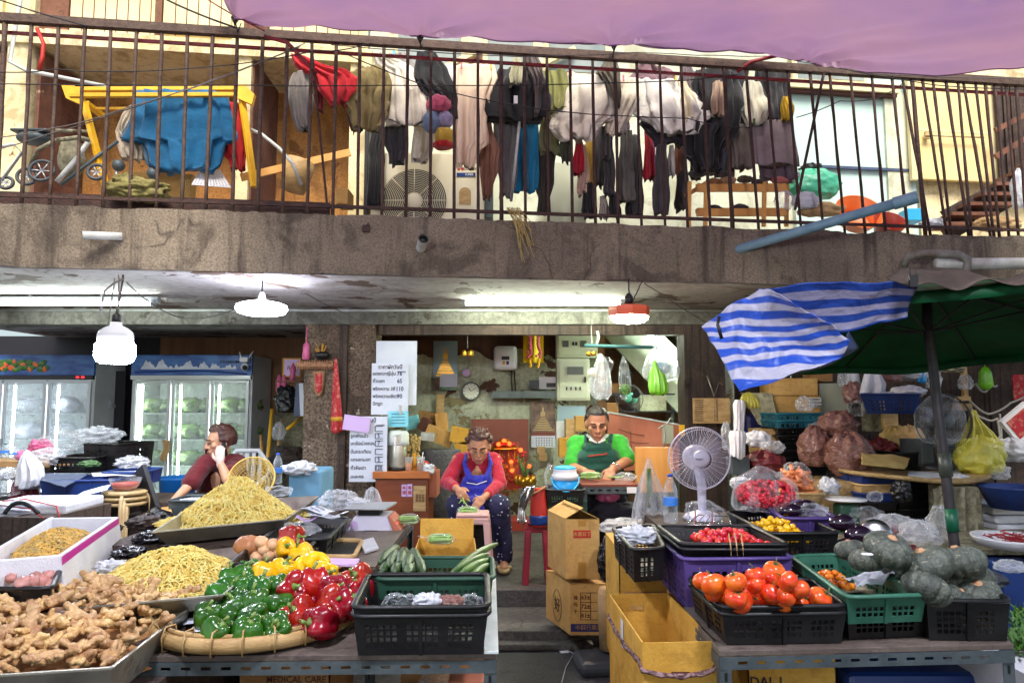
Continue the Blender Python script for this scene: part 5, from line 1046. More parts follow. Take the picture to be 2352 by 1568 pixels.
c=PZ(2000,1346,.84);mb=MB();mb.sheet(lambda u,v:c+Vector(((u-.5)*.13-.02*v,(v-.5)*.1,.03*mnoise.noise(Vector((u*4,v*4,2)))+.035*(u>.5)*(u-.5)*2+.02)),14,14,.002);solo('crumpled_paper',mb,'paper','crumpled grey white paper in the sea green crate','paper')
c=PZ(1945,1352,.80);mb=MB();mb.sheet(lambda u,v:c+Vector(((u-.5)*.2,(v-.5)*.12,.02*mnoise.noise(Vector((u*3,v*3,5))))),12,12,.002);solo('newspaper',mb,'sackgrey','grey newspaper lining the sea green crate','newspaper')
pk=[mk_pumpkin(k)for k in range(4)]
PL_=[((2040,1262),.092,1.0,'round grey green pumpkin highest at the left of the heap'),((1992,1285),.07,.96,'small pumpkin with a white sticker at the left of the heap'),((2052,1305),.075,.9,'dark pumpkin just below the highest left one'),((2130,1298),.10,.95,'largest pumpkin in the middle of the heap'),((2205,1290),.095,.95,'dark pumpkin behind right of the largest one'),((2128,1352),.088,.885,'pumpkin with an orange scar at the front of the heap'),((2190,1345),.07,.86,'dark pumpkin wedged right of the front one'),((2245,1362),.085,.85,'wide pumpkin at the front right of the heap'),((2196,1372),.06,.85,'lowest small pumpkin at the front rim of the crate'),((1952,1262),.062,.97,'small dark pumpkin furthest left behind the green crate'),((2235,1320),.075,.9,'dark pumpkin at the right end of the heap'),((2090,1340),.07,.84,'pumpkin half hidden under the largest one')]
for i,((x,y),s_,z,lb)in enumerate(PL_):place(pk[i%4],PZ(x,y,z),(rnd(-.2,.7),rnd(-.3,.3),rnd(0,6)),s_/.113,lb,group='dark green pumpkins in a heap',cat='pumpkin')
for o in pk:discard(o)
mb=MB();c=PZ(1992,1272,1.02);mb.ball(c,(.02,.016,.004),12,6);solo('sticker',mb,'white','small white sticker on the left small pumpkin','sticker')
def egg(x,y,Y,rx,rz_,lb):c=P(x,y,Y);k=K(Y);mb=MB();mb.ball(c,(rx*k,rx*k*.6,rz_*k),24,16,fn=lambda th,ph:1+.12*math.cos(th));solo('eggplant',mb,'eggplant',lb,'eggplant','eggplants behind the pumpkins')
egg(1968,1228,3.2,32,20,'glossy black eggplant right behind the green crate');egg(1930,1200,3.3,30,18,'glossy eggplant higher up behind the black crate rim');egg(1940,1252,3.15,26,16,'wrapped dark eggplant lowest behind the green crate');egg(1815,1172,3.5,28,14,'eggplant lying left in the dark purple crate');egg(1845,1160,3.55,26,12,'eggplant under film in the dark purple crate')
lump('plastic_film',1862,1172,3.5,34,14,'bagclear','clear film over the eggplants in the dark purple crate',seed=8,nz=.4)
c=P(1757,1128,3.75);k=K(3.75);r=root('tomato_bag',(c.x,c.y,c.z-40*k),'big clear bag of small red tomatoes beside the white fan','bag');mb=MB();random.seed(9)
for i in range(300):
 a=rnd(0,6.28);u=rnd(-.9,.9);w=math.sqrt(1-u*u);p=c+Vector((62*k*w*math.cos(a),46*k*w*math.sin(a),-6*k+30*k*u));mb.ball(p,.0125,8,6)
wpart(r,'red_tomatoes',mb,'cherryr')
mb=MB();mb.loft(prows([(1070,1738,1748),(1078,1728,1770),(1085,1715,1784),(1098,1690,1810),(1115,1688,1824),(1140,1684,1828),(1160,1682,1818),(1170,1690,1800)],3.75,.12,26),60,9,.25,.008,3);wpart(r,'plastic_bag',mb,'bagclear')
def fan(px,py,rpx,Y,label,mt,mtb,base,pole=None,blades='fanblade',tilt=0,ring=96,hubmt=None,film_=None,basemt=None):
 c=P(px,py,Y);Rr=rpx*K(Y);r=root('fan',(c.x,c.y,base),label,'fan');T=Matrix.Translation(c)@Matrix.Rotation(R(tilt),4,'Z')@Matrix.Rotation(R(90),4,'X')
 def tp(x,y,z):return T@Vector((x,y,z))
 mb=MB()
 for rr,z in((1.0,0),(1.0,-.012),(.93,.032),(.33,.052)):mb.tube([tp(Rr*rr*math.cos(a),Rr*rr*math.sin(a),z)for a in[2*math.pi*k/64 for k in range(64)]],.0028 if rr==1 else.0016,5,closed=True)
 wpart(r,'guard_ring',mb,mt)
 mb=MB()
 for k in range(ring):
  a=2*math.pi*k/ring;sw=.35
  mb.tube([tp(Rr*q*math.cos(a+sw*(1-q)),Rr*q*math.sin(a+sw*(1-q)),z)for q,z in((1,0),(.93,.034),(.65,.05),(.3,.054))],.0011,3,caps=False)
  if k%3==0:mb.tube([tp(Rr*q*math.cos(a),Rr*q*math.sin(a),z)for q,z in((1,-.012),(.9,-.05),(.5,-.07),(.2,-.075))],.0012,3,caps=False)
 wpart(r,'guard_wires',mb,mt)
 for b in range(3 if mt!='mattnet' else 4):
  a0=2*math.pi*b/3+.4;mb=MB()
  def bl(u,v):q=.22+.66*u;w=.9*math.sin(math.pi*(.15+.7*u));an=a0+(v-.5)*w+.3*u;return tp(Rr*q*math.cos(an),Rr*q*math.sin(an),-.02+.035*(v-.5))
  mb.sheet(bl,10,8,.0015);wpart(r,'blade',mb,blades)
 mb=MB();mb.lathe([(.001,.060),(Rr*.17,.058),(Rr*.25,.05),(Rr*.28,.035),(Rr*.26,.02)],28,M=T);wpart(r,'hub_cap',mb,hubmt or mt)
 mb=MB();mb.lathe([(Rr*.25,-.03),(Rr*.42,-.07),(Rr*.40,-.12),(Rr*.2,-.15)],24,M=T);wpart(r,'motor',mb,mtb)
 if pole:
  q=P(*pole,Y);mb=MB();mb.tube([tp(0,0,-.09)-Vector((0,0,0)),Vector((q.x,c.y+.07,c.z-Rr*.9)),Vector((q.x,c.y+.07,base+.02))],[.022,.026,.022],12);wpart(r,'pole',mb,mtb)
  mb=MB();mb.lathe([(.10,0),(.11,.01),(.09,.03),(.03,.05)],28,c=(q.x,c.y+.07,base));wpart(r,'base',mb,mtb)
 return r
fr_=fan(1607,1052,70,4.0,'white pedestal fan with spiral guard standing among the right stall goods','fanwhite','fanwhite',.86,(1620,1150))
p=P(1600,1052,4.0);mb=text_mb('hatari',.018,face_cam((p.x,p.y-.0605,p.z)));wpart(fr_,'logo',mb,'inkblue')
lump('plastic_bag',1617,1178,3.95,42,28,'bagclear','clear bag wrapped around the foot of the white fan',seed=21,nz=.3,base=.86)
def bottle(px,pyb,pyt,Y,label,group=None,capm='bluecap',wpx=14):
 b=P(px,pyb,Y);H=P(px,pyt,Y).z-b.z;w=wpx*K(Y);r=root('water_bottle',b,label,'bottle',group);pf=[(.75,0),(1,.03),(1,.2),(.93,.26),(1,.32),(1,.55),(.95,.6),(1,.66),(.8,.78),(.42,.9),(.36,.95)]
 mb=MB();mb.lathe([(w*a,H*z)for a,z in pf],24,c=b);wpart(r,'plastic',mb,'watertint');mb=MB();mb.lathe([(w*.4,H*.94),(w*.42,H),(w*.1,H*1.005)],16,c=b);wpart(r,'cap',mb,capm)
 mb=MB();mb.lathe([(w*1.02,H*.36),(w*1.02,H*.52)],24,c=b,cap0=False,cap1=False);wpart(r,'label',mb,'label');return r
bottle(1541,1200,1088,3.9,'tall clear water bottle with pale cap beside the white fan',wpx=16)
r=root('wire_rack',P(1610,1205,3.3),'small bright wire rack on the black crate before the fan','rack');mb=MB()
q=[P(x,y,Y)for x,y,Y in((1575,1205,3.25),(1680,1205,3.25),(1672,1185,3.5),(1605,1182,3.5))]
for i in range(4):mb.tube([q[i],q[(i+1)%4]],.003,6)
for t in(.2,.4,.6,.8):mb.tube([q[0].lerp(q[1],t),q[3].lerp(q[2],t)],.002,5)
for x in(1597,1636):mb.bar(P(x,1205,3.25),P(x,1165,3.25),.006,.002)
wpart(r,'wires',mb,'steelbright')
r=root('cucumber_bag',P(1493,1200,4.3),'tall clear bag holding one upright green cucumber by the small table','bag');mb=MB();mb.loft(prows([(1052,1486,1494),(1080,1478,1502),(1120,1468,1520),(1160,1458,1530),(1195,1455,1528)],4.3,.09,20),50,8,.4,.006,2);wpart(r,'plastic_bag',mb,'bag');mb=MB();mb.tube([P(1490,1075,4.28),P(1492,1120,4.28),P(1494,1165,4.28)],[.012,.018,.015],10);wpart(r,'cucumber',mb,'longcuke')
for i,x in enumerate((1678,1692,1706)):mb=MB();mb.tube([PZ(x-4,1225,.97),PZ(x,1252,.965),P(x+2,1284,2.88)],.003,5);solo('rubber_band',mb,'bamboo',['left tan band hooked over the red tomato crate','middle tan band hooked over the red tomato crate','right tan band hooked over the red tomato crate'][i],'rubber band')
oq=[(1475,1476),(1647,1472),(1532,1360),(1399,1364)]
oc=carton('carton',quad(oq,.72),.72,.02,'cardyellow','tall open yellow carton with a braided rope round it in the foreground',th=.006)
q=[PZ(x,y,.72)for x,y in oq];qc=sum(q,Vector())/4
mb=MB();pts=[]
for i in range(4):
 a,b=q[i],q[(i+1)%4]
 for k in range(12):t=k/12;p=a.lerp(b,t);p=qc+(p-qc)*1.02;p.z=.72-(.085 if i in(0,)else.06)-.02*math.sin(math.pi*t)-(.03 if i==3 else 0)*(1-t);pts.append(p)
mb.tube(pts,.0075,8,closed=True)
def tw(ph):return[p+Vector((0,.0,.004*math.sin(k*1.9+ph)))+(p-qc).normalized()*(.005+.003*math.cos(k*1.9+ph))for k,p in enumerate(pts)]
mb.tube(tw(0),.005,6,closed=True);wpart(oc,'rope',mb,'rope')
mb=MB();a=q[3].lerp(q[0],.42);b=q[3].lerp(q[0],.5);o2=Vector((-.003,0,0));mb.add([a+o2-Vector((0,0,.02)),b+o2-Vector((0,0,.02)),b+o2-Vector((0,0,.12)),a+o2-Vector((0,0,.12))],[(0,1,2,3)]);wpart(oc,'sticker',mb,'white')
mb=MB();m=q[3].lerp(q[2],.5);mb.box(m+Vector((-.01,-.008,-.055)),(.055,.004,.02));wpart(oc,'hand_hole',mb,'card');mb=MB();m=q[0].lerp(q[1],.5);mb.box(m+Vector((.0,-.003,-.10)),(.06,.003,.014));wpart(oc,'hand_hole',mb,'inkbrown')
def cart_front(px0,px1,py0,py1,Y,D,mt,label,side,**k):
 """closed carton: front face rectangle in picture units at Y, side edge running back to x = side"""
 a=P(px0,py1,Y);b=P(px1,py1,Y);zt=P(px0,py0,Y).z;s=side-a.x
 q=[Vector((a.x,Y,0)),Vector((b.x,Y,0)),Vector((b.x+s,Y+D,0)),Vector((a.x+s,Y+D,0))];return carton('carton',q,zt,a.z,mt,label,**k)
lo=cart_front(1310,1395,1340,1458,4.35,.36,'card','lower carton by the aisle printed with weight marks and a dark band',P(1254,1330,4.7).x,closed=True)
up=cart_front(1300,1378,1192,1330,4.33,.36,'card','upper carton by the aisle with a red character stamp and open flaps',P(1258,1200,4.68).x,flaps=((3,.13,152),(1,.13,154)))
up.location.x=up.location.x
ptext('水里日丁',1337,1226,4.328,10,'card',up,off=.003,sx=1.0);decal(up,1317,1357,1217,1235,4.3275,'inkred','red_stamp')
decal(up,1328,1346,1290,1328,4.3285,'tape','tape');decal(up,1328,1346,1194,1208,4.3285,'tape','tape')
for i,t in enumerate(('63±','72±','81±')):ptext(t,1345,1371+i*21,4.348,13,'inkbrown',lo,off=.002)
mb=MB()
for(x0,y0,x1,y1)in((1333,1360,1379,1361),(1333,1382,1379,1383),(1333,1402,1379,1403),(1333,1422,1379,1423),(1333,1360,1334,1423),(1356,1360,1357,1423),(1379,1360,1380,1423)):a=P(x0,y1,4.347);b=P(x1,y0,4.347);mb.box(((a.x+b.x)/2,4.347,(a.z+b.z)/2),(b.x-a.x,.002,b.z-a.z))
wpart(lo,'printed_grid',mb,'inkbrown')
for i,t in enumerate('桂元干'):ptext(t,1322,1372+i*16,4.348,10,'inkbrown',lo,off=.002)
decal(lo,1311,1394,1432,1450,4.348,'inkblue','dark_band');ptext('中興行果菜',1352,1441,4.346,12,'cardbrown',lo,off=.002)
a=P(1310,1400,4.35);sd=P(1254,1330,4.7).x;cx=(a.x+sd)/2-.004;an=math.atan2(.36,sd-a.x)
T=Matrix.Translation((cx,4.35+.18-.002,P(1290,1390,4.52).z))@Matrix.Rotation(an+math.pi,4,'Z')@Matrix.Rotation(R(90),4,'X')
mb=text_mb('好',.09,T);mb.tube([T@Vector((.065*math.cos(t),.095*math.sin(t),.0))for t in[k*math.pi/16 for k in range(32)]],.0018,4,closed=True);wpart(lo,'round_mark',mb,'inkbrown')
mb=MB();mb.box((P(1370,1480,4.2).x,4.2,.04),(.24,.26,.08),rz=.1);mb.v=[(x,y,z*(1 if z<.07 else 1))for x,y,z in mb.v];solo('rubber_block',mb,'mattnet','grey worn rubber block on the ground by the cartons','block',bevel=.03)
mb=MB();mb.box(PZ(1296,1496,.004),(.05,.035,.003),rz=.2);solo('paper_bit',mb,'white','small white paper square on the aisle floor','litter');mb=MB();mb.box(PZ(1395,1508,.004),(.06,.02,.003),rz=-.3);solo('paper_bit',mb,'white','thin white scrap of litter beside the rubber block','litter')
mb=MB();mb.tube([PZ(1302,1492,.006),PZ(1318,1500,.01),PZ(1300,1530,.006),PZ(1290,1568,.006)],.003,5);solo('plastic_string',mb,'pvcw','white plastic string lying on the aisle floor','string')
cartb=carton('carton',pbox(1418,1525,3.5,.5),.80,.2,'cardyellow','yellow carton with a red print behind the open roped carton',closed=True)
crate('plastic_crate',[PZ(x,y,.93)for x,y in((1455,1262),(1525,1258),(1500,1205),(1408,1212))],.93,.80,'crateblack','small black crate of crumpled cloths beside the purple crate')
lump('white_cloth',1462,1230,3.2,42,20,'bagwhite','crumpled white printed cloth in the small black crate',seed=5,nz=.45,ns=4)
lump('black_bag',1398,1290,4.2,24,50,'bagblack','black rubbish bag between the stacked cartons and the yellow carton',seed=3);
mb=MB();mb.lathe([(.06,0),(.07,.3),(.06,.34)],20,c=(P(1408,1400,4.1).x,4.25,.1));solo('sack',mb,'burlap','pale sack standing behind the black rubbish bag','sack')
mb=MB();mb.box((P(1490,1352,3.7).x,3.6,.56),(.3,.25,.1));solo('wooden_crate',mb,'cardbrown','low brown box just behind the open roped carton','box')
ub=carton('carton',pbox(1702,1900,2.75,.4),.60,.2,'cardyellow','yellow carton with handwriting under the tomato table',closed=True);p=P(1760,1566,2.74);mb=text_mb('DAL I',.05,face_cam(p));wpart(ub,'handwriting',mb,'ink')
mb=MB();mb.box((1.55,3.0,.25),(.6,.5,.5));solo('dark_tub',mb,'bluedark','dark blue tub in the shade under the pumpkin table','tub',bevel=.03)
random.seed(14);mb=MB()
for i in range(900):
 c=PZ(rnd(2325,2440),rnd(1400,1500),.62);d=Vector((rnd(-1,1),rnd(-1,1),rnd(-.2,.8))).normalized()*rnd(.03,.07);s_=d.cross(Vector((0,0,1))).normalized()*.004;mb.add([c-s_,c+d*.5-s_*1.6,c+d,c+d*.5+s_*1.6],[(0,1,2,3)])
solo('leafy_greens',mb,'leaf','bundle of leafy greens at the right edge below the pumpkins','greens',kind='stuff')
mb=MB();mb.box((2.0,2.65,.3),(.55,.6,.6));solo('greens_box',mb,'foam','white foam box under the leafy greens at the right edge','box')
uc=P(2130,700,4.0);r=root('market_umbrella',(P(2195,1275,3.9).x,3.9,0),'large dark green market umbrella on a tall pole over the right stall','umbrella')
UR=1.02;zc=(2.03+1.786)/2;slope=(1.786-2.03)/1.9
def upt(a,q):x=UR*q*math.cos(a);y=UR*q*math.sin(a);return Vector((uc.x+x,4.0+y,zc+slope*y+.26*(1-q**1.25)-.02*q*(.5-.5*math.cos(8*a))))
mb=MB();mb.sheet(lambda u,v:upt(2*math.pi*u,v),96,16,.004,smooth=False);mb.sheet(lambda u,v:upt(2*math.pi*u,1.0)+Vector((0,0,-.055*v)),96,2,.002);wpart(r,'canopy',mb,'umbgreen')
hub=upt(0,0)-Vector((.01,0,.26))
for k in range(8):
 a=2*math.pi*(k+.0)/8;rb_=MB();rb_.tube([upt(a,q)-Vector((0,0,.012))for q in(.02,.3,.6,.99)],.006,6);rb=wpart(r,'rib',rb_,'umbpole');mb=MB();mb.tube([hub,upt(a,.55)-Vector((0,0,.015))],.005,6);obj('strut',mb,'umbpole',rb,r.location)
mb=MB();mb.tube([upt(0,0),P(2130,740,4.0),P(2195,1275,3.9),Vector((P(2200,1275,3.9).x,3.88,0))],[.024,.026,.027,.027],14);wpart(r,'pole',mb,'umbpole')
mb=MB();a,b=P(2168,1040,3.94),P(2174,1095,3.93);mb.tube([a,b],.033,14);wpart(r,'tape_wrap',mb,'meterdark');mb=MB();a,b=P(2184,1168,3.91),P(2189,1220,3.90);mb.tube([a,b],.031,14);wpart(r,'green_wrap',mb,'greentr')
LA=[(1740,664,3.25),(1672,706,3.3),(1615,750,3.35),(1628,775,3.3),(1650,808,3.25),(1668,840,3.2),(1697,900,3.15)]
LB=[(1795,676,3.05),(1850,706,3.05),(1895,735,3.05),(1925,760,3.08),(1950,785,3.1),(1935,822,3.15),(1700,902,3.16)]
def pl(L,v):k=v*(len(L)-1);i=min(int(k),len(L)-2);f=k-i;return P(*[L[i][q]*(1-f)+L[i+1][q]*f for q in range(3)])
def tf(u,v):p=pl(LA,v).lerp(pl(LB,v),u);p.y+=.05*math.sin(u*3.1)*math.sin(3*v)+.03*mnoise.noise(p*6)+.02*mnoise.noise(p*17)+.01*(1-abs(mnoise.noise(p*11))*4);p.z+=.02*mnoise.noise(p*9);return p
r=root('striped_tarp',P(1780,790,3.2),'blue and white striped plastic tarp draped over the umbrella edge','tarp');mb=MB();mb.sheet(tf,50,60,.002);wpart(r,'hanging_fold',mb,'tarp')
UA=[(1738,666,3.26),(1850,652,3.2),(1960,650,3.15),(2112,650,3.05)];UB=[(1800,735,3.3),(1890,765,3.3),(1985,755,3.28),(2086,728,3.2)]
def tg(u,v):p=pl(UA,u).lerp(pl(UB,u),v);p.y+=.03*math.sin(v*3.1)+.02*mnoise.noise(p*5)+.01*mnoise.noise(p*16);p.z+=.014*mnoise.noise(p*8);return p
mb=MB();mb.sheet(tg,60,30,.002);wpart(r,'upper_fold',mb,'tarp_shaded')
UC=[(1880,735,3.22),(1955,770,3.22),(1952,790,3.22)];UD=[(1760,872,3.22),(1860,848,3.22),(1940,818,3.22)]
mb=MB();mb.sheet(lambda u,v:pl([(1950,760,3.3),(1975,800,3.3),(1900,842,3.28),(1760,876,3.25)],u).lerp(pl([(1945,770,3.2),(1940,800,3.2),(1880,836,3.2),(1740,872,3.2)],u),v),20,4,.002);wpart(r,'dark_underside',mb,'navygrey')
mb=MB();mb.tube([P(1652,728,3.2),P(1648,745,3.18),P(1658,778,3.18)],.008,6);wpart(r,'tie_cord',mb,'black')
mb=MB();mb.sheet(lambda u,v:pl([(2040,640,3.1),(2120,606,3.2),(2260,640,3.1),(2420,605,3.0)],u).lerp(pl([(2100,660,3.0),(2200,655,3.0),(2300,648,2.95),(2420,632,2.9)],u),v)+Vector((0,0,.02*math.sin(u*14))),40,8,.004);solo('old_cloth',mb,'dirtycloth','dirty brown cloth lying over the top of the green umbrella','cloth')
mb=MB();a=P(2098,645,2.98);mb.box(a,(.035,.012,.05));mb.tube([a+Vector((-.012,0,.02)),a+Vector((-.012,0,.06)),a+Vector((.012,0,.06)),a+Vector((.012,0,.02))],.002,5);solo('binder_clip',mb,'black','black binder clip holding the tarp to the umbrella','clip')
def sign(px0,px1,py0,py1,Y,label,rows,head,price_x,name='price_sign',mt='paper',tilt=0,sub='บาท/กก'):
 a=P(px0,py1,Y);b=P(px1,py0,Y);r=root(name,((a.x+b.x)/2,Y,a.z),label,'sign');mb=MB();mb.box(((a.x+b.x)/2,Y+.004,(a.z+b.z)/2),(b.x-a.x,.006,b.z-a.z));wpart(r,'board',mb,mt)
 w=px1-px0
 if head:ptext(head,px0+w*.52,py0+9,Y,12,'ink',r,off=.002,sx=.95)
 if sub:ptext(sub,px0+w*.82,py0+20,Y,6,'ink',r,off=.002)
 for t,pr,y in rows:
  ptext(t,px0+4,y,Y,11,'ink',r,off=.002,align='LEFT',sx=.9)
  if pr:ptext(pr,price_x,y,Y,14,'inkblue',r,off=.002,sx=.85)
 return r
card('white_poster',862,958,783,930,6.36,'paper','blank pale blue poster sheet hanging behind the upper price sign','poster')
sign(852,938,834,952,6.3,'upper white Thai price sign listing five vegetables with prices',[('แตงกวาญี่ปุ่น','76',858),('ถั่วแขก','65',875),('พริกหวาน 3สี','110',893),('พริกหวานเขียว','90',910),('บีทรูท','',927)],'ราคาผักวันนี้',918)
s2=sign(801,890,956,1106,6.2,'lower white Thai price sign with empty number brackets',[('ลูกฟักแม้ว','',1001),('มะเขือม่วงกลม','',1018),('ต้นกระเทียม','',1037),('แครอทนอก','',1055),('ถั่วลันเตา','',1074),('มะละกอ','',1094)],'ผักวันนี้',868)
for y,t in((984,''),(1001,'5'),(1018,'7'),(1037,''),(1055,'5'),(1074,'120'),(1094,'')):
 mb=MB();a=P(862,y+6,6.2);b=P(880,y-6,6.2)
 for z in(a.z,b.z):mb.box(((a.x+b.x)/2,6.196,z),(b.x-a.x,.004,.006))
 mb.box((a.x,6.196,(a.z+b.z)/2),(.006,.004,b.z-a.z));wpart(s2,'number_slot',mb,'angle')
 if t:ptext(t,870,y,6.2,13,'inkblue',s2,off=.006,sx=.85)
card('pink_note',788,850,955,990,6.15,'pinkpaper','tilted pale pink printed form taped over the lower price sign','note',tilt=8)
r=root('certificate',P(914,980,6.25),'turquoise patterned certificate clipped under the upper price sign','certificate');decal(r,891,938,944,980,6.25,'cyancard','card');decal(r,917,923,930,952,6.245,'steelbright','bulldog_clip',th=.01)
for y in(950,957,964,971):decal(r,899,930,y,y+1.2,6.2475,'inkblue','print_line')
mb=MB();a=P(772,822,6.3)
def pen(u,v):y=822+165*v;w=2+13*v**.8;p=P(771-w*.95+2*w*u,y+(8*math.sin(u*3.1)if v>.9 else 0),6.36);p.y+=.03*math.sin(u*7+v*2)*v;return p
mb.sheet(pen,14,30,.003);r=root('pennant',P(771,985,6.36),'red cloth pennant with gold fringe hanging on the door track','flag');wpart(r,'cloth',mb,'redflag');mb=MB();mb.sheet(lambda u,v:pen(u,.82+.06*v)-Vector((0,.004,0)),14,2,.003);wpart(r,'gold_fringe',mb,'goldfringe')
r=root('carved_shelf',P(722,905,6.42),'carved wooden wall bracket shelf with a red niche on the left column','shelf')
mb=MB();c=P(722,840,6.42);
for i in range(15):p=P(684+i*5.6,838,6.42);mb.ball(p,(.012,.02,.045),8,6);mb.box(p,(.024,.05,.03))
wpart(r,'carved_rail',mb,'carved');mb=MB();mb.loft([(P(732,y,6.44),w*K(6.44),.02)for y,w in((852,17),(858,13),(872,13),(895,11),(905,7),(909,2))],16,5,.3,.003);wpart(r,'carved_niche',mb,'carved');mb=MB();mb.loft([(P(732,y,6.425),w*K(6.43),.012)for y,w in((858,8),(872,8),(893,7),(902,4))],12);wpart(r,'red_lining',mb,'redflag')
r=root('joss_pot',P(737,826,6.42),'small dark pot with dried sprigs on the carved shelf','pot');mb=MB();mb.lathe([(.03,0),(.06,.02),(.07,.05),(.05,.07)],16,c=P(740,826,6.42));wpart(r,'pot',mb,'black');mb=MB()
for i in range(16):a=P(738,818,6.42);mb.tube([a,a+Vector((rnd(-.06,.06),rnd(-.03,.03),rnd(.05,.13)))],.003,4)
wpart(r,'sprigs',mb,'goldfringe')
mb=MB();mb.lathe([(.02,0),(.035,.01),(.035,.06),(.028,.08),(.034,.1),(.026,.14),(.006,.16),(.005,.3)],14,c=P(703,826,6.42));solo('glass_lantern',mb,'bagpink','small purple lantern bottle hanging by the carved shelf','lantern')
r=root('framed_picture',P(670,866,8.4),'gold framed pale certificate on the wall beside the right fridge','picture');decal(r,649,692,822,866,8.4,'goldfringe','frame',.03);decal(r,652,689,825,863,8.383,'pinkpaper','picture_sheet',.004);ptext('ศิลป์',670,845,8.38,12,'inkbrown',r)
r=root('wall_shelf',P(665,880,8.3),'small red wall shelf with purple figurines beside the right fridge','shelf');decal(r,640,696,874,878,8.3,'brownboard','board',.2)
for x in(640,652,672):mb=MB();mb.lathe([(.02,0),(.035,.02),(.03,.08),(.04,.12),(.01,.2)],10,c=P(x,900 if x<660 else 873,8.25));wpart(r,'figurine',mb,'bagpink')
for i,(x,w,t)in enumerate(((684,16,3),(693,12,-4))):card('hanging_papers',x-w/2,x+w/2,880,955,7.9-.06*i,'paper' if i else 'navygrey',['blue edged clipboard hanging beside the left column','white papers hanging beside the left column'][i],'papers',tilt=t)
for i,(a,b,m,lb)in enumerate((((612,1085),(625,940),'yellow','yellow pole leaning beside the right fridge'),((604,1090),(600,1000),'woodpale','short pale stick beside the right fridge'),((632,1075),(648,965),'bamboo','bamboo stick leaning left of the columns'),((660,985),(694,958),'yellow','yellow broom head near the left column'))):mb=MB();mb.tube([P(*a,7.8),P(*b,8.3)],.02,8);solo('stick',mb,m,lb,'stick')
lump('dark_bag',660,920,8.1,26,34,'bagblack','dark bag hanging under the small red shelf',seed=4,nz=.3);lump('white_bag',640,992,8.0,14,22,'bag','small clear bag hanging beside the poles',seed=5)
lump('tyre_heap',660,1060,7.6,46,34,'darkwood','dark heap of baskets in the corner beside the left column',seed=2,nz=.3)
YW=8.16
def temple_picture(px0,px1,py0,py1,Y,label,tone,gold,cal=True):
 r=root('wall_calendar',P((px0+px1)/2,py1,Y),label,'calendar');decal(r,px0,px1,py0,py1,Y,tone,'picture_sheet',.004);cx=(px0+px1)/2;h=py1-py0;w=px1-px0;mb=MB()
 for i in range(6):a=P(cx,py0+h*(.93-i*.075),Y-.004);mb.box(a,(w*K(Y)*(.8-i*.11),.004,h*K(Y)*.05))
 a=P(cx,py0+h*.42,Y-.004);mb.box(a,(w*K(Y)*.2,.004,h*K(Y)*.16));mb.box(P(cx,py0+h*.28,Y-.004),(w*K(Y)*.08,.004,h*K(Y)*.16));wpart(r,'gold_tower',mb,gold);return r
r=temple_picture(995,1051,783,868,YW,'wall calendar with a golden stepped temple on a pale sky','calsky','gold');decal(r,1010,1050,859,895,YW-.02,'paper','date_sheet',.004);decal(r,1010,1050,888,896,YW-.024,'pgreen','green_strip',.003)
mb=MB()
for j in range(5):
 for i in range(7):mb.box(P(1015+i*5,864+j*5,YW-.0235),(.009,.002,.008))
wpart(r,'date_grid',mb,'inkblue');decal(r,995,1009,868,896,YW-.01,'calpic','side_photo',.004)
r=temple_picture(1219,1275,921,992,8.12,'wall calendar with a pale tower picture on black above a date sheet','calpic','stool');decal(r,1219,1275,992,1000,8.116,'brownboard','caption_strip',.003);decal(r,1220,1275,1000,1027,8.12,'paper','date_sheet',.004);mb=MB()
for j in range(4):
 for i in range(7):mb.box(P(1232+i*6,1006+j*5.5,8.117),(.012,.002,.011))
wpart(r,'date_grid',mb,'inkblue')
r=root('hanging_bells',P(1074,815,6.7),'pair of small brass bells hanging in the middle opening','bells');mb=MB();mb.tube([P(1074,740,6.6),P(1074,800,6.7)],.004,5);wpart(r,'cord',mb,'wirew')
for x in(1067,1081):mb=MB();mb.ball(P(x,810,6.7),.028,12,8);mb.lathe([(.03,-.03),(.022,0)],12,c=P(x,810,6.7));wpart(r,'bell',mb,'gold')
r=root('power_inverter',P(1160,850,8.1),'white rounded wall box with a small dark display','inverter');a=P(1134,850,8.05);b=P(1188,795,8.05);mb=MB();mb.box(((a.x+b.x)/2,8.06,(a.z+b.z)/2),(b.x-a.x,.14,b.z-a.z));wpart(r,'case',mb,'plasticwhite',.04);decal(r,1152,1170,818,826,7.985,'darkpanel','display',.008);decal(r,1154,1160,829,837,7.986,'goldfringe','yellow_label',.004);decal(r,1163,1169,829,837,7.986,'inkblue','blue_label',.004)
for x in(1174,1182):mb=MB();mb.tube([P(x,850,8.1),P(x,870,8.1),P(x+2,898,8.1)],.008,6);wpart(r,'cable',mb,'black')
r=root('wall_shelf',P(1205,914,8.05),'dark grey long cable tray shelf on the peeling wall','shelf');decal(r,1131,1276,898,914,8.05,'angle','board',.18)
r=root('breaker_box',P(1250,896,8.1),'white breaker box with a dark grey panel above the grey shelf','breaker box');decal(r,1238,1280,866,893,8.07,'plasticwhite','case',.1);decal(r,1216,1238,873,892,8.08,'angle','dark_panel',.08);decal(r,1255,1276,879,889,8.018,'darkpanel','switches',.006)
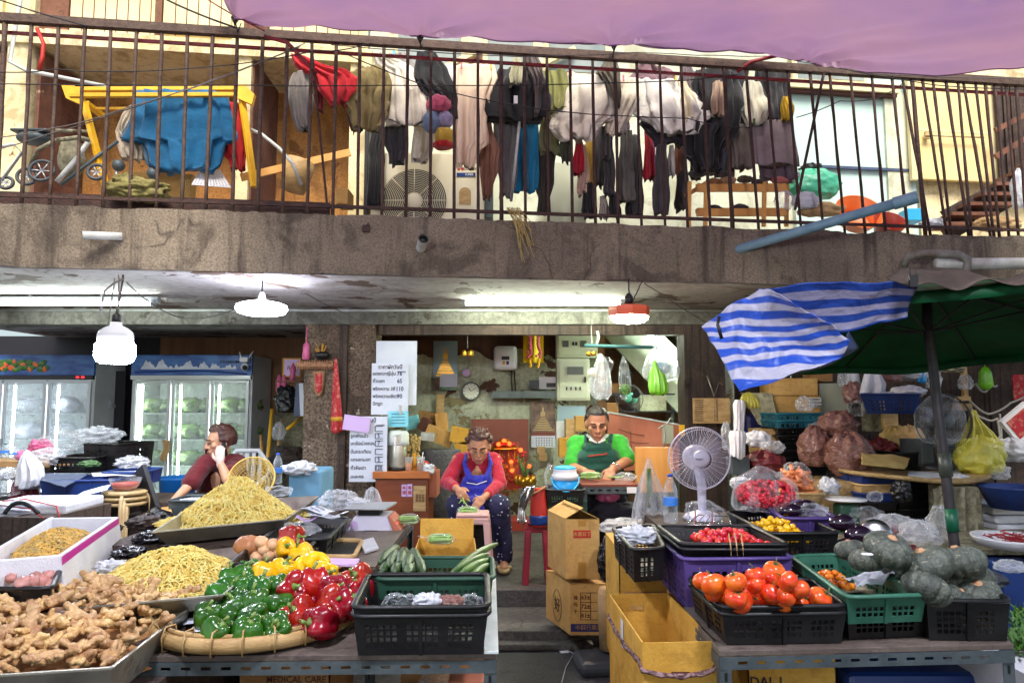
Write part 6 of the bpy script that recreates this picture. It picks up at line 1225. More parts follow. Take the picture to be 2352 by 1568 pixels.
def meterbox(x0,x1,y0,y1,Y,label,feats):
 r=root('meter_cabinet',P((x0+x1)/2,y1,Y),label,'meter cabinet');a=P(x0,y1,Y);b=P(x1,y0,Y);mb=MB();mb.box(((a.x+b.x)/2,Y+.09,(a.z+b.z)/2),(b.x-a.x,.18,b.z-a.z));wpart(r,'cabinet',mb,'meter',.008)
 mb=MB();mb.box(((a.x+b.x)/2,Y-.006,(a.z+b.z)/2),(b.x-a.x-.05,.012,b.z-a.z-.05));wpart(r,'door',mb,'meter',.004)
 for f in feats:decal(r,*f[:4],Y-.015,f[4],'meter_window' if f[5]=='w' else 'switch',.008)
meterbox(1278,1372,720,822,7.9,'upper grey green meter cabinet with two square dials',[(1292,1306,782,797,'meterdark','w'),(1333,1347,782,797,'meterdark','w'),(1314,1319,785,793,'black','s'),(1321,1326,785,793,'black','s')])
meterbox(1279,1354,823,920,7.8,'lower grey green control cabinet with a dark display window',[(1303,1340,842,860,'meterdark','w'),(1300,1303,888,896,'black','s'),(1310,1313,888,896,'black','s'),(1321,1324,888,896,'black','s'),(1331,1334,888,896,'black','s'),(1342,1346,865,878,'black','s')])
r=root('flower_garland',P(1225,846,7.8),'yellow cloth with pink flower garlands hanging over the peeling wall','garland');mb=MB();mb.sheet(lambda u,v:P(1202+46*u,745+88*v,7.85)+Vector((0,.03*math.sin(u*9),0)),20,8,.003);wpart(r,'yellow_cloth',mb,'yellowcloth');random.seed(3)
for x in(1217,1236):
 mb=MB()
 for i in range(26):mb.ball(P(x+rnd(-3,3)*(1+(i>18)),745+i*3,7.78),.016,8,5)
 wpart(r,'garland_strand',mb,'flower')
 mb=MB()
 for i in range(5):mb.ball(P(x+rnd(-2,2),825+i*4,7.78),.018,8,5)
 wpart(r,'marigold_tassel',mb,'yellow')
c=P(1082,898,8.1);r=root('wall_clock',(c.x,8.1,c.z-.1),'round wall clock with a pale face and dark rim','clock');T=Matrix.Translation(c)@Matrix.Rotation(R(90),4,'X');mb=MB();mb.lathe([(.1,-.01),(.105,.02),(.098,.035),(.09,.03)],36,M=T,cap1=False);wpart(r,'rim',mb,'angle');mb=MB();mb.lathe([(.001,.022),(.092,.021)],36,M=T,cap0=False,cap1=False);wpart(r,'face',mb,'cloface')
for nm,a,L,w in(('hour_hand',125,.045,.008),('minute_hand',32,.065,.005)):mb=MB();mb.bar(T@Vector((0,0,.026)),T@Vector((L*math.cos(R(a)),L*math.sin(R(a)),.026)),w,.002,up=(0,-1,0));wpart(r,nm,mb,'black')
mb=MB()
for k in range(12):mb.box(T@Vector((.08*math.cos(k*math.pi/6),.08*math.sin(k*math.pi/6),.0235)),(.009,.002,.009))
wpart(r,'hour_marks',mb,'black')
mb=MB();mb.lathe([(.002,.0),(.045,.0),(.045,.01),(.002,.01)],24,M=Matrix.Translation(P(1071,856,8.1))@Matrix.Rotation(R(90),4,'X'));solo('round_plaque',mb,'pinkpaper','small round lilac plaque above the clock','plaque')
card('paper_strip',1002,1020,905,962,8.0,'bamboo','cream patterned paper scroll hanging left of the clock','scroll',tilt=2)
r=root('wood_board',P(1148,1085,7.95),'large reddish brown board leaning behind the shrine','board');decal(r,1082,1214,962,1110,7.95,'brownboard','panel',.03)
card('poster',1281,1345,932,968,7.9,'calsky','pale printed poster under the lower cabinet','poster')
for x,y,lb in((1247,1050,'lower cream wall socket beside the calendar'),(1243,1034,'upper cream switch below the calendar')):card('wall_socket',x-9,x+9,y-9,y+8,8.1,'bamboo',lb,'socket',th=.03)
r=root('red_shrine',P(1165,1155,7.6),'small red lit Chinese shrine with a pagoda roof and glowing lamps','shrine');random.seed(17)
mb=MB();a=P(1158,1150,7.6);mb.box((a.x,7.65,.26),(.5,.4,.1));wpart(r,'red_base',mb,'redtub');mb=MB();mb.box((P(1155,1080,7.6).x,7.75,.85),(.34,.12,.5));wpart(r,'red_back',mb,'redtub')
for i,(y,w)in enumerate(((1012,14),(1018,24),(1027,32))):mb=MB();p=P(1158,y,7.6);mb.loft([(p+Vector((0,0,.02)),w*K(7.6)*.7,.06),(p,w*K(7.6),.1),(p-Vector((0,0,.015)),w*K(7.6)*1.08,.12)],20,8,.2,.003,i);wpart(r,'roof_tier',mb,'inkred' if i%2 else 'gold')
for x in(1134,1148,1168,1182):mb=MB();mb.tube([P(x,1032,7.58),P(x,1062,7.58)],.008,6);wpart(r,'pillar',mb,'gold')
mb=MB()
for i in range(90):p=P(1130+rnd(0,62),1040+rnd(0,95),7.55+rnd(-.05,.1));mb.box(p,(rnd(.008,.03),.01,rnd(.008,.03)),rz=rnd(0,3))
wpart(r,'gilt_ornament',mb,'gold')
mb=MB()
for i in range(60):p=P(1125+rnd(0,85),1035+rnd(0,110),7.6+rnd(-.05,.1));mb.ball(p,rnd(.008,.02),8,6)
wpart(r,'red_ornament',mb,'inkred')
for x,y in((1158,1012),(1145,1020),(1170,1019),(1196,1033),(1174,1060),(1176,1080),(1215,1070),(1150,1090)):mb=MB();mb.ball(P(x,y,7.5),.022,12,8);wpart(r,'lamp_bulb',mb,'redlamp')
c=P(1206,1118,7.3);mb=MB();mb.lathe([(.05,0),(.09,.03),(.1,.08),(.09,.1)],20,c=c);
for k in range(14):a=2*math.pi*k/14;mb.ball(c+Vector((.088*math.cos(a),.088*math.sin(a),.06+.02*(k%2))),(.028,.028,.04),8,6)
r2=root('lotus_bowl',c,'golden lotus bowl with sprigs beside the red shrine','bowl');wpart(r2,'petals',mb,'gold');mb=MB()
for k in range(22):mb.tube([c+Vector((0,0,.08)),c+Vector((rnd(-.08,.08),rnd(-.05,.05),rnd(.16,.32)))],.004,4)
wpart(r2,'sprigs',mb,'leaf')
for i,(x0,x1,y0,y1,Y,rz,mt,lb)in enumerate(((958,1000,945,985,7.6,10,'cardbrown','brown carton tipped left on the carton heap'),(1000,1026,948,990,7.5,-6,'card','small upright carton with red mark on the heap'),(975,1040,985,1018,7.3,22,'card','flattened tan carton sliding down the heap'),(1034,1080,982,1018,7.2,12,'cardyellow','yellow carton piece left of the brown board'),(930,962,955,985,7.5,-15,'cyancard','pale packaging scrap at the left of the carton heap'),(962,985,960,990,7.35,30,'inkbrown','printed brown packet stuck in the carton heap'),(1045,1075,1015,1050,7.2,-10,'cardyellow','small yellow carton flap beside the woman'),(966,996,994,1012,7.1,5,'pvcw','white boxed packet on the carton heap'))):
 a=P(x0,y1,Y);b=P(x1,y0,Y);mb=MB();mb.box(((a.x+b.x)/2,Y+.08,(a.z+b.z)/2),(b.x-a.x,.16,b.z-a.z),M=Matrix.Rotation(R(rz),4,'Y'));solo('carton',mb,mt,lb,'carton',bevel=.002)
a=P(1010,1130,6.9);mb=MB();mb.loft([(Vector((a.x,7.0,z)),.17+.02*(z>1),.14)for z in(.3,.6,.9,1.05,1.07)],40);solo('wicker_basket',mb,'wickergrey','tall dark grey wicker basket behind the woman','basket')
a=P(858,1190,6.2);b=P(985,1082,6.2);r=root('wooden_desk',((a.x+b.x)/2,6.4,Z2),'reddish brown wooden desk with papers pasted on its side','desk');mb=MB();mb.box(((a.x+b.x)/2,6.45,(Z2+b.z-.06)/2),(b.x-a.x-.02,.5,b.z-.06-Z2));wpart(r,'cabinet',mb,'desk',.004)
mb=MB();mb.box(((a.x+b.x)/2,6.44,b.z-.03),(b.x-a.x+.02,.54,.06));wpart(r,'desk_top',mb,'wood',.004)
decal(r,922,934,1112,1140,6.195,'pinkpaper','pink_paper',.002);decal(r,935,947,1111,1140,6.195,'pinkpaper','pink_paper',.002);decal(r,949,978,1115,1173,6.19,'bamboo','hanging_scroll',.004)
for j,x in enumerate((928,941)):ptext('金',x,1120,6.193,9,'inkred',r,off=.002);ptext('福',x,1131,6.193,9,'inkred',r,off=.002)
for j in range(3):ptext('吉祥如',957+j*7,1143,6.187,0.01+6,'inkbrown',r,off=.002,roll=-90)
mb=MB();mb.box((P(992,1110,6.3).x,6.45,P(992,1112,6.3).z),(.08,.3,.22));solo('pink_bin',mb,'pinkboard','pink plastic bin attached beside the wooden desk','bin')
c=P(913,1080,6.3);r=root('thermos_pot',c,'steel hot water pot with a cream cloth on top on the desk','water pot');mb=MB();mb.lathe([(.075,0),(.078,.03),(.078,.3),(.07,.31)],28,c=c);wpart(r,'steel_body',mb,'steel');mb=MB();mb.lathe([(.08,0),(.08,.035)],28,c=c);wpart(r,'base_ring',mb,'black');mb=MB();mb.loft([(c+Vector((0,0,z)),w,w*.9)for z,w in((.22,.098),(.27,.095),(.32,.09),(.345,.07),(.35,.02))],30,5,.2,.005);wpart(r,'cloth',mb,'collar')
for i,(x,mt,lb)in enumerate(((938,'orangedrink','glass of orange tea on the desk'),(966,'orangedrink','plastic cup of milk tea on the desk'))):
 c=P(x,1083,6.28);r=root('drink_glass',c,lb,'glass');mb=MB();mb.lathe([(.028,0),(.036,.13)],18,c=c,cap1=False);wpart(r,'glass',mb,'glassclear');mb=MB();mb.lathe([(.026,.004),(.031,.075)],18,c=c);wpart(r,'drink',mb,mt if i==0 else 'cardbrown');mb=MB();mb.tube([c+Vector((0,0,.02)),c+Vector((.02,0,.17))],.004,6);wpart(r,'straw',mb,'black' if i==0 else 'white')
r=root('golden_plant',P(950,1080,6.5),'bunch of golden dried flowers standing on the desk','flowers');random.seed(2);mb=MB()
for i in range(60):p=P(950+rnd(-14,14),1035+rnd(-38,30),6.5);mb.ball(p,(rnd(.006,.02),.008,rnd(.01,.03)),6,5)
wpart(r,'blossoms',mb,'burlapy');mb=MB();mb.tube([P(950,1082,6.5),P(951,1040,6.5)],.02,8);wpart(r,'stalks',mb,'goldfringe')
lump('white_tissue',985,1078,6.25,14,12,'bagwhite','crumpled white tissue on the edge of the desk',seed=3,nz=.4);lump('jar_cluster',975,1068,6.5,10,10,'inkred','small red capped jars behind the cups',seed=8)
def stool(px0,px1,pyt,Y,zb,mt,label,taper=.82,n=4,name='plastic_stool'):
 a=P(px0,pyt,Y);b=P(px1,pyt,Y);w=(b.x-a.x);zt=a.z;c=Vector(((a.x+b.x)/2,Y+w/2,zb));r=root(name,c,label,'stool');mb=MB();mb.box((c.x,c.y,zt-.012),(w*taper,w*taper,.024));mb.box((c.x,c.y,zt-.05),(w*(taper+.03),w*(taper+.03),.05));wpart(r,'seat',mb,mt,.012)
 for sx in(-1,1):
  for sy in(-1,1):
   mb=MB();t=Vector((c.x+sx*w*taper*.43,c.y+sy*w*taper*.43,zt-.06));f=Vector((c.x+sx*w*.47,c.y+sy*w*.47,zb));mb.bar(t,f,.045,.045);wpart(r,'leg',mb,mt,.006)
 return r
stool(1038,1130,1182,5.2,Z2,'pinkstool','pale pink plastic stool in front of the seated woman')
beanbag(1075,1174,5.35,26,13,'clear bag of cut green beans on the pale pink stool',tied=False)
za=P(1330,1100,5.5).z;frame_table('slotted_table',[Vector((P(1335,1118,5.4).x,5.35,0)),Vector((P(1466,1118,5.4).x,5.35,0)),Vector((P(1466,1118,5.4).x,5.9,0)),Vector((P(1325,1100,5.4).x,5.9,0))],P(1400,1112,5.35).z,'brownboard','small slotted steel table the man in green works at',zl=Z2,rail=.05)
beanbag(1356,1092,5.55,28,10,'open bag of green beans under the hands of the man',tied=False,mt='bagclear')
lump('plastic_bag',1436,1094,5.6,26,9,'bagclear','flat clear bag at the right of the small table',seed=6)
random.seed(4);mb=MB()
for i in range(9):p=P(1414+rnd(-10,10),1097,5.5);mb.tube([p,p+Vector((rnd(-.05,.05),rnd(-.04,.04),.01))],.005,5)
solo('bean_pods',mb,'bean','few loose green beans on the small table','beans',kind='stuff')
card('white_label',1440,1462,1118,1132,5.342,'white','white sticker on the rail of the small table','sticker',th=.002)
lump('pink_bag',1395,1138,5.6,26,16,'bagpink','magenta plastic bag under the small table',seed=2);lump('shorts_cushion',1410,1172,5.75,62,24,'shorts','dark brown cushion under the small table',seed=12,nz=.15)
lump('green_film',1440,1208,5.1,58,16,'bag','flat pale green plastic sheet below the small table',seed=13,nz=.3)
mb=MB();mb.box((P(1300,1180,5.3).x,5.42,.5),(.3,.3,.6));solo('box_stand',mb,'cratedgreen','green and brown box standing under the cooler basket','box')
crate('wire_basket',[Vector((P(x,1145,Y).x,Y,0))for x,Y in((1256,5.2),(1342,5.2),(1338,5.55),(1252,5.55))],P(1300,1126,5.2).z,P(1300,1160,5.2).z,'crateblack','black mesh basket holding the blue and white cooler',cat='basket',cell=.012,bar=.006)
c=P(1298,1137,5.3);r=root('cooler_jug',c,'light blue and white cooler jug with a blue handle','cooler');mb=MB();mb.lathe([(.075,0),(.085,.02),(.092,.115)],32,c=c);wpart(r,'jug_body',mb,'bluejug');mb=MB();mb.lathe([(.096,.115),(.098,.15),(.088,.155),(.084,.185),(.086,.19)],32,c=c);wpart(r,'white_collar',mb,'plasticwhite');mb=MB();mb.lathe([(.078,.19),(.08,.205),(.04,.215),(.001,.215)],32,c=c);wpart(r,'lid',mb,'bluelid')
mb=MB();mb.tube([c+Vector((.1*math.cos(a),-.1*max(0,math.sin(a))-.01,.13-.09*math.sin(a)))for a in[math.pi*k/16 for k in range(17)]],.006,8);wpart(r,'handle',mb,'bluelid')
lump('clear_bag',1264,1098,5.35,13,30,'bagclear','clear bag standing left of the cooler jug',seed=3,nz=.25)
stool(1205,1262,1200,5.25,Z2,'redstool','dark red plastic stool by the aisle',taper=.8)
r=root('rice_bag',P(1240,1210,5.2),'red bag with a blue band standing in a brown box on the red stool','bag');mb=MB();mb.loft(prows([(1120,1222,1252),(1135,1220,1256),(1170,1218,1258),(1208,1220,1256)],5.25,.06,12),28,5,.1,.004);wpart(r,'red_sack',mb,'inkred');mb=MB();mb.loft(prows([(1182,1216,1259),(1203,1217,1258)],5.25,.075,3),28);wpart(r,'blue_band',mb,'bluedark');mb=MB();mb.box(P(1236,1126,5.22),(.12,.1,.006),M=Matrix.Rotation(R(-28),4,'Y'));wpart(r,'cardboard_flap',mb,'cardbrown')
hang('foil_bag',[(1118,1205,1228),(1135,1195,1222),(1150,1192,1212),(1175,1190,1206),(1200,1192,1212)],5.15,'steelbright','silver foil bag dangling at the left of the red stool','bag',depth=.03,nz=.02)
r=root('wooden_board',P(1470,1080,6.9),'salmon brown wooden panel with cracks behind the man','panel');mb=MB();q=[P(1396,1080,6.9),P(1560,1080,6.7),P(1560,975,6.7),P(1396,946,6.9)];mb.hexa([q[0],q[1],q[1]+Vector((0,.03,0)),q[0]+Vector((0,.03,0))],[q[3],q[2],q[2]+Vector((0,.03,0)),q[3]+Vector((0,.03,0))]);wpart(r,'board',mb,'pinkboard')
mb=MB();mb.bar(q[3]-Vector((0,.01,0)),q[2]-Vector((0,.01,0)),.02,.012);wpart(r,'top_edge',mb,'pvcw')
for i,(a,b)in enumerate((((1420,985),(1480,1000)),((1425,1010),(1500,1018)),((1448,990),(1452,1060)))):mb=MB();mb.tube([P(*a,6.83),P((a[0]+b[0])/2,(a[1]+b[1])/2+3,6.8),P(*b,6.78)],.003,4);wpart(r,'crack',mb,'inkbrown')
r=root('door_board',P(1500,1120,5.6),'orange brown wooden board with a knob behind the white fan','board');a=P(1461,1130,5.7);b=P(1545,1027,5.7);mb=MB();mb.box(((a.x+b.x)/2,5.72,(a.z+b.z)/2),(b.x-a.x,.04,b.z-a.z));wpart(r,'panel',mb,'woodpale',.003);mb=MB();mb.ball(P(1540,1098,5.66),.016,12,8);wpart(r,'knob',mb,'woodpale');mb=MB();mb.box(((a.x+b.x)/2-(b.x-a.x)/2+.02,5.695,(a.z+b.z)/2),(.04,.02,b.z-a.z));wpart(r,'side_rail',mb,'woodpale')
for i,(x0,x1,y0,y1,Y,mt,lb)in enumerate(((1278,1302,968,1010,7.4,'pvcw','white tub behind the left shoulder of the man'),(1300,1328,962,1008,7.2,'bamboo','cream box behind the man'),(1322,1348,955,990,7.1,'card','yellow carton behind the head of the man'),(1285,1312,1006,1050,7.0,'cardyellow','yellow cartons low behind the man'),(1310,1330,1012,1075,6.8,'angle','grey frame stack low behind the man'),(1395,1420,925,955,7.6,'cardbrown','brown carton left of the teal fan'),(1428,1452,850,882,8.4,'darkpanel','dark box high behind the hanging bags'),(1395,1425,880,905,8.2,'cardbrown','brown carton on the alcove shelf'),(1470,1530,905,945,8.0,'pale','grey green bin on the alcove shelf'),(1385,1400,880,895,7.9,'darkpanel','dark square case on the alcove shelf'))):
 a=P(x0,y1,Y);b=P(x1,y0,Y);mb=MB();mb.box(((a.x+b.x)/2,Y+.1,(a.z+b.z)/2),(b.x-a.x,.2,b.z-a.z));solo('storage_box',mb,mt,lb,'box',bevel=.003)
r=root('alcove_shelf',P(1470,915,8.0),'dark metal shelf rack in the alcove behind the man','shelf rack')
for y in(905,945):mb=MB();mb.box((P(1470,y,8.0).x,8.2,P(1470,y,8.0).z),(.9,.4,.02));wpart(r,'shelf_board',mb,'darkpanel')
for x in(1368,1545):mb=MB();a=P(x,880,8.0);mb.box((a.x,8.05,1.1),(.03,.03,1.7));wpart(r,'upright',mb,'angle')
fan(1445,915,32,7.3,'round fan with a teal rim in the alcove behind the man','mattnet','fanteal',P(1445,946,7.3).z,None,blades='darkpanel',tilt=-25,ring=60,hubmt='fanteal')
for i,(a,b)in enumerate((((1513,1060),(1527,975)),((1512,985),(1540,960)))):wire('cable',[P(*a,6.6),P((a[0]+b[0])/2+6,(a[1]+b[1])/2,6.5),P(*b,6.6)],.008,'wirew',['cream cable hanging in front of the salmon panel','second cream cable looping near the timber post'][i],'cable')
r=root('socket_strip',P(1530,1010,6.6),'old grey switch box with plugs on the salmon panel','socket');decal(r,1522,1545,976,1018,6.6,'meter','case',.05);decal(r,1560,1572,975,1000,6.5,'yellow','yellow_tag',.01)
mb=MB();mb.tube([P(1343,793,6.2),P(1512,798,6.2)],.016,10);solo('hanging_bar',mb,'teal','teal bar hanging in the right of the middle opening','bar')
r=root('hook_wire',P(1358,790,6.2),'wire hook with small bells holding the teal bar','hook');mb=MB();mb.tube([P(1358,735,6.4),P(1359,790,6.2)],.004,5);mb.tube([P(1352,742,6.4),P(1355,732,6.4),P(1362,735,6.4),P(1360,745,6.4)],.004,5);wpart(r,'wire',mb,'wirew')
for x in(1352,1364):mb=MB();mb.ball(P(x,812,6.2),.024,10,8);wpart(r,'bell',mb,'gold')
mb=MB();mb.tube([P(1372,760,6.2),P(1375,775,6.2),P(1370,795,6.2)],.012,8);solo('white_hook',mb,'pvcw','white plastic hook hanging over the teal bar','hook')
hang('carrier_bag',[(812,1376,1384),(830,1368,1395),(850,1362,1400),(880,1354,1404),(905,1356,1404),(916,1368,1396)],6.1,'bag','white carrier bag hanging furthest left on the teal bar','bag',depth=.1,waves=8,wamp=.3)
hang('carrier_bag',[(818,1388,1400),(835,1390,1408),(855,1394,1402)],6.15,'steelbright','crinkled silver film hanging beside the left carrier bag','bag',nz=.02)
hang('carrier_bag',[(818,1429,1433),(840,1424,1442),(870,1422,1448),(900,1424,1448),(916,1428,1444)],6.1,'bagclear','narrow clear bag with greens hanging from the teal bar','bag',depth=.07,waves=7)
lump('leafy_greens',1436,896,6.1,10,12,'leaf','green leaves inside the narrow hanging bag','greens',nz=.5,ns=5)
hang('carrier_bag',[(775,1508,1516),(800,1498,1530),(825,1484,1552),(850,1476,1560),(868,1480,1556),(874,1500,1540)],6.2,'bag','big clear bag with blue contents behind the green bag','bag',depth=.14,waves=9,wamp=.25)
lump('blue_bundle',1516,845,6.25,22,14,'pvcblue','blue bundle inside the big clear hanging bag','bundle')
hang('carrier_bag',[(828,1500,1506),(845,1496,1512),(860,1490,1526),(885,1488,1534),(902,1492,1534),(906,1498,1526)],6.05,'baggreen','bright green carrier bag hanging from the teal bar','bag',depth=.09,waves=9,wamp=.3)
mb=MB();mb.lathe([(.001,-.004),(.038,-.004),(.04,.01)],20,M=Matrix.Translation(P(1360,856,6.05))@Matrix.Rotation(R(90),4,'X'));solo('tape_roll',mb,'cloface','round white plate with a yellow star beside the carrier bag','plate')
sg=sign(1592,1676,914,972,6.42,'yellowed handwritten price list board on the timber post',[],'',1640,mt='bamboo',sub='')
random.seed(6)
for i in range(10):
 y=919+i*5.1;t=''.join(random.choice('กขคงจชตนมรลว')for _ in range(7));ptext(t,1596,y,6.42,5,'ink',sg,off=.002,align='LEFT');ptext(random.choice('฿=')+' '+str(20+i*7),1640,y,6.42,5,'ink',sg,off=.002,align='LEFT')
mb=MB();mb.tube([P(1624,862,6.4),P(1640,910,6.38),P(1652,876,6.4),P(1660,884,6.38)],.007,6);solo('bent_wire',mb,'steel','bent bright wire hook on the timber post above the board','wire')
def hand(mb,w,d,up,s=1.,curl=.5,side=1):
 """palm at w pointing along d; up = back of the hand"""
 w=Vector(w);d=Vector(d).normalized();up=Vector(up);up=(up-d*up.dot(d)).normalized();x=d.cross(up)*side
 mb.cap(w,w+d*.03*s,.024*s,.026*s);
 for i,(o,L)in enumerate(((-.027,.062),(-.009,.074),(.009,.070),(.026,.054))):
  k=w+d*.075*s+x*o*s;mb.cap(w+d*.03*s+x*o*.8*s,k,.0145*s,.0115*s,10)
  a1=curl*(.7+.2*i);m=k+(d*math.cos(a1)-up*math.sin(a1))*L*.5*s;a2=a1+curl*.9;e=m+(d*math.cos(a2)-up*math.sin(a2))*L*.5*s
  mb.cap(k,m,.0095*s,.0085*s,8);mb.cap(m,e,.0085*s,.0065*s,8)
 t0=w+d*.02*s-x*.028*s;t1=t0+(d*.7-x*.7).normalized()*.035*s-up*.006;t2=t1+(d*.95-x*.15-up*.4).normalized()*.03*s
 mb.cap(t0,t1,.0125*s,.0105*s,8);mb.cap(t1,t2,.0105*s,.008*s,8)
def head(mb,c,f,up,s=1.):
 """head centred at c (between the ears), facing f"""
 f=Vector(f).normalized();up=Vector(up);up=(up-f*up.dot(f)).normalized();x=f.cross(up).normalized()
 Rm=Matrix((x,f,up)).transposed()
 def q(a,b,h):return Vector(c)+(x*a+f*b+up*h)*s
 mb.ball(q(0,-.01,.03),Vector((.075,.092,.088))*s,24,16,M=Rm);mb.ball(q(0,.022,-.03),Vector((.06,.062,.075))*s,20,14,M=Rm)
 mb.ball(q(0,.055,-.088),Vector((.03,.026,.022))*s,14,10,M=Rm)
 mb.cap(q(0,.088,.015),q(0,.104,-.022),.009*s,.014*s,10);mb.ball(q(-.014,.092,-.026),.009*s,8,6);mb.ball(q(.014,.092,-.026),.009*s,8,6)
 mb.cap(q(-.02,.08,-.055),q(.02,.08,-.055),.009*s,.009*s,8);mb.cap(q(-.016,.078,-.067),q(.016,.078,-.067),.0085*s,.0085*s,8)
 for sx in(-1,1):mb.ball(q(sx*.078,-.012,-.005),Vector((.012,.02,.032))*s,10,8,M=Rm);mb.ball(q(sx*.04,.058,-.012),Vector((.026,.022,.02))*s,12,8,M=Rm);mb.cap(q(sx*.012,.086,.026),q(sx*.05,.07,.028),.009*s,.008*s,8)
 return q,Rm
def face_parts(body,rt,q,Rm,s,lids=True,hairm='hair',ln=1):
 for sx in(-1,1):
  mb=MB();mb.cap(q(sx*.016,.097,.034),q(sx*.05,.078,.034),.0045*s,.0035*s,8);obj('eyebrow',mb,hairm,body,rt.location)
  mb=MB();mb.cap(q(sx*.018,.091,.006),q(sx*.044,.078,.006),.0042*s,.0035*s,8);obj('eye',mb,'hair',body,rt.location)
 mb=MB();mb.cap(q(-.021,.087,-.059),q(.021,.087,-.059),.0055*s,.0055*s,8);obj('lips',mb,'lip',body,rt.location)
def hairdo(body,rt,c,f,up,s,mt,fn,nz=.06,name='hair',ns=5):
 f=Vector(f).normalized();up=Vector(up);up=(up-f*up.dot(f)).normalized();x=f.cross(up).normalized();Rm=Matrix((x,f,up)).transposed();mb=MB();nu,nv=48,26
 vs=[]
 for j in range(nv+1):
  ph=math.pi*.70*j/nv
  for k in range(nu):
   th=2*math.pi*k/nu;d=Vector((math.sin(ph)*math.cos(th),math.sin(ph)*math.sin(th),math.cos(ph)));lim=fn(th)
   t=min(ph,lim);d=Vector((math.sin(t)*math.cos(th),math.sin(t)*math.sin(th),math.cos(t)));r_=1+nz*mnoise.noise(d*ns)+nz*.6*mnoise.noise(d*ns*4)
   if ph>=lim:r_*=.9
   vs.append(Vector(c)+Rm@Vector((d.x*.088*r_,d.y*.104*r_-.012,d.z*.10*r_+.028))*s)
 fs=[(j*nu+k,(j+1)*nu+k,(j+1)*nu+(k+1)%nu,j*nu+(k+1)%nu)for j in range(nv)for k in range(nu)];mb.add(vs,fs,0,True);return obj(name,mb,mt,body,rt.location)
def garment(rt,name,mt,caps,voxel=.011,sm=3,parent=None,balls=()):
 mb=MB()
 for a,b,ra,rb in caps:mb.cap(a,b,ra,rb,18)
 for c,r_ in balls:mb.ball(c,r_,20,14)
 o=obj(name,mb,mt,parent or rt,rt.location);remesh(o,voxel,sm);t=bpy.data.textures.get('fold')or bpy.data.textures.new('fold','CLOUDS');t.noise_scale=.055;t.noise_depth=2
 d=o.modifiers.new('d','DISPLACE');d.texture=t;d.strength=.016;d.mid_level=.5;return bake_mods(o)
V=Vector
Yw=5.75
r=root('person',(P(1098,1290,6.0).x,6.0,Z2),'seated woman in a pink top and blue apron sorting green beans','person')
sh_l,sh_r=P(1052,1056,5.95),P(1138,1056,5.95);el_l,el_r=P(1026,1108,5.82),P(1148,1110,5.82);wr_l,wr_r=P(1050,1122,5.58),P(1112,1142,5.58);hipc=P(1098,1160,6.15);chest=P(1097,1078,6.0);neck=P(1097,1046,5.93)
kn_l,kn_r=P(1052,1160,5.62),P(1146,1162,5.62);ft_l,ft_r=V((P(1060,1280,5.75).x,5.75,Z2+.05)),V((P(1158,1280,5.72).x,5.72,Z2+.06));hc=P(1100,1027,5.84)
fdir=V((.02,-.9,-.36));upd=V((0,-.36,.93))
mb=MB();q,Rm=head(mb,hc,fdir,upd,1.1);mb.chain([neck+V((0,.03,-.05)),hc+V((0,.04,-.05))],[.05,.046]);mb.chain([sh_l,el_l,wr_l],[.05,.04,.026]);mb.chain([sh_r,el_r,wr_r],[.05,.04,.026])
mb.chain([chest,hipc],[.11,.13]);mb.chain([hipc+V((-.08,0,-.02)),kn_l,ft_l],[.09,.06,.036]);mb.chain([hipc+V((.08,0,-.02)),kn_r,ft_r],[.09,.06,.036]);mb.cap(sh_l,sh_r,.055,.055)
hand(mb,wr_l,V((.55,-.5,-.55)),V((-.3,-.6,.6)),1.0,.75,1);hand(mb,wr_r,V((-.55,-.45,-.5)),V((.1,-.6,.7)),1.0,.45,-1)
mb.cap(ft_l,ft_l+V((0,-.14,-.02)),.036,.03);mb.cap(ft_r,ft_r+V((0,-.14,-.02)),.036,.03)
body=wpart(r,'body',mb,'skin');remesh(body,.0065,3);bake_mods(body)
face_parts(body,r,q,Rm,1.1);hairdo(body,r,hc,fdir,upd,1.22,'hairbrown',lambda th:(.98 if math.sin(th)>.45 else 1.5 if math.sin(th)>-.2 else 2.1),.25)
mb=MB()
for sx in(-1,1):mb.tube([q(sx*.031+.017*math.cos(a),.104,.003+.014*math.sin(a))for a in[2*math.pi*k/16 for k in range(16)]],.0014,5,closed=True);mb.tube([q(sx*.048,.102,.006),q(sx*.082,.0,.01)],.0014,4)
wpart(r,'glasses',mb,'stool')
garment(r,'pink_blouse','pinkshirt',[(sh_l,sh_r,.056,.056),(sh_l+V((.02,0,0)),el_l,.066,.058),(el_l,el_l.lerp(wr_l,.72),.054,.042),(sh_r-V((.02,0,0)),el_r,.066,.058),(el_r,el_r.lerp(wr_r,.72),.054,.042),(chest+V((-.06,0,.04)),hipc+V((-.06,0,0)),.115,.13),(chest+V((.06,0,.04)),hipc+V((.06,0,0)),.115,.13)])
garment(r,'dotted_trousers','dotpants',[(hipc+V((-.09,0,-.02)),kn_l,.125,.095),(kn_l,ft_l+V((0,0,.05)),.09,.07),(hipc+V((.09,0,-.02)),kn_r,.125,.095),(kn_r,ft_r+V((0,0,.05)),.09,.07),(hipc+V((-.08,0,0)),hipc+V((.08,0,0)),.13,.13)])
garment(r,'blue_apron','apronblue',[(P(1066,1062,5.84),P(1080,1100,5.80),.017,.03),(P(1128,1062,5.84),P(1118,1100,5.80),.017,.03),(P(1076,1104,5.83),P(1120,1104,5.83),.05,.05),(P(1070,1125,5.84),P(1126,1125,5.84),.07,.07),(P(1066,1148,5.80),P(1128,1146,5.80),.055,.055),(P(1084,1152,5.68),P(1104,1168,5.62),.05,.035),(P(1068,1060,5.84),P(1072,1042,5.95),.017,.015),(P(1127,1060,5.84),P(1122,1042,5.95),.017,.015)],.009,2)
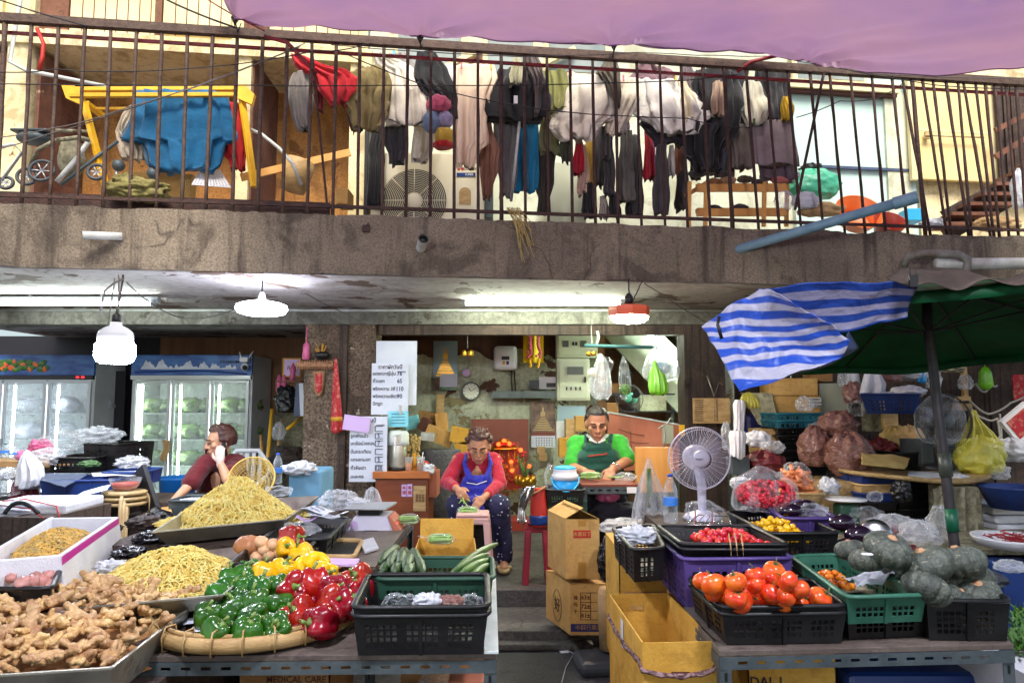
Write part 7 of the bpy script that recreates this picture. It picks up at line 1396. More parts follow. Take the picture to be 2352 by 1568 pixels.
mb=MB();mb.tube([P(1072,1108,5.735),P(1095,1112,5.73),P(1118,1104,5.735)],.004,6);wpart(r,'apron_pocket_trim',mb,'collar');mb=MB();mb.tube([P(1100+9*math.cos(a),1134+5*math.sin(a),5.712)for a in[math.pi*k/10 for k in range(11)]],.003,5);wpart(r,'apron_emblem',mb,'collar')
for nm,f in(('slipper',ft_l),('slipper',ft_r)):
 mb=MB();mb.ball(f+V((0,-.07,-.035)),(.052,.13,.03),18,10);mb.cap(f+V((-.045,-.1,-.02)),f+V((.045,-.1,-.02)),.018,.018);wpart(r,nm,mb,'stool' if f is ft_r else 'black')
mb=MB();random.seed(5)
for i in range(8):a=wr_l+V((.05,-.05,-.06))+V((rnd(-.02,.02),rnd(-.02,.02),rnd(-.02,.02)));mb.tube([a,a+V((rnd(-.03,.04),rnd(-.03,.03),rnd(-.05,-.01)))],.005,5)
solo('bean_bunch',mb,'bean','small bunch of green beans in the hand of the woman in pink','beans')
mb=MB();mb.box((hipc.x,6.2,(Z2+hipc.z-.13)/2),(.34,.32,hipc.z-.13-Z2));solo('low_stool',mb,'darkwood','low dark wooden seat under the woman in pink','stool',bevel=.01)
r=root('person',(P(1372,1200,6.1).x,6.1,Z2),'seated man in a green shirt and dark green apron cutting beans','person')
sh_l,sh_r=P(1322,1020,6.1),P(1424,1018,6.1);el_l,el_r=P(1314,1074,6.0),P(1442,1058,5.98);wr_l,wr_r=P(1342,1082,5.72),P(1408,1076,5.74);hipc=P(1376,1130,6.3);chest=P(1374,1050,6.14);neck=P(1372,1006,6.05);hc=P(1371,975,5.98)
fdir=V((-.03,-.96,-.26));upd=V((0,-.26,.96))
mb=MB();q,Rm=head(mb,hc,fdir,upd,1.16);mb.chain([neck+V((0,.04,-.06)),hc+V((0,.03,-.06))],[.062,.06]);mb.chain([sh_l,el_l,wr_l],[.06,.05,.033]);mb.chain([sh_r,el_r,wr_r],[.06,.05,.033]);mb.chain([chest,hipc],[.13,.15]);mb.cap(sh_l,sh_r,.06,.06)
kl,kr=P(1345,1160,5.75),P(1415,1160,5.75);mb.chain([hipc+V((-.1,0,-.02)),kl,V((kl.x,5.8,Z2+.06))],[.1,.065,.04]);mb.chain([hipc+V((.1,0,-.02)),kr,V((kr.x,5.8,Z2+.06))],[.1,.065,.04])
for k in(kl,kr):mb.cap(V((k.x,5.8,Z2+.05)),V((k.x,5.65,Z2+.04)),.038,.03)
hand(mb,wr_l,V((.75,-.45,-.35)),V((-.1,-.4,.9)),1.1,.6,1);hand(mb,wr_r,V((-.5,-.5,-.6)),V((.1,-.3,.9)),1.1,.4,-1)
body=wpart(r,'body',mb,'skin');remesh(body,.007,3);bake_mods(body);face_parts(body,r,q,Rm,1.08)
hairdo(body,r,hc,fdir,upd,1.19,'hair',lambda th:(.92 if math.sin(th)>.4 else 1.35 if math.sin(th)>-.1 else 1.9),.07)
garment(r,'green_shirt','greenshirt',[(sh_l,sh_r,.078,.078),(sh_l+V((.02,0,0)),sh_l.lerp(el_l,.85),.082,.076),(sh_r-V((.02,0,0)),sh_r.lerp(el_r,.85),.082,.076),(chest+V((-.08,0,.06)),hipc+V((-.07,0,0)),.13,.16),(chest+V((.08,0,.06)),hipc+V((.07,0,0)),.13,.16)])
garment(r,'green_apron','aprongreen',[(P(1352,1030,5.96),P(1394,1028,5.96),.045,.045),(P(1346,1052,5.97),P(1402,1050,5.97),.075,.075),(P(1342,1078,5.98),P(1408,1078,5.98),.09,.09),(P(1345,1102,5.97),P(1405,1102,5.97),.09,.09),(P(1345,1025,5.98),P(1346,1000,6.05),.018,.018),(P(1400,1022,5.98),P(1404,998,6.05),.018,.018)],.009,2)
garment(r,'shorts','shorts',[(hipc+V((-.1,0,-.02)),kl,.13,.1),(hipc+V((.1,0,-.02)),kr,.13,.1)])
mb=MB();
for sx in(-1,1):a=P(1372+sx*3,1016,5.93);b=P(1372+sx*22,1000,6.0);mb.cap(a,b,.009,.014,8);mb.cap(a+V((0,0,.0)),P(1372+sx*17,1010,5.94),.007,.01,8)
wpart(r,'white_collar',mb,'collar')
mb=MB();a=P(1350,1047,5.885);b=P(1392,1042,5.885);mb.bar(a,b,.008,.012,up=(0,-1,0));mb.bar(P(1391,1044,5.885),P(1393,1039,5.885),.01,.02,up=(0,-1,0));wpart(r,'apron_emblem',mb,'inkred')
mb=MB();d=(wr_r-el_r).normalized();c=wr_r-d*.03;x=d.cross(V((0,0,1))).normalized();y=d.cross(x);mb.tube([c+(x*math.cos(a)+y*math.sin(a))*.038 for a in[2*math.pi*k/20 for k in range(20)]],.007,6,closed=True);mb.ball(c-y*.036 if(c-y*.036).z>c.z else c+y*.036,(.02,.02,.01),14,8);wpart(r,'wrist_watch',mb,'chrome')
mb=MB();mb.box((P(1376,1180,6.3).x,6.35,.42),(.44,.4,.42));solo('low_stool',mb,'darkwood','dark seat under the man in green','stool',bevel=.01)
r=root('person',(P(505,1170,5.9).x,5.9,Z2),'woman in a dark red top sitting and holding a phone to her ear','person')
sh_l,sh_r=P(472,1062,5.75),P(545,1060,5.95);el_l,wr_l=P(436,1112,5.55),P(398,1150,5.42);el_r,wr_r=P(522,1100,5.6),P(506,1062,5.62);hipc=P(515,1165,6.05);chest=P(508,1088,5.92);hc=P(505,1016,5.8)
fdir=V((-.75,-.62,-.12));upd=V((-.05,-.05,1))
mb=MB();q,Rm=head(mb,hc,fdir,upd,1.1);mb.chain([P(507,1056,5.88),hc+V((.02,.03,-.06))],[.05,.048]);mb.chain([sh_l,el_l,wr_l],[.05,.04,.027]);mb.chain([sh_r,el_r,wr_r],[.05,.042,.027]);mb.chain([chest,hipc],[.12,.14]);mb.cap(sh_l,sh_r,.05,.05)
k1,k2=P(450,1185,5.7),P(540,1190,5.7);mb.chain([hipc,k1,V((k1.x,5.75,Z2+.05))],[.1,.06,.04]);mb.chain([hipc,k2,V((k2.x,5.75,Z2+.05))],[.1,.06,.04])
hand(mb,wr_l,V((-.6,-.3,-.6)),V((-.3,-.4,.7)),1.0,.55,1)
body=wpart(r,'body',mb,'skin2');remesh(body,.007,3);bake_mods(body);face_parts(body,r,q,Rm,1.02)
mb=MB();mb.cap(wr_r-V((0,0,.02)),wr_r+V((0,0,.02)),.028,.03);hand(mb,wr_r,V((-.05,-.05,1)),V((.1,-.95,0)),1.02,.55,1);o=wpart(r,'gloved_hand',mb,'glovedskin');remesh(o,.006,2);bake_mods(o)
mb=MB();c=wr_r+V((.012,.05,.10));mb.box(c,(.03,.01,.11),M=Matrix.Rotation(R(-12),4,'Y'));solo('mobile_phone',mb,'black','dark mobile phone held to the ear of the woman in red','phone',bevel=.003)
hairdo(body,r,hc,fdir,upd,1.2,'hairbrown',lambda th:(.92 if math.sin(th)>.45 else 1.75 if math.sin(th)>.15 else 2.15),.08);mb=MB();mb.ball(hc-fdir.normalized()*.08+V((0,0,.06)),(.05,.05,.05),16,10,nz=.2);obj('hair_bun',mb,'hairbrown',body,r.location)
garment(r,'red_top','redshirt',[(sh_l,sh_r,.066,.066),(sh_l,sh_l.lerp(el_l,.9),.07,.07),(sh_r,sh_r.lerp(el_r,.7),.072,.07),(chest+V((-.07,0,.04)),hipc+V((-.07,0,0)),.13,.15),(chest+V((.07,0,.04)),hipc+V((.07,0,0)),.13,.15)])
garment(r,'dark_trousers','shorts',[(hipc,k1,.13,.09),(hipc,k2,.13,.09),(k1,V((k1.x,5.75,Z2+.12)),.085,.06),(k2,V((k2.x,5.75,Z2+.12)),.085,.06)])
r=root('plastic_chair',(P(540,1150,6.2).x,6.25,Z2),'white plastic armchair behind the woman in red','chair');cx=P(538,1150,6.2).x;mb=MB();mb.box((cx,6.2,Z2+.42),(.46,.44,.03));wpart(r,'seat',mb,'plasticwhite',.01)
mb=MB();mb.tube([V((cx-.2,6.42,Z2+.45)),V((cx-.21,6.46,Z2+.75)),V((cx-.1,6.48,Z2+.88)),V((cx+.1,6.48,Z2+.88)),V((cx+.21,6.46,Z2+.75)),V((cx+.2,6.42,Z2+.45))],.022,10);
for t in(-.12,-.06,0,.06,.12):mb.bar(V((cx+t,6.43,Z2+.45)),V((cx+t,6.47,Z2+.86)),.035,.008)
wpart(r,'backrest',mb,'plasticwhite')
for sx in(-1,1):
 mb=MB();mb.tube([V((cx+sx*.22,6.43,Z2+.68)),V((cx+sx*.25,6.2,Z2+.66)),V((cx+sx*.23,6.0,Z2+.6)),V((cx+sx*.21,5.99,Z2+.42))],.02,8);wpart(r,'armrest',mb,'plasticwhite')
 for y in(6.0,6.4):mb=MB();mb.bar(V((cx+sx*.2,y,Z2+.41)),V((cx+sx*.23,y+(.03 if y>6.2 else-.02),Z2)),.04,.04);wpart(r,'leg',mb,'plasticwhite')
def fridge(px0,px1,pyt,pyh,pyb,Y,nd,label,headmt,D=.65,light='fridgelight',led=False):
 a=P(px0,pyb,Y);b=P(px1,pyt,Y);W=b.x-a.x;zt=b.z;zh=P(px0,pyh,Y).z;z0=Z2;cx=(a.x+b.x)/2;r=root('display_fridge',(cx,Y+D/2,z0),label,'fridge')
 mb=MB();t=.03;mb.box((a.x+t/2,Y+D/2,(z0+zt)/2),(t,D,zt-z0));mb.box((b.x-t/2,Y+D/2,(z0+zt)/2),(t,D,zt-z0));mb.box((cx,Y+D-t/2,(z0+zt)/2),(W-2*t,t,zt-z0));mb.box((cx,Y+D/2-t/2,zt-t/2),(W-2*t,D-t,t));mb.box((cx,Y+D/2-t/2,z0+.12),(W-2*t,D-t,.24));wpart(r,'cabinet',mb,'fridgewhite',.004)
 mb=MB();mb.box((cx,Y-.015,(zt+zh)/2),(W,.05,zt-zh));wpart(r,'header_panel',mb,headmt,.006)
 mb=MB();mb.box((cx,Y-.03,zh-.025),(W-.01,.06,.05));wpart(r,'header_trim',mb,'darkpanel' if led else 'alu',.003)
 dh0,dh1=z0+.12,zh-.06;dw=(W-.04)/nd
 for i in range(nd):
  x0=a.x+.02+dw*i+.008;x1=x0+dw-.016;mb=MB();f=.035
  for(bx,bw,bz,bh)in(((x0+f/2),f,(dh0+dh1)/2,dh1-dh0),((x1-f/2),f,(dh0+dh1)/2,dh1-dh0),((x0+x1)/2,x1-x0-2*f,dh1-f/2,f),((x0+x1)/2,x1-x0-2*f,dh0+f/2,f)):mb.box((bx,Y-.02,bz),(bw,.04,bh))
  d=wpart(r,'door',mb,'alu',.003);mb=MB();mb.box(((x0+x1)/2,Y-.018,(dh0+dh1)/2),(x1-x0-2*f,.006,dh1-dh0-2*f));obj('glass_pane',mb,'glass',d,r.location)
  mb=MB();hx=x0+.018 if i else x1-.018;mb.box((hx,Y-.055,(dh0+dh1)/2-.1),(.018,.02,.3));obj('handle',mb,'alu',d,r.location)
  mb=MB();mb.box((x0+.05,Y+.09,(dh0+dh1)/2+.05),(.018,.02,dh1-dh0-.2));wpart(r,'light_strip',mb,light)
 mb=MB();mb.box((cx,Y+D-.05,(dh0+dh1)/2),(W-.08,.01,dh1-dh0));wpart(r,'inner_wall',mb,'fridgein')
 n=4;zs=[dh0+.12+(dh1-dh0-.2)*k/n for k in range(n)]
 for z in zs:mb=MB();mb.box((cx,Y+.33,z),(W-.07,.5,.012));wpart(r,'shelf',mb,'fridgein')
 return r,a.x,b.x,zs,dw
random.seed(23)
r,xa_,xb_,zs,dw=fridge(292,582,815,862,1130,8.5,3,'three door glass fridge with a blue mountain header holding wrapped cabbages','bluehead',light='fridgelightg')
ptext('PREMIUM',528,831,8.455,9,'ink',r,off=.002,sx=1.2)
mb=MB();N_=120
def mtn(u,v):x=xa_+.12+(xb_-xa_-.3)*u;h=.02+.16*abs(mnoise.noise(Vector((u*7,0,0))))+.05*mnoise.noise(Vector((u*34,2,0)));z=P(400,848,8.45).z;return(x,8.452,z+h*v)
mb.sheet(mtn,N_,1,.001);wpart(r,'snowy_mountains',mb,'paper');mb=MB();mb.sheet(lambda u,v:(xa_+.05+(xb_-xa_-.1)*u,8.451,P(400,856,8.45).z+.03*math.sin(u*4)*u+.02*v),30,1,.001);wpart(r,'blue_swoosh',mb,'bluedark')
for k,z in enumerate(zs):
 for i in range(6):
  x=xa_+.14+i*(xb_-xa_-.26)/5;mb=MB()
  if k==0:continue
  mb.ball((x,8.5+.28,z+.10),(.15,.16,.095),26,16,nz=.3,ns=2.5,seed=i+k*7);o=solo('wrapped_cabbage',mb,'cabbage','film wrapped green cabbage on a shelf of the three door fridge','cabbage','wrapped cabbages in the three door fridge')
lump('white_bag',330,1090,8.65,18,26,'bag','clear bag at the bottom of the three door fridge',seed=3)
mb=MB();mb.sheet(lambda u,v:P(372+16*u+4*math.sin(v*5),1010+48*v,8.4)+Vector((0,.02*math.sin(u*6),0)),8,10,.01);solo('hanging_cloth',mb,'burlap','tan cloth hanging from a handle of the three door fridge','cloth')
mb=MB();mb.sheet(lambda u,v:P(472+12*u,1020+50*v,8.4)+Vector((0,.02*math.sin(u*6),0)),8,10,.01);solo('hanging_cloth',mb,'redshirt','dark red cloth hanging on the fridge behind the woman in red','cloth')
r,xa_,xb_,zs,dw=fridge(-110,222,815,862,1130,8.45,3,'glass door fridge at the left edge with vegetables pictured on its header','bluehead',led=True)
random.seed(29);mb=MB();z=P(50,842,8.4).z
for i in range(40):mb.ball((xa_+.5+rnd(0,.55),8.405,z+rnd(-.05,.07)),(rnd(.02,.05),.004,rnd(.02,.04)),10,6,mi=i%3)
wpart(r,'vegetable_picture',mb,['leaf','pgreen','tomato']);mb=MB()
for x in(178,190):mb.box(P(x,866,8.385),(.03,.004,.02))
wpart(r,'red_indicator',mb,'ledred')
for k,z in enumerate(zs):
 for i in range(3):
  if k==0 and i==1:continue
  mb=MB();mb.ball((xa_+.62+i*.42,8.8,z+.1),(.16,.16,.11),26,16,nz=.35,ns=3,seed=i+k*5);solo('packed_bag',mb,'bag' if(i+k)%2 else 'bagwhite',f'{["lowest", "second lowest", "second highest", "highest"][k]} shelf bag, {["left", "middle", "right"][i]} in the left fridge','bag')
r=root('security_camera',P(562,840,8.35),'white wifi camera with two antennas on the fridge header','camera');mb=MB();mb.box(P(562,826,8.38),(.1,.08,.06));mb.ball(P(562,842,8.36),.045,16,10);wpart(r,'body',mb,'plasticwhite',.01);mb=MB();mb.ball(P(562,844,8.33),.03,12,8);wpart(r,'lens',mb,'black')
for a,b in(((554,824),(550,808)),((570,824),(582,806))):mb=MB();mb.tube([P(*a,8.38),P(*b,8.38)],.008,6);wpart(r,'antenna',mb,'plasticwhite')
mb=MB();mb.box(P(252,1000,8.9),(.35,.04,1.6));solo('dark_board',mb,'blackwall','dark navy panel in the gap between the fridges','panel')
r=root('side_table',P(60,1090,5.3),'wooden plank table at the left edge with bottles on it','table');mb=MB();a=P(-200,1060,5.2);b=P(118,1060,5.2);mb.box(((a.x+b.x)/2,5.45,a.z-.02),(b.x-a.x,.5,.04));wpart(r,'table_top',mb,'plank');
for x in(b.x-.05,a.x+.3):mb=MB();mb.box((x,5.25,(a.z-.04+Z2)/2),(.05,.05,a.z-.04-Z2));wpart(r,'leg',mb,'darkwood')
bottle(10,1052,1018,5.2,'teal topped bottle on the plank table at the left edge',capm='teal',wpx=10);bottle(30,1054,1026,5.15,'small white bottle on the plank table',capm='white',wpx=8)
lump('pink_pouch',50,1046,5.2,14,12,'bagpink','pink plastic pouch on the plank table',seed=7,nz=.2)
mb=MB();mb.box((-3.2,5.5,.5),(2.6,.6,.6));solo('dark_bench',mb,'darkwood','dark bench under the clutter in front of the left fridge','bench')
hang('carrier_bag',[(1035,56,62),(1050,50,76),(1075,46,96),(1100,42,104),(1118,42,92)],4.9,'bagwhite','white triangular carrier bag hanging from the plank table','bag',depth=.06,waves=7)
hang('striped_bag',[(1040,52,66),(1080,44,62),(1112,34,78),(1150,26,84),(1162,26,84)],4.98,'redstripe','maroon and white striped fabric bag under the white carrier bag','bag',depth=.06,waves=9,nz=.003)
for i,(x,y,rx,rz_,Y,mt,lb,sd)in enumerate(((150,1014,52,24,5.5,'bagclear','large clear bag on the crate pile before the left fridge',2),(228,1000,48,20,5.6,'bag','bulging clear bag at the top right of the crate pile',9),(95,1028,24,18,5.4,'bagpink','bright pink bag behind the crate pile',5),(105,1050,34,20,5.2,'bag','crumpled grey film left on the crate pile',4),(305,1062,34,14,5.3,'bag','clear film spilling off the right of the crate pile',6),(20,1112,34,30,4.9,'bagclear','clear bag low at the left edge',8),(205,1066,22,8,5.15,'greenmesh','green herbs in film on the navy crate',11),(18,1090,20,14,5.0,'bagwhite','white bag at the left edge under the table',13))):lump('plastic_bag',x,y,Y,rx,rz_,mt,lb,seed=sd,nz=.38,ns=3)
def tcrate(px0,px1,py0,py1,Y,D,mt,lb,rz=0,**k):
 q=pbox(px0,px1,Y,D,rz,(py0+py1)/2);zt=P(px0,py0,Y).z;zb=P(px0,py1,Y).z;return crate('plastic_crate',q,zt,zb,mt,lb,**k)
tcrate(108,205,1052,1086,5.2,.4,'crateblack','black crate in the pile before the left fridge',.1,cell=.02,bar=.01);tcrate(196,285,1020,1082,5.4,.4,'crateblack','dark crate leaning at the right of the pile',-.25,cell=.02,bar=.02)
tcrate(88,250,1104,1140,4.85,.35,'cratenavy','navy blue crate lying open below the folded navy sheet',.15,holes=False);tcrate(230,320,1085,1116,5.0,.35,'bluedark','dark blue crate right of the navy sheet',.1,holes=False)
sheetpx('navy_sheet',[(98,1088,5.0),(205,1088,5.0),(150,1118,4.7),(95,1102,4.8)],'navygrey','grey blue folded sheet over the navy crate','sheet',.004);sheetpx('newspaper',[(190,1128,4.7),(255,1112,4.8),(246,1126,4.7),(165,1142,4.65)],'paper','newspapers sliding off the navy crate','newspaper',.002)
sheetpx('white_sheet',[(210,1086,5.0),(320,1082,5.1),(325,1090,5.0),(215,1094,4.9)],'bagwhite','thin white plastic sheet on the dark blue crate','sheet',.002);sheetpx('cardboard_sheet',[(100,1150,4.7),(150,1142,4.7),(115,1166,4.6),(98,1156,4.6)],'card','torn cardboard piece under the navy crate','cardboard',.003)
mb=MB();mb.bar(P(318,1080,5.0),P(350,1180,4.9),.03,.16);solo('leaning_tray',mb,'black','black tray leaning beside the round stools','tray')
c=P(268,1135,4.75);r=root('stacked_stools',(c.x,4.85,.1),'stack of beige bent tube stools with a red bowl on top','stool');zt=P(268,1132,4.75).z
for i in range(3):
 z=zt-.035*i;mb=MB();mb.lathe([(.05,-.02),(.135,-.018),(.14,0),(.12,.006),(.01,.006)],28,c=(c.x,4.85,z));st=wpart(r,'seat',mb,'stool')
 for k in range(4):a=k*math.pi/2+.35+i*.12;mb=MB();mb.tube([Vector((c.x+q*math.cos(a),4.85+q*math.sin(a),zz))for q,zz in((.06,z-.01),(.13,z-.02),(.155,z-.06),(.17,z-.3),(.19,.0))],.012,8);obj('leg',mb,'stool',st,r.location)
c=Vector((c.x,4.85,zt+.008));r=root('red_bowl',c,'translucent bowl of red paste on the round stools','bowl');mb=MB();mb.lathe([(.06,0),(.085,.03),(.10,.075),(.103,.08)],28,c=c,cap1=False);wpart(r,'bowl',mb,'bagclear');mb=MB();mb.lathe([(.058,.004),(.082,.03),(.086,.05),(.02,.055)],28,c=c);wpart(r,'red_paste',mb,'redtub')
r=root('foam_covers',P(60,1200,4.2),'strapped white foam box covers with a dark bundle at the left edge','foam box');mb=MB();a=P(-60,1180,4.1);b=P(182,1180,4.3);mb.box(((a.x+b.x)/2,4.35,P(60,1172,4.1).z),(b.x-a.x,.45,.06),rz=.08);wpart(r,'upper_cover',mb,'foam',.015);mb=MB();mb.box(((a.x+b.x)/2-.1,4.25,P(60,1192,4.1).z),(b.x-a.x-.2,.42,.05),rz=.04);wpart(r,'lower_cover',mb,'foam',.015)
mb=MB();mb.tube([P(5,1150,4.15),P(60,1146,4.2),P(130,1162,4.1),P(136,1188,4.05)],.004,5);mb.tube([P(0,1160,4.08),P(70,1168,4.0),P(100,1190,4.0)],.003,5);wpart(r,'red_strap',mb,'inkred')
lump('dark_bundle',45,1166,4.15,36,14,'bagwhite','white and black crumpled bundle on the foam covers',seed=6,nz=.4);mb=MB();mb.tube(ties(P(10,1180,4.0),P(40,1130,4.05),P(88,1178,4.0),14),.012,8);solo('black_hose',mb,'black','black bent strap over the bundle on the foam covers','strap')
mb=MB();mb.box((-3.05,4.3,.45),(1.0,.6,.86));solo('dark_bench',mb,'darkwood','dark bench under the strapped foam covers','bench')
c=P(418,1135,6.35);r=root('blue_tub',(c.x,6.35,Z2),'blue plastic tub on the floor by the woman in red','tub');mb=MB();zt=P(418,1094,6.35).z;mb.lathe([(.13,.0),(.19,zt-Z2-.02),(.2,zt-Z2),(.185,zt-Z2),(.125,.02)],32,c=(c.x,6.35,Z2),cap1=False);wpart(r,'tub_wall',mb,'bluetub')
c=P(578,1098,5.0);r=root('yellow_basket',c,'round yellow plastic basket tilted behind the tall yellow heap','basket');Tm=Matrix.Translation(c)@Matrix.Rotation(R(16),4,'Y')@Matrix.Rotation(R(62),4,'X');mb=MB();n=40;w=.155
for j,(rr,z)in enumerate(((1,0),(.97,-.02),(.94,-.04),(.91,-.06),(.88,-.08),(.8,-.09),(.65,-.092),(.5,-.093),(.35,-.094),(.2,-.095))):mb.tube([Tm@Vector((w*rr*math.cos(a),w*rr*math.sin(a),z))for a in[2*math.pi*k/40 for k in range(40)]],.006 if j==0 else.0028,5,closed=True)
for k in range(36):a=2*math.pi*k/36;mb.tube([Tm@Vector((w*rr*math.cos(a),w*rr*math.sin(a),z))for rr,z in((1,0),(.88,-.08),(.8,-.09),(.2,-.095))],.0028,4)
wpart(r,'basket_lattice',mb,'wickery')
bottle(637,1110,1040,5.1,'clear water bottle with a blue label beside the blue machine',wpx=10)
r=root('blue_machine',P(690,1130,5.3),'light blue painted machine housing covered by a white cloth','machine');a=P(652,1135,5.2);b=P(732,1080,5.2);mb=MB();mb.box(((a.x+b.x)/2+.02,5.4,(Z2+b.z)/2),(b.x-a.x,.35,b.z-Z2));wpart(r,'housing',mb,'bluemach',.02)
lump('white_cloth',688,1076,5.25,36,16,'bagwhite','white plastic cloth over the blue machine',seed=15,nz=.35,ns=3);lump('clear_film',640,1128,5.0,30,12,'bagclear','clear film in front of the blue machine',seed=16,nz=.4)
tcrate(385,460,1150,1185,4.9,.3,'angle','grey crate in front of the hand of the woman in red',0,holes=False);lump('black_bag',360,1200,4.7,36,30,'bagblack','black bag on the floor below the grey crate',seed=18,nz=.3);lump('garlic_heap',440,1152,5.0,24,8,'bagwhite','heap of peeled white garlic in the grey crate',seed=19,nz=.5,ns=6);sheetpx('cardboard_sheet',[(330,1168,5.0),(390,1160,5.0),(392,1176,4.8),(330,1182,4.8)],'card','flat pale cardboard by the grey crate','cardboard',.004)
mb=MB();mb.box((-2.37,5.05,.48),(.6,.4,.53));solo('dark_counter',mb,'darkwood','dark low counter before the woman in red','counter')
def bx(x0,x1,y0,y1,Y,mt,lb,D=.35,rz=0,name='carton',cat='box',bev=.004,tilt=0):a=P(x0,y1,Y);b=P(x1,y0,Y);mb=MB();mb.box(((a.x+b.x)/2,Y+D/2,(a.z+b.z)/2),(b.x-a.x,D,b.z-a.z),M=Matrix.Rotation(rz,4,'Z')@Matrix.Rotation(R(tilt),4,'Y'));return solo(name,mb,mt,lb,cat,bevel=bev)
def tape_on(o,w=.04):pass
r=carton('carton',pbox(1776,1886,6.3,.35,-.12),P(0,868,6.3).z,P(0,908,6.3).z,'card','upper of two closed cartons under the striped tarp',closed=True)
r=carton('carton',pbox(1780,1890,6.3,.35,-.12),P(0,909,6.3).z,P(0,948,6.3).z,'card','lower closed carton with a white label under the striped tarp',closed=True);decal(r,1858,1886,913,935,6.25,'white','label',.004)
for i,t in enumerate(('NONSTOP','SERVICE LINE','PWCO-BEN')):ptext(t,1872,917+i*7.5,6.245,4.6+i*.8,'ink',r,off=.002)
bx(1880,1912,852,876,6.4,'cardbrown','small brown box behind the cartons under the tarp');bx(1884,1946,880,948,6.35,'meter','pale green plastic box lid leaning beside the cartons',.05,0,'plastic_board','board')
for i in range(8):tcrate(1784+i,1900+i*.5,950+i*17,970+i*17,5.9,.4,'crateteal' if i<2 else 'crateblack',['top teal crate of the tall crate stack','second teal crate of the tall crate stack','first dark crate below the teal ones','second dark crate below the teal ones','third dark crate below the teal ones','fourth dark crate below the teal ones','fifth dark crate below the teal ones','lowest dark crate of the tall crate stack'][i],cell=.03,bar=.012)
bx(1752,1784,985,1045,6.0,'bamboo','cream box left of the tall crate stack');sheetpx('grey_sack',[(1700,900,6.4),(1775,905,6.3),(1790,1000,6.2),(1740,975,6.3)],'sackgrey','grey green sack hanging behind the bananas','sack',.02);bx(1715,1775,950,1020,6.5,'navy','dark navy bundle behind the white foam trays',bev=.04)
r=root('banana_bunch',P(1722,920,5.6),'small bunch of green bananas hanging below the striped tarp','bananas')
for i in range(6):x=1702+i*8;mb=MB();mb.tube(ties(P(1716+i,902,5.6),P(x-2,918,5.5),P(x+2,938,5.52),8),[.008,.014,.018,.02,.02,.019,.016,.012,.006],8);wpart(r,'banana',mb,'banana')
for i,(x0,x1,y0,y1,Y,lb)in enumerate(((1684,1712,918,990,5.5,'tall stack of white foam trays in film by the timber post'),(1676,1714,990,1050,5.2,'lower stack of white foam trays in a clear bag'))):hang('foam_tray_stack',[(y0,x0+4,x1-3),(y0+12,x0,x1),((y0+y1)/2,x0+2,x1-2),(y1,x0+3,x1-4)],Y,'foam',lb,'foam trays',depth=.07,waves=11,wamp=.2)
bx(1682,1722,1050,1090,5.2,'angle','dark grey holder under the foam trays',.15)
for(x,y,rx,rz_,Y,mt,lb,sd)in((1742,1010,28,20,5.4,'bagwhite','puffy white bag above the red onions',2),(1776,1028,26,16,5.3,'bag','twisted clear bag top over the red onions',3),(1756,1062,44,26,5.3,'redbag','clear bag full of dark red onions',4),(1925,975,42,30,5.5,'shallotbag','topmost bag of dried shallots on the bag heap',5),(1872,1032,36,46,5.5,'shallotbag','left standing bag of dried shallots',6),(1950,1048,50,54,5.3,'shallotbag','big front bag of dried shallots',7),(2020,1030,34,22,5.7,'redbag','dark red bag right of the shallot bags',8),(1882,985,24,16,5.6,'bagclear','clear empty bag at the left of the top shallot bag',9),(2050,1012,26,34,5.8,'burlapy','mustard cloth sack in the middle of the right bay',10),(2088,1012,34,32,5.7,'burlap','tan cloth sack beside the mustard one',11),(2250,1050,50,46,5.0,'bagyellow','big translucent yellow bag of paper on the round mat',12),(2324,1036,40,28,5.2,'bagwhite','puffy white bag at the right edge',13),(2050,1206,48,24,4.4,'bag','clear bag of dark red long beans behind the pumpkins',14),(2112,1232,44,34,4.2,'bag','clear bag of pale beans left of the umbrella pole',15),(2158,1215,26,48,4.3,'bag','tall clear bag touching the umbrella pole',16),(2040,862,30,22,5.8,'bagbrown','brown and pink bag hanging under the umbrella',17),(2095,858,36,20,5.9,'bagwhite','white round bag hanging under the umbrella',18),(2142,870,18,26,5.9,'bag','grey bag behind the umbrella pole',19),(2085,900,36,14,5.35,'bagwhite','white bag in the blue basket',20),(2042,908,22,9,5.35,'bag','clear blue tinted bag in the blue basket',21),(1720,1178,30,14,3.95,'bagclear','small clear film below the bag of red tomatoes',22),(2218,880,16,18,6.3,'bag','small clear bag hanging by the junction box',23)):lump('plastic_bag' if 'bag' in mt else 'sack',x,y,Y,rx,rz_,mt,lb,seed=sd,nz=.2,ns=2.6,pleat=9)
mb=MB();random.seed(44)
for i in range(110):p=P(2055+rnd(-34,30),1218+rnd(-10,10),4.36);mb.tube([p,p+Vector((rnd(-.09,.09),rnd(-.02,.02),rnd(-.02,.02)))],.0035,4)
solo('long_beans',mb,'chili','dark red long beans inside the clear bag behind the pumpkins','beans',kind='stuff')
hang('carrier_bag',[(845,1998,2006),(858,1990,2020),(880,1984,2030),(905,1978,2026)],5.6,'paper','white printed bag hanging left under the umbrella','bag',depth=.05,waves=5);hang('carrier_bag',[(838,2114,2122),(855,2110,2128),(878,2108,2126)],5.8,'bluejug','small blue cloth hanging under the umbrella','cloth',depth=.03)
hang('plastic_bag',[(942,2234,2242),(960,2230,2250),(985,2222,2268),(1010,2214,2290)],5.05,'bagyellow','knotted tall neck of yellow plastic hanging on the plank wall','bag',depth=.06,waves=8)
r=root('wicker_hamper',P(1920,1150,5.3),'round woven bamboo hamper under the shallot bags','basket');c=P(1918,1150,5.3);mb=MB();mb.lathe([(.19,-.12),(.23,.12),(.235,.16)],44,c=c);wpart(r,'woven_wall',mb,'wicker')
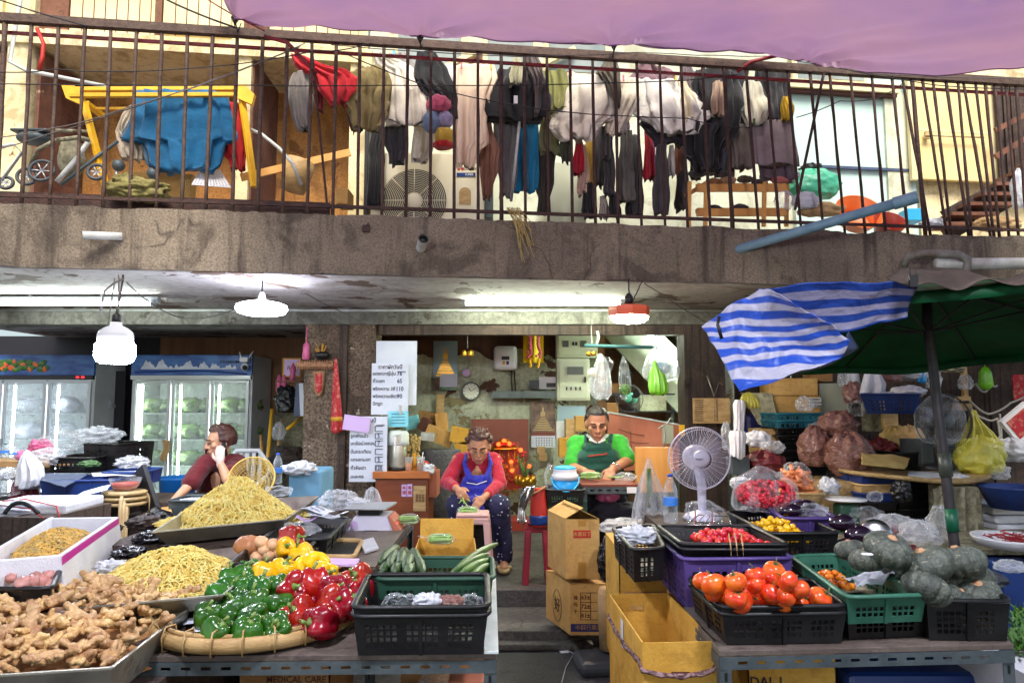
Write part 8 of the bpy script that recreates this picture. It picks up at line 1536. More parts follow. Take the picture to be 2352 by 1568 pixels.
c=P(1838,1135,4.7);r=root('carrot_basket',c,'round bamboo basket with a bag of carrots','basket');mb=MB();mb.lathe([(.11,-.12),(.135,0),(.14,.02)],40,c=c,cap1=False);wpart(r,'woven_wall',mb,'wicker');mb=MB();mb.tube([c+Vector((.14*math.cos(a),.14*math.sin(a),.02))for a in[2*math.pi*k/32 for k in range(32)]],.01,6,closed=True);wpart(r,'rim',mb,'bamboo');random.seed(3);mb=MB()
for i in range(46):p=c+Vector((rnd(-.1,.06),rnd(-.08,.06),rnd(0,.15)));d=Vector((rnd(-1,1),rnd(-.5,.5),rnd(-.3,.3))).normalized()*.05;mb.tube([p-d,p,p+d],[.014,.012,.004],7)
solo('carrots',mb,'carrot','heap of orange carrots in the round bamboo basket','carrots',kind='stuff');lump('plastic_bag',1826,1092,4.7,34,28,'bagclear','clear bag over the orange carrots',seed=31,nz=.3)
bb=crate('blue_basket',[Vector((P(x,905,Y).x,Y,0))for x,Y in((1976,5.2),(2112,5.2),(2116,5.6),(1990,5.6))],P(2040,905,5.2).z,P(2040,950,5.2).z,'cratenavy','blue basket of plastic bags hanging under the umbrella',cat='basket',shrink=.82,cell=.02,bar=.01)
bx(1985,2060,905,990,6.2,'sackgrey','grey smudged board behind the blue basket',.04,0,'board','board',.002)
bx(2030,2060,900,985,6.1,'bamboo','cream framed board behind the tan sacks',.04,0,'board','board',.002)
c=P(2130,1098,4.9);r=root('woven_mat',(c.x,5.1,c.z),'large round woven mat on stacked crates with plastic sheets','mat');mb=MB();mb.lathe([(.01,0),(.46,0),(.475,.012),(.47,.03),(.44,.022),(.01,.02)],60,c=(c.x,5.1,c.z));mb.v=[(x+.0,y,z+.012*math.sin(x*6))for x,y,z in mb.v];wpart(r,'mat',mb,'wicker')
sheetpx('plastic_sheet',[(2090,1082,5.0),(2200,1082,5.1),(2215,1100,4.8),(2085,1098,4.8)],'bagwhite','white plastic sheet lying on the woven mat','sheet',.002,nz=.01);tcrate(2060,2150,1040,1066,5.3,.4,'crateblack','flat black crate behind the yellow paper',0,holes=False)
sheetpx('yellow_paper',[(1978,1038,5.15),(2088,1056,5.15),(2084,1078,4.9),(1985,1062,4.9)],'burlapy','crumpled yellow paper on the black crate','paper',.004,nz=.018)
for i in range(4):tcrate(1978,2062,1094+i*20,1113+i*20,4.95,.4,['cratenavy','bamboo','cratenavy','crateblack'][i],['top blue crate under the woven mat at left','cream crate second under the woven mat','third blue crate under the woven mat','lowest dark crate under the woven mat at left'][i],cell=.03,bar=.012,holes=i!=1)
for i in range(4):tcrate(2064,2170,1104+i*22,1124+i*22,4.98,.4,'crateblack',['top','second','third','lowest'][i]+' black crate in the middle stack under the woven mat',cell=.03,bar=.014)
c=P(2232,1240,4.6);r=root('fibre_sack',(c.x,4.75,P(2232,1250,4.6).z),'tall grey weathered fluted sack under the woven mat','sack');mb=MB();zt=P(2232,1116,4.7).z;mb.loft([(Vector((c.x,4.75,z)),.14+.03*(1-t),.12)for z,t in((zt-.42,0),(zt-.25,.5),(zt-.08,.9),(zt,1))],48,14,.25,.006);wpart(r,'cloth',mb,'sackgrey')
c=P(2330,1130,4.6);mb=MB();mb.lathe([(.14,-.1),(.2,.03),(.21,.04),(.19,.035),(.13,-.09)],36,c=c,cap1=False);solo('blue_basin',mb,'cratenavy','dark blue round basin at the right edge','basin')
for i in range(3):bx(2282,2400,1164+i*20,1182+i*20,4.7,'foam',['top','middle','lowest'][i]+' white foam slab under the blue basin',.4,.05*i,'foam_slab','foam slab',.012)
c=P(2330,1236,3.9);r=root('round_foam_tray',c,'round pale tray of thin red chilies at the right edge','tray');mb=MB();mb.lathe([(.02,-.05),(.17,-.04),(.2,0),(.205,.012),(.185,.004),(.15,-.02),(.01,-.022)],44,c=c);wpart(r,'tray_body',mb,'foam');random.seed(77);mb=MB()
for i in range(120):a=rnd(0,6.28);q=rnd(0,.13);p=c+Vector((q*math.cos(a),q*math.sin(a),rnd(-.015,.02)));mb.tube([p,p+Vector((rnd(-.04,.04),rnd(-.04,.04),rnd(0,.015)))],.003,4)
solo('red_chilies',mb,'chili','heap of thin dark red chilies in the round pale tray','chilies',kind='stuff');mb=MB();mb.box((P(2330,1300,3.9).x,3.95,.34),(.2,.2,.66));solo('tray_stand',mb,'bluedark','dark blue stand under the round pale tray','stand',bevel=.02)
r=root('round_scale',P(1940,1165,4.6),'round white topped kitchen scale on a green body','scale');c=P(1942,1148,4.6);mb=MB();mb.lathe([(.01,0),(.125,.002),(.128,.012),(.01,.012)],36,c=c);wpart(r,'pan',mb,'white');mb=MB();mb.box(c-Vector((0,0,.12)),(.13,.12,.2));wpart(r,'scale_body',mb,'cratedgreen',.02)
c=P(2012,1228,4.0);mb=MB();mb.lathe([(.001,.012),(.05,.010),(.082,0),(.086,-.004)],36,M=Matrix.Translation(c)@Matrix.Rotation(R(-20),4,'Z')@Matrix.Rotation(R(78),4,'X'));solo('steel_lid',mb,'steelbright','round steel lid standing behind the eggplants','lid')  # a loose round lid stood on edge, not a dish
mb=MB();mb.box((2.6,4.6,.55),(2.6,1.2,.3));solo('low_platform',mb,'sackgrey','pale grimy low platform behind the pumpkins','platform',bevel=.02)
bx(2240,2420,1262,1300,4.0,'sackgrey','cream covered plank behind the pumpkins',.5,0,'plank','plank')
fan(2168,968,64,5.0,'black fan wrapped in clear film behind the umbrella pole','mattnet','blackplastic',P(2168,1080,5.0).z,(2168,1060),blades='fanblade',ring=60,hubmt='angle');bx(2120,2215,1010,1085,5.25,'angle','grey cabinet under the black fan',.3)
lump('film_cover',2160,968,4.98,60,62,'bagclear','clear film stretched over the black fan',seed=33,nz=.06,ry=16)
r=root('junction_box',P(2212,940,6.5),'cream junction box with tangled wires on the plank wall','junction box');decal(r,2192,2228,926,942,6.5,'bamboo','box',.06);decal(r,2196,2226,910,920,6.5,'bamboo','switch',.05);mb=MB();mb.box(P(2215,880,6.5),(.04,.04,.3));wpart(r,'conduit',mb,'bamboo')
for i,pts in enumerate((((2228,920),(2270,950),(2320,925),(2400,880)),((2228,935),(2260,960),(2290,960),(2296,1000),(2280,1030)),((2240,880),(2260,900),(2275,880),(2290,885)),((2296,950),(2300,1010),(2310,1040)))):wire('cable',[P(x,y,6.4)for x,y in pts],.01,'wirew',['long cream cable running to the right edge from the junction box','cream cable drooping from the junction box','short looped wire above the junction box','thin cable hanging right of the yellow bag'][i],'cable',.02)
r=root('red_pack',P(2335,1000,5.2),'red and white patterned pack tilted at the right edge','packet');a=P(2345,970,5.2);mb=MB();mb.box(a,(.24,.04,.2),M=Matrix.Rotation(R(-38),4,'Y'));wpart(r,'pack',mb,'white');mb=MB();mb.box(a-Vector((-.0,.022,.0)),(.19,.004,.15),M=Matrix.Rotation(R(-38),4,'Y'));wpart(r,'red_print',mb,'redflag')
bx(2330,2420,860,920,6.4,'redflag','red yellow printed banner at the right edge',.02,0,'banner','banner')
for(x,y,rx,rz_,Y,mt,lb,sd)in((1990,1185,34,20,4.5,'bagclear','clear bag between the white topped scale and the steel lid',41),(1880,1195,26,16,4.2,'bag','small clear bag behind the green crate at left',42),(1905,1118,22,20,4.9,'bagwhite','white bag beside the carrot basket',43),(2070,1130,20,26,4.7,'bagblack','black bag in front of the crate stacks under the woven mat',44),(1850,930,20,18,5.9,'bag','clear bag resting on the cartons under the tarp',45),(1960,905,22,26,5.9,'bagbrown','brownish bag hanging behind the blue basket',46),(1965,940,16,20,5.8,'bagclear','clear bag hanging left of the blue basket',47),(2200,1098,24,10,4.85,'bagwhite','crumpled white film at the right of the woven mat',48),(2295,1085,22,18,4.9,'bag','clear bag behind the blue basin',49),(2080,1262,30,12,4.0,'redbag','dark red bundle behind the largest pumpkin',50),(2270,1330,36,18,3.4,'mattnet','dark sack at the right behind the pumpkins',51),(2320,1300,30,14,3.6,'bag','clear film under the round pale tray',52),(1668,1005,10,34,5.7,'bag','narrow clear bag hanging on the timber post',53),(1700,1110,22,14,4.6,'bagwhite','crumpled white bag below the foam trays',54),(2180,845,30,14,5.9,'sackgrey','grey cloth bundle hanging behind the umbrella pole',55),(2010,1140,16,12,4.7,'bagclear','clear film hanging from the blue crate under the mat',56),(1940,870,14,22,6.2,'bag','clear bag hanging beside the pale green plastic board',57)):lump('plastic_bag' if 'sack' not in mt else 'cloth_bundle',x,y,Y,rx,rz_,mt,lb,seed=sd,nz=.28,ns=2.8,pleat=8)
for i,(x,a,b)in enumerate(((1958,845,880),(2235,1000,1060),(2262,842,905))):mb=MB();mb.lathe([(.02,0),(.05,-.05),(.06,-.16),(.03,-.2)],16,c=P(x,a,6.2));mb.tube([P(x,a-12,6.2),P(x,a+4,6.2)],.004,5);solo('hanging_pouch',mb,['bagwhite','burlap','baggreen'][i],['white pouch hanging left of the printed white bag','tan pouch hanging behind the yellow bag','green pouch hanging right of the junction box'][i],'pouch')
def YL(px,off):return PL(px,300,off).y
def lmat(c,**k):
 n='cl_%d_%d_%d'%c
 if n not in SPEC:SPEC[n]=cloth(c,**k)
 return n
def wash(rows,off,c,label,name='garment',cat='garment',depth=.03,waves=7,wamp=.9,nz=.017,edge=.02,**k):
 l,m=rows[-1],rows[-2];rows=list(rows[:-1])+[(l[0],l[1]*.45+m[1]*.55,l[2]*.45+m[2]*.55)];px=sum((r[1]+r[2])/2 for r in rows)/len(rows);waves+=3;return hang(name,rows,YL(px,off),c if isinstance(c,str)else lmat(c),label,cat,depth=depth,waves=waves,wamp=wamp,nz=nz,edge=edge,n=22,**k)
W=(238,228,206);KH=(140,122,74);BK=(28,26,28);DG=(62,60,62);GR=(120,114,110)
wash([(213,312,518),(240,308,520),(270,300,526),(300,290,530),(322,284,532),(328,335,505),(350,340,502),(375,345,498),(392,385,455)],.55,(4,100,146),'large blue shirt hung over the yellow frame','shirt','shirt',waves=9,wamp=.5,depth=.06)
wash([(236,515,556),(300,512,560),(345,505,562),(365,525,560),(388,540,556)],.62,(196,20,26),'red garment hanging behind the right leg of the yellow frame')
wash([(240,294,304),(270,280,300),(300,262,290),(330,270,322),(350,278,330),(366,296,325)],.68,(196,180,156),'beige crumpled garment left of the blue shirt')
wash([(124,668,692),(145,675,735),(160,690,790),(175,722,815),(205,735,812),(225,755,800),(238,770,788)],.3,(200,22,36),'bright red cloth hung on the railing left of the khaki bundle',waves=5)
wash([(165,675,705),(190,664,712),(230,664,714),(265,676,712),(295,692,706)],.35,(132,124,118),'grey and black bag shaped garment left of the red cloth')
wash([(150,832,868),(168,802,886),(200,788,888),(230,786,886),(262,808,880),(292,825,840)],.3,KH,'khaki crumpled jacket between the red cloth and the white shorts',waves=7,nz=.03)
wash([(124,858,880),(150,868,940),(165,892,955),(210,885,972),(250,885,982),(284,912,962)],.35,W,'white shorts hanging right of the khaki jacket',nz=.02)
wash([(240,858,885),(300,852,882),(360,848,880),(470,838,872)],.9,BK,'long black garment hanging behind the khaki jacket')
wash([(272,888,932),(320,882,932),(350,892,928),(374,898,922)],.5,(70,66,68),'dark grey trouser leg above the air conditioner')
wash([(180,945,1000),(250,956,998),(320,950,996),(350,947,990),(368,948,962)],.6,W,'long white shirt sleeve above the air conditioner')
wash([(118,955,1000),(150,954,1022),(185,956,1034),(198,965,1040),(225,985,1044),(268,1002,1046)],.3,BK,'black windbreaker hanging above the stuffed toy',nz=.02)
wash([(150,1048,1132),(180,1046,1138),(220,1046,1120),(280,1046,1112),(330,1046,1116),(345,1050,1098),(382,1056,1080)],.3,'toweltan','tan brown striped towel hanging in the middle of the railing','towel','towel',waves=5,nz=.006)
wash([(250,1112,1126),(300,1108,1132),(345,1102,1145),(395,1104,1142),(425,1108,1130),(452,1112,1122)],.38,(150,102,80),'narrow brown towel end hanging lower beside the tan towel','towel','towel')
wash([(162,1140,1238),(190,1118,1250),(225,1108,1252),(255,1112,1248),(274,1145,1228)],.3,BK,'black jacket with a small white tag in the centre of the washing',waves=7,nz=.025,depth=.07)
card('garment_tag',1180,1189,220,238,YL(1185,.22),'white','tiny white tag on the black jacket','tag',th=.002)
wash([(122,1186,1196),(150,1176,1200),(175,1168,1198),(190,1178,1192)],.2,(200,196,160),'pale yellow small cloth hanging over the black jacket')
wash([(118,1205,1222),(150,1210,1240),(185,1222,1250),(215,1230,1240),(262,1228,1234)],.2,(110,96,92),'twisted striped scarf hanging right of the pale yellow cloth')
wash([(162,1244,1298),(190,1250,1302),(230,1252,1302),(250,1268,1292)],.32,(142,142,78),'olive green shirt hanging right of the black jacket')
wash([(262,1244,1276),(300,1240,1282),(330,1240,1280),(350,1256,1312)],.55,(132,128,86),'faded olive trousers below the olive shirt')
wash([(330,1238,1278),(380,1236,1274),(420,1232,1268),(455,1238,1262),(490,1236,1270)],.6,(52,48,38),'long dark olive trousers below the faded pair')
wash([(270,1134,1188),(320,1140,1186),(380,1146,1184),(430,1150,1180),(450,1152,1164)],.5,GR,'long grey trousers hanging left of the blue towel')
wash([(262,1208,1234),(320,1190,1234),(380,1186,1232),(436,1184,1230)],.55,(12,120,160),'long blue towel hanging behind the white pole','towel','towel',waves=4)
mb=MB();mb.tube([PL(1194,275,.3),PL(1174,462,.3)],.011,8);solo('pole',mb,'pvcw','thin white pole leaning in front of the grey trousers','pole')
wash([(168,1306,1392),(200,1300,1410),(240,1288,1418),(270,1278,1400),(290,1268,1372),(318,1322,1344)],.3,W,'white shirt with beige patches hanging right of the olive shirt',nz=.02,waves=7)
wash([(140,1388,1418),(165,1372,1420),(190,1390,1424),(230,1412,1424),(245,1414,1420)],.22,(104,96,80),'grey brown cap hung by its strap over the white shirts','cap','cap')
wash([(180,1425,1470),(230,1412,1466),(280,1396,1440),(300,1394,1428),(308,1398,1420)],.3,(226,214,190),'cream trousers folded between the two big white shirts')
wash([(182,1462,1562),(210,1464,1590),(240,1466,1612),(262,1470,1622),(290,1510,1602),(300,1530,1590)],.3,(236,230,218),'big white cream shirt hanging left of the black jackets',nz=.025,waves=8)
wash([(265,1474,1530),(290,1478,1590),(315,1500,1600),(330,1530,1580)],.45,(60,52,62),'dark purple garment under the big white shirt',nz=.02)
wash([(142,1470,1500),(160,1455,1530),(178,1446,1542),(188,1470,1540)],.5,(132,100,106),'plaid pinkish bundle above the big white shirt',nz=.03)
for i,(x0,x1,y0,y1,c,lb)in enumerate(((1316,1342,318,396,(196,20,46),'narrow red shirt hanging below the white shirt'),(1328,1352,330,442,(220,184,160),'peach coloured sleeve hanging below the white shirt'),(1344,1365,298,462,(220,178,70),'narrow yellow garment left of the dark trousers'),(1366,1390,290,425,(66,62,64),'first pair of dark grey trousers in the dense row'),(1388,1412,300,450,(74,70,70),'second pair of dark grey trousers in the dense row'),(1338,1372,420,496,BK,'black trousers hanging lowest below the yellow garment'),(1420,1456,300,462,(104,98,92),'light grey trousers in the middle of the dense row'),(1440,1476,310,492,(50,48,52),'long charcoal trousers right of the light grey ones'),(1398,1424,440,492,BK,'black trouser ends below the second grey pair'),(1376,1398,450,500,(190,176,166),'pale cloth end hanging lowest in the dense row'),(1478,1502,300,410,(196,36,54),'pink red garment right of the charcoal trousers'),(1492,1508,320,412,(150,70,130),'narrow violet garment beside the pink red one'),(1502,1536,330,492,(72,68,70),'dark grey wide trousers below the big white shirt'),(1534,1552,335,402,(226,216,206),'thin white sleeve right of the wide dark trousers'),(1546,1566,330,396,(150,92,66),'brown dotted cloth at the end of the dense row'),(1552,1582,340,480,(80,76,78),'grey trousers at the right end of the dense row'))):
 w=x1-x0;wash([(y0,x0+w*.2,x1-w*.2),((y0+y1)/2,x0+w*.05,x1-w*.05),(y1-14,x0,x1),(y1,x0+w*.2,x1-w*.1)],.42+(i%4)*.1,c,lb,depth=.035,waves=4)
wash([(160,1600,1680),(185,1592,1700),(230,1600,1702),(290,1586,1694),(350,1584,1660),(390,1620,1650)],.32,BK,'black hooded jacket hanging right of the big white shirt',waves=8,nz=.03,depth=.07)
wash([(188,1640,1666),(225,1634,1664),(260,1640,1656)],.22,(196,166,140),'peach lining showing in front of the black hooded jacket')
wash([(150,1640,1720),(180,1660,1720),(240,1668,1712),(300,1672,1700)],.45,(24,26,36),'dark navy jeans behind the black hooded jacket',nz=.03)
wash([(190,1716,1745),(225,1704,1756),(262,1712,1762),(284,1730,1752)],.3,(206,200,176),'cream cloth bag hanging right of the black jacket',nz=.02)
wash([(160,1740,1812),(185,1742,1808),(210,1748,1806),(250,1756,1806),(275,1752,1812)],.34,(44,42,44),'charcoal shirt hanging above the grey towel',nz=.02)
wash([(225,1798,1812),(250,1796,1822),(275,1800,1814)],.28,(206,166,24),'small yellow toy hanging beside the charcoal shirt','toy','toy')
wash([(284,1676,1726),(310,1680,1724),(350,1682,1726),(382,1688,1726)],.36,(120,108,96),'olive grey cloth at the left of the grey brown towel',nz=.02)
wash([(279,1726,1822),(320,1728,1828),(360,1732,1834),(378,1738,1834)],.34,(140,124,124),'grey brown towel hanging above the shoe rack','towel','towel',waves=4,wamp=.3,nz=.005)
wash([(374,1745,1826),(400,1752,1826),(412,1760,1815)],.42,(112,92,100),'mauve cloth end under the grey brown towel')
wash([(150,1566,1588),(190,1560,1600),(230,1590,1606)],.4,(110,96,98),'mauve cloth bundle over the end of the white shirt')
for i,(x,y,rx,rz_,c,lb)in enumerate(((1008,243,30,24,(206,88,116),'round pink plush toy head hanging left of the tan towel'),(992,282,22,28,(110,130,158),'blue grey plush toy under the pink one'),(1022,275,20,22,(160,150,180),'lilac plush toy beside the blue grey one'),(1022,315,24,22,(220,180,60),'yellow plush toy below the pink one'),(1018,334,24,10,(210,40,40),'red plush toy at the bottom of the toy bundle'))):lump('plush_toy',x,y,YL(x,.3),rx,rz_,lmat(c,bs=90),lb,cat='plush toy',seed=i,nz=.12)
Ya=YL(980,.95);r=root('air_conditioner',(P(980,490,Ya).x,Ya+.15,P(980,492,Ya).z),'cream outdoor air conditioner unit with a round fan grille behind the railing','air conditioner')
a=P(851,484,Ya);b=P(1112,350,Ya);mb=MB();mb.box(((a.x+b.x)/2,Ya+.15,(a.z+b.z)/2-.06),(b.x-a.x,.3,b.z-a.z+.12));wpart(r,'housing',mb,'acwhite',.012)
cg=P(952,462,Ya);kg=K(Ya);mb=MB();mb.lathe([(.001,.004),(76*kg,.004)],48,M=Matrix.Translation(cg)@Matrix.Rotation(R(90),4,'X'),cap0=False,cap1=False);wpart(r,'dark_opening',mb,'black')
mb=MB()
for i in range(15):q=(20+i*4.0)*kg;mb.tube([cg+Vector((q*math.cos(t),-.02,q*math.sin(t)))for t in[2*math.pi*k/56 for k in range(56)]],.0028,4,closed=True)
for k in range(8):t=k*math.pi/4+math.pi/2;mb.tube([cg+Vector((18*kg*math.cos(t),-.024,18*kg*math.sin(t))),cg+Vector((78*kg*math.cos(t),-.022,78*kg*math.sin(t)))],.004,5)
mb.lathe([(.001,.028),(18*kg,.026),(19*kg,.018)],28,M=Matrix.Translation(cg)@Matrix.Rotation(R(90),4,'X'));wpart(r,'fan_grille',mb,'acwhite')
decal(r,1045,1047,350,484,Ya-.003,'angle','panel_seam',.003);decal(r,1049,1092,397,406,Ya-.004,'bluedark','blue_badge',.004);ptext('ELECTRIC',1080,388,Ya,8,'ink',r,off=.004);ptext('SUPER',1078,402,Ya,7,'white',r,off=.008)
mb=MB()
for dx,dy in((0,-5),(-4,2),(4,2)):p=P(1058+dx,386+dy,Ya-.003);s_=4*kg;mb.add([p+Vector((-s_,0,0)),p+Vector((0,0,-s_*1.3)),p+Vector((s_,0,0)),p+Vector((0,0,s_*1.3))],[(0,1,2,3)])
wpart(r,'red_emblem',mb,'inkred');mb=MB();mb.lathe([(.001,.003),(14*kg,.003)],24,M=Matrix.Translation(P(1068,444,Ya))@Matrix.Rotation(R(90),4,'X'),cap0=False,cap1=False);mb.box(P(1068,458,Ya-.003),(28*kg,.002,24*kg));wpart(r,'energy_label',mb,'bamboo')
def bbox2(x0,x1,y0,y1,off,D,mt,lb,name,cat,bev=.006,tilt=0):xm=(x0+x1)/2;Y=YL(xm,off);a=P(x0,y1,Y);b=P(x1,y0,Y);mb=MB();mb.box(((a.x+b.x)/2,Y+D/2,(a.z+b.z)/2),(b.x-a.x,D,b.z-a.z),M=Matrix.Rotation(R(tilt),4,'Y'));return solo(name,mb,mt,lb,cat,bevel=bev)
bbox2(1262,1345,372,520,.95,.3,'meter','pale grey metal cabinet behind the olive trousers','metal_cabinet','cabinet');bbox2(834,848,250,500,1.1,.1,'black','black pipe casing beside the cream pillar','pipe_casing','pipe');bbox2(770,800,432,468,.8,.2,'card','small striped box on the balcony left of the pillar','carton','box');bbox2(1112,1132,380,500,1.0,.2,'angle','dark post beside the air conditioner','square_post','post')
def PLo(x,y,o):return PL(x,y,o)
r=root('clothes_stand',PLo(380,430,.6),'yellow painted metal swing frame carrying the blue shirt','frame')
def ybar(n,a,b,w=.035,h=.03):mb=MB();mb.bar(a,b,w,h);wpart(r,n,mb,'yellow',.003)
ybar('top_rail',PLo(150,206,.6),PLo(560,204,.6));ybar('top_rail',PLo(160,220,.45),PLo(540,218,.45));ybar('lower_rail',PLo(220,250,.7),PLo(556,248,.7),.02,.02)
ybar('leg',PLo(192,232,.6),PLo(244,432,.5),.05,.03);ybar('leg',PLo(556,230,.6),PLo(584,430,.5),.05,.03);ybar('leg',PLo(196,236,.7),PLo(238,268,.95),.05,.03)
for x,s_ in((155,1),(548,1)):
 mb=MB();q=[PLo(x-14,196,.55),PLo(x-4,225,.55),PLo(x+30,240,.55),PLo(x+36,216,.55),PLo(x+12,194,.55)];mb.add(q+[p+Vector((0,.04,0))for p in q],[(4,3,2,1,0),(5,6,7,8,9)]+[(i,(i+1)%5,(i+1)%5+5,i+5)for i in range(5)]);wpart(r,'corner_bracket',mb,'yellow')
r=root('pushchair',PLo(110,425,.5),'old folded grey pushchair with small wheels at the left of the balcony','pushchair')
mb=MB();mb.ball(PLo(78,318,.5),(.12,.08,.05),20,12);mb.box(PLo(78,305,.5),(.26,.14,.02));wpart(r,'hood',mb,'angle',.01)
def ptube(n,pts,rr,mt):mb=MB();mb.tube([PLo(x,y,o)for x,y,o in pts],rr,8);wpart(r,n,mb,mt)
ptube('frame_tube',((70,385,.45),(85,345,.4),(130,322,.4),(180,316,.4),(205,322,.45)),.016,'sackgrey');ptube('frame_tube',((205,322,.5),(180,360,.5),(150,395,.5),(130,418,.5)),.018,'pvcw');ptube('frame_tube',((120,300,.6),(205,302,.6),(215,330,.6)),.014,'sackgrey');ptube('frame_tube',((0,338,.4),(30,330,.4),(50,350,.4),(0,420,.4)),.012,'pvcw');ptube('frame_tube',((140,425,.45),(220,362,.5),(270,325,.6)),.013,'angle')
mb=MB();mb.ball(PLo(165,365,.6),(.1,.08,.14),18,12,nz=.2);wpart(r,'seat_cloth',mb,'sackgrey')
for x,y,rr in((96,392,25),(14,420,14),(222,395,18),(62,405,20)):
 c=PLo(x,y,.4);q=rr*K(c.y);mb=MB();mb.tube([c+Vector((q*math.cos(t),.3*q*math.sin(t+1),q*math.sin(t)))for t in[2*math.pi*k/28 for k in range(28)]],.012,8,closed=True);wh=wpart(r,'wheel',mb,'mattnet');mb=MB()
 for k in range(6):t=k*math.pi/3;mb.tube([c,c+Vector((q*math.cos(t),.3*q*math.sin(t+1),q*math.sin(t)))],.005,5)
 obj('spokes',mb,'alu',wh,r.location)
for i,(x,y)in enumerate(((272,380),(352,398))):
 c=PLo(x,y,.6);r=root('desk_fan_stand',c,['round grey knob on a slanted rod left of the blue shirt hem','round grey knob on a stand below the blue shirt'][i],'stand');mb=MB();mb.ball(c,.045,16,10);wpart(r,'knob',mb,'angle');mb=MB();mb.tube([c,c+Vector((-.02,0,-.1)),c+Vector((.05-.08*i,0,-.2))],.012,8);wpart(r,'rod',mb,'alu')
mb=MB();mb.tube([PLo(562,292,.7),PLo(600,308,.7),PLo(640,340,.7),(PLo(672,375,.7)),PLo(692,425,.7)],.014,8);solo('white_hoop',mb,'pvcw','curved white pipe arching down right of the yellow frame','pipe')
mb=MB();a=PLo(675,425,1.0);mb.lathe([(.10,-.05),(.12,.1),(.13,.2),(.115,.21)],28,M=Matrix.Translation(a)@Matrix.Rotation(R(14),4,'Y'));solo('plastic_barrel',mb,'bamboo','cream plastic barrel behind the curved white pipe','barrel')
mb=MB();mb.bar(PLo(553,408,.95),PLo(805,350,.95),.02,.06);solo('wooden_plank',mb,'woodpale','pale wooden slat leaning right of the yellow frame','slat')
r=root('grid_basket',PLo(490,420,.5),'white square mesh tray leaning below the blue shirt','tray');q=[PLo(440,425,.5),PLo(532,432,.5),PLo(505,390,.7),PLo(462,385,.7)];xs=[k/24 for k in range(25)];mb=MB();mb.panel(q,xs,xs,lambda I,J:not(I%2 and J%2),.004);wpart(r,'mesh',mb,'plasticwhite')
bbox2(290,440,396,450,.9,.1,'card','flattened brown carton lying under the blue shirt','carton','carton',tilt=3)
lump('camouflage_cloth',315,436,YL(315,.12),74,26,auto('camo',c=(92,84,44),c2=(140,132,78),c3=(54,48,32),s=14,rough=.9,bump=.8,bs=30),'green and brown camouflage cloth heaped on the slab edge','cloth',nz=.4,ns=3,ry=30,seed=6,base=2.8)
lump('camouflage_cloth',285,416,YL(285,.14),24,18,'camo','small upper fold of camouflage cloth on the slab edge','cloth',nz=.4,ry=20,seed=9)
r=root('shoe_rack',PLo(1695,510,.5),'pale wooden slatted shoe rack with shoes on the balcony','rack');
for y in(432,488):
 mb=MB();a,b=PLo(1600,y,.35),PLo(1805,y,.35);mb.bar(a,b,.02,.06);a2,b2=PLo(1600,y-8,.7),PLo(1805,y-8,.7)
 for t in(.15,.4,.65,.9):mb.bar(a.lerp(a2,t),b.lerp(b2,t),.05,.012)
 wpart(r,'shelf',mb,'woodpale')
for x,o in((1584,.35),(1622,.35),(1756,.35),(1808,.5)):mb=MB();mb.bar(PLo(x,418,o),PLo(x-2,520,o),.028,.028);wpart(r,'post',mb,'woodpale')
mb=MB();mb.bar(PLo(1575,450,.35),PLo(1625,418,.6),.02,.03);wpart(r,'side_rail',mb,'woodpale')
for i,(x,y,c)in enumerate(((1640,418,(150,100,60)),(1672,414,(176,140,100)),(1712,412,(84,74,52)),(1745,420,(54,44,44)),(1790,414,(196,110,100)),(1625,396,(92,84,74)),(1600,400,(70,66,60)),(1640,480,(40,38,40)),(1700,478,(56,52,52)),(1665,400,(70,58,54)))):lump('shoe',x,y,YL(x,.4),20,9,lmat(c),['brown shoe','tan slipper','olive shoe','dark shoe','pink slipper','grey cloth shoe','dark rag','black shoe','charcoal shoe','brown rag'][i]+[' at the left on the top of the rack',' second on the top of the rack',' in the middle of the rack top',' right of the middle on the rack top',' at the right end of the rack top',' piled higher at the left',' draped over the left corner of the rack',' on the lower shelf at left',' on the lower shelf at right',' piled behind the tan slipper'][i],cat='shoe',ry=10,nz=.15,seed=i)
lump('corn_stalks',1634,372,YL(1634,.4),8,30,'leaf','pale green leafy stalks above the shoe rack',cat='plant',nz=.4,ns=5,seed=4)
lump('teal_bag',1870,426,YL(1870,.6),62,38,'bagteal','big teal green plastic bag on the balcony',nz=.16,ry=30,seed=5,pleat=7);lump('carry_bag',1850,462,YL(1850,.35),30,22,'bagwhite','white plastic bag with writing in front of the teal bag',seed=7,ry=14);ptext('OKRY',1838,455,YL(1850,.26),11,'ink',None)if False else None
lump('beige_bag',1885,482,YL(1885,.4),52,18,'burlap','beige and cream bundle below the teal bag',seed=8,ry=20);lump('clear_bag',1800,462,YL(1800,.35),22,26,'bag','round clear bag right of the shoe rack',seed=10,ry=14);lump('dark_umbrella',1862,388,YL(1862,.7),26,10,'mattnet','folded dark patterned umbrella behind the teal bag',cat='umbrella',seed=3,nz=.3);lump('pale_bag',1815,405,YL(1815,.5),20,12,'bagwhite','pale crumpled bag above the teal bag at left',seed=12)
for x,y,rr,mt,lb,o,t in((1975,486,54,'orangetub','large orange plastic basin tilted behind the blue pipe',.5,58),(2045,508,36,'redtub','reddish clay coloured basin right of the orange one',.4,50)):
 c=PLo(x,y,o);k=K(c.y);mb=MB();mb.lathe([(.7*rr*k,-.12),(rr*k,.0),(rr*k*1.04,.004),(rr*k*.97,-.004),(.68*rr*k,-.11)],40,M=Matrix.Translation(c)@Matrix.Rotation(R(t),4,'X'),cap1=False);solo('basin',mb,mt,lb,'basin')
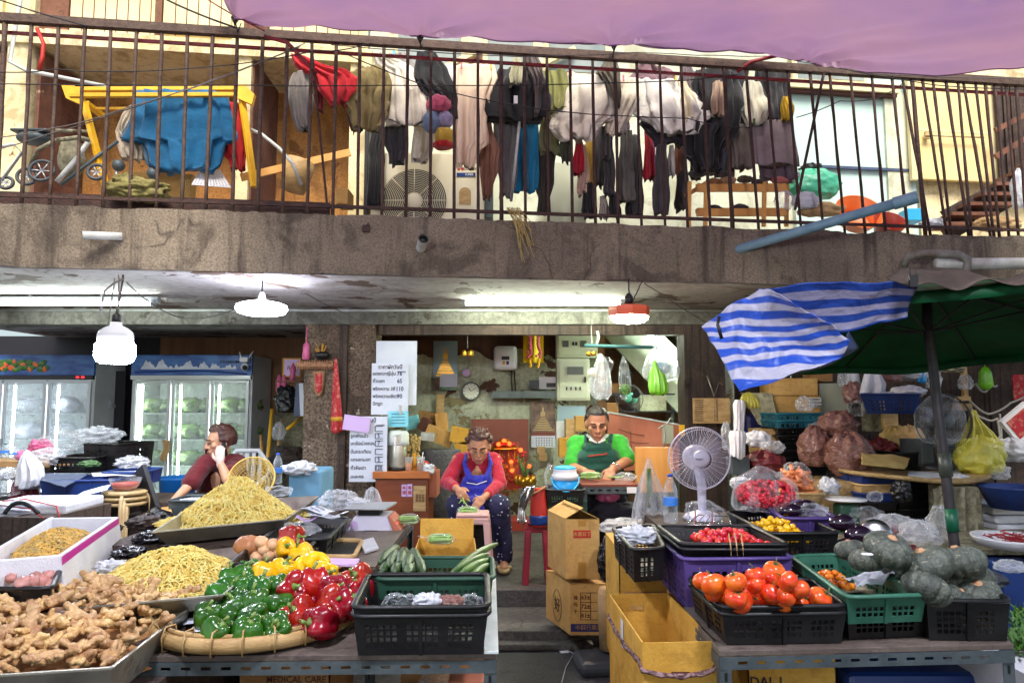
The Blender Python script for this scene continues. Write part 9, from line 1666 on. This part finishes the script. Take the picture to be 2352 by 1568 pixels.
bbox2(2086,2122,478,506,.5,.15,'bluelid','small light blue carton right of the basins','carton','carton');lump('white_bag',2140,514,YL(2140,.3),24,12,'bagwhite','white bag on the slab below the wooden stair',seed=14);lump('pale_bundle',2290,516,YL(2290,.25),56,18,'burlap','pale crumpled bundle at the right end of the slab',seed=15,ry=24);lump('white_bag',2340,440,YL(2340,.5),16,50,'bagwhite','white bag hanging at the right edge of the balcony',seed=16)
SPEC['plaid_red']=lambda n:stripes(n,(150,110,116),(96,52,60),8,.9,vert=True,duty=.6)
SPEC['stripe_blue']=lambda n:stripes(n,(210,206,200),(54,66,110),9,.9,duty=.7)
SPEC['stripe_grey']=lambda n:stripes(n,(150,142,134),(88,80,76),7,.9,vert=True,duty=.6)
for rows,off,c,lb in(([(150,1020,1044),(180,1016,1046),(215,1018,1046),(238,1024,1044)],.5,'stripe_blue','small blue striped shirt behind the black windbreaker'),([(140,1098,1128),(165,1092,1132),(190,1098,1134),(205,1104,1130)],.55,'plaid_red','plaid red cloth behind the top of the tan towel'),([(175,1398,1425),(210,1396,1430),(245,1400,1432),(262,1404,1428)],.45,(214,204,184),'small cream vest behind the cap'),([(290,1382,1402),(320,1378,1404),(350,1380,1402),(362,1384,1400)],.36,(90,84,82),'rolled grey cuff hanging below the first white shirt'),([(265,1416,1442),(290,1412,1444),(304,1416,1440)],.3,'stripe_grey','grey striped cuff below the cream trousers'),([(185,1560,1580),(220,1566,1592),(255,1574,1600),(275,1580,1598)],.28,(222,206,170),'cream sleeve drooping off the end of the big white shirt'),([(320,1590,1616),(360,1588,1618),(398,1590,1612),(410,1594,1608)],.5,(58,54,60),'dark sock pair hanging below the black hooded jacket'),([(300,1640,1664),(340,1642,1668),(385,1640,1664),(400,1644,1660)],.48,(96,110,130),'faded blue trouser leg behind the shoe rack corner'),([(300,1664,1680),(360,1662,1684),(410,1664,1682)],.6,(110,96,80),'olive brown trouser leg above the shoe rack'),([(175,1700,1722),(210,1696,1724),(250,1698,1722),(268,1702,1718)],.55,'stripe_blue','blue striped cloth behind the cream cloth bag'),([(285,1292,1312),(330,1288,1312),(360,1290,1310),(372,1294,1306)],.5,(70,72,54),'dark olive sleeve beside the faded olive trousers'),([(120,895,930),(140,890,944),(165,896,950),(178,900,944)],.55,'stripe_grey','grey striped towel behind the white shorts'),([(210,798,826),(250,800,830),(285,806,832),(298,810,828)],.45,(98,66,50),'brown shirt tail below the khaki jacket'),([(160,718,738),(200,722,742),(240,724,740),(252,726,738)],.42,(150,30,36),'dark red sleeve behind the bright red cloth')):wash(rows,off,c,lb,depth=.025,waves=4)
for i,(x,y)in enumerate(((905,122),(1060,150),(1128,152),(1150,160),(1312,168),(1384,168),(1432,180),(1552,180),(1732,280),(1818,279))):
 p=PL(x,y,.26);mb=MB();mb.box(p,(.012,.014,.05));solo('clothes_peg',mb,['bluelid','flower','yellow','pgreen','inkred'][i%5],['blue peg on the white shorts','pink peg on the left of the tan towel','yellow peg on the right of the tan towel','green peg on the black jacket','red peg on the left of the white patched shirt','blue peg on the right of the white patched shirt','pink peg at the left of the big white cream shirt','yellow peg at the right of the big white cream shirt','green peg at the left of the grey brown towel','red peg at the right of the grey brown towel'][i],'clothes peg')
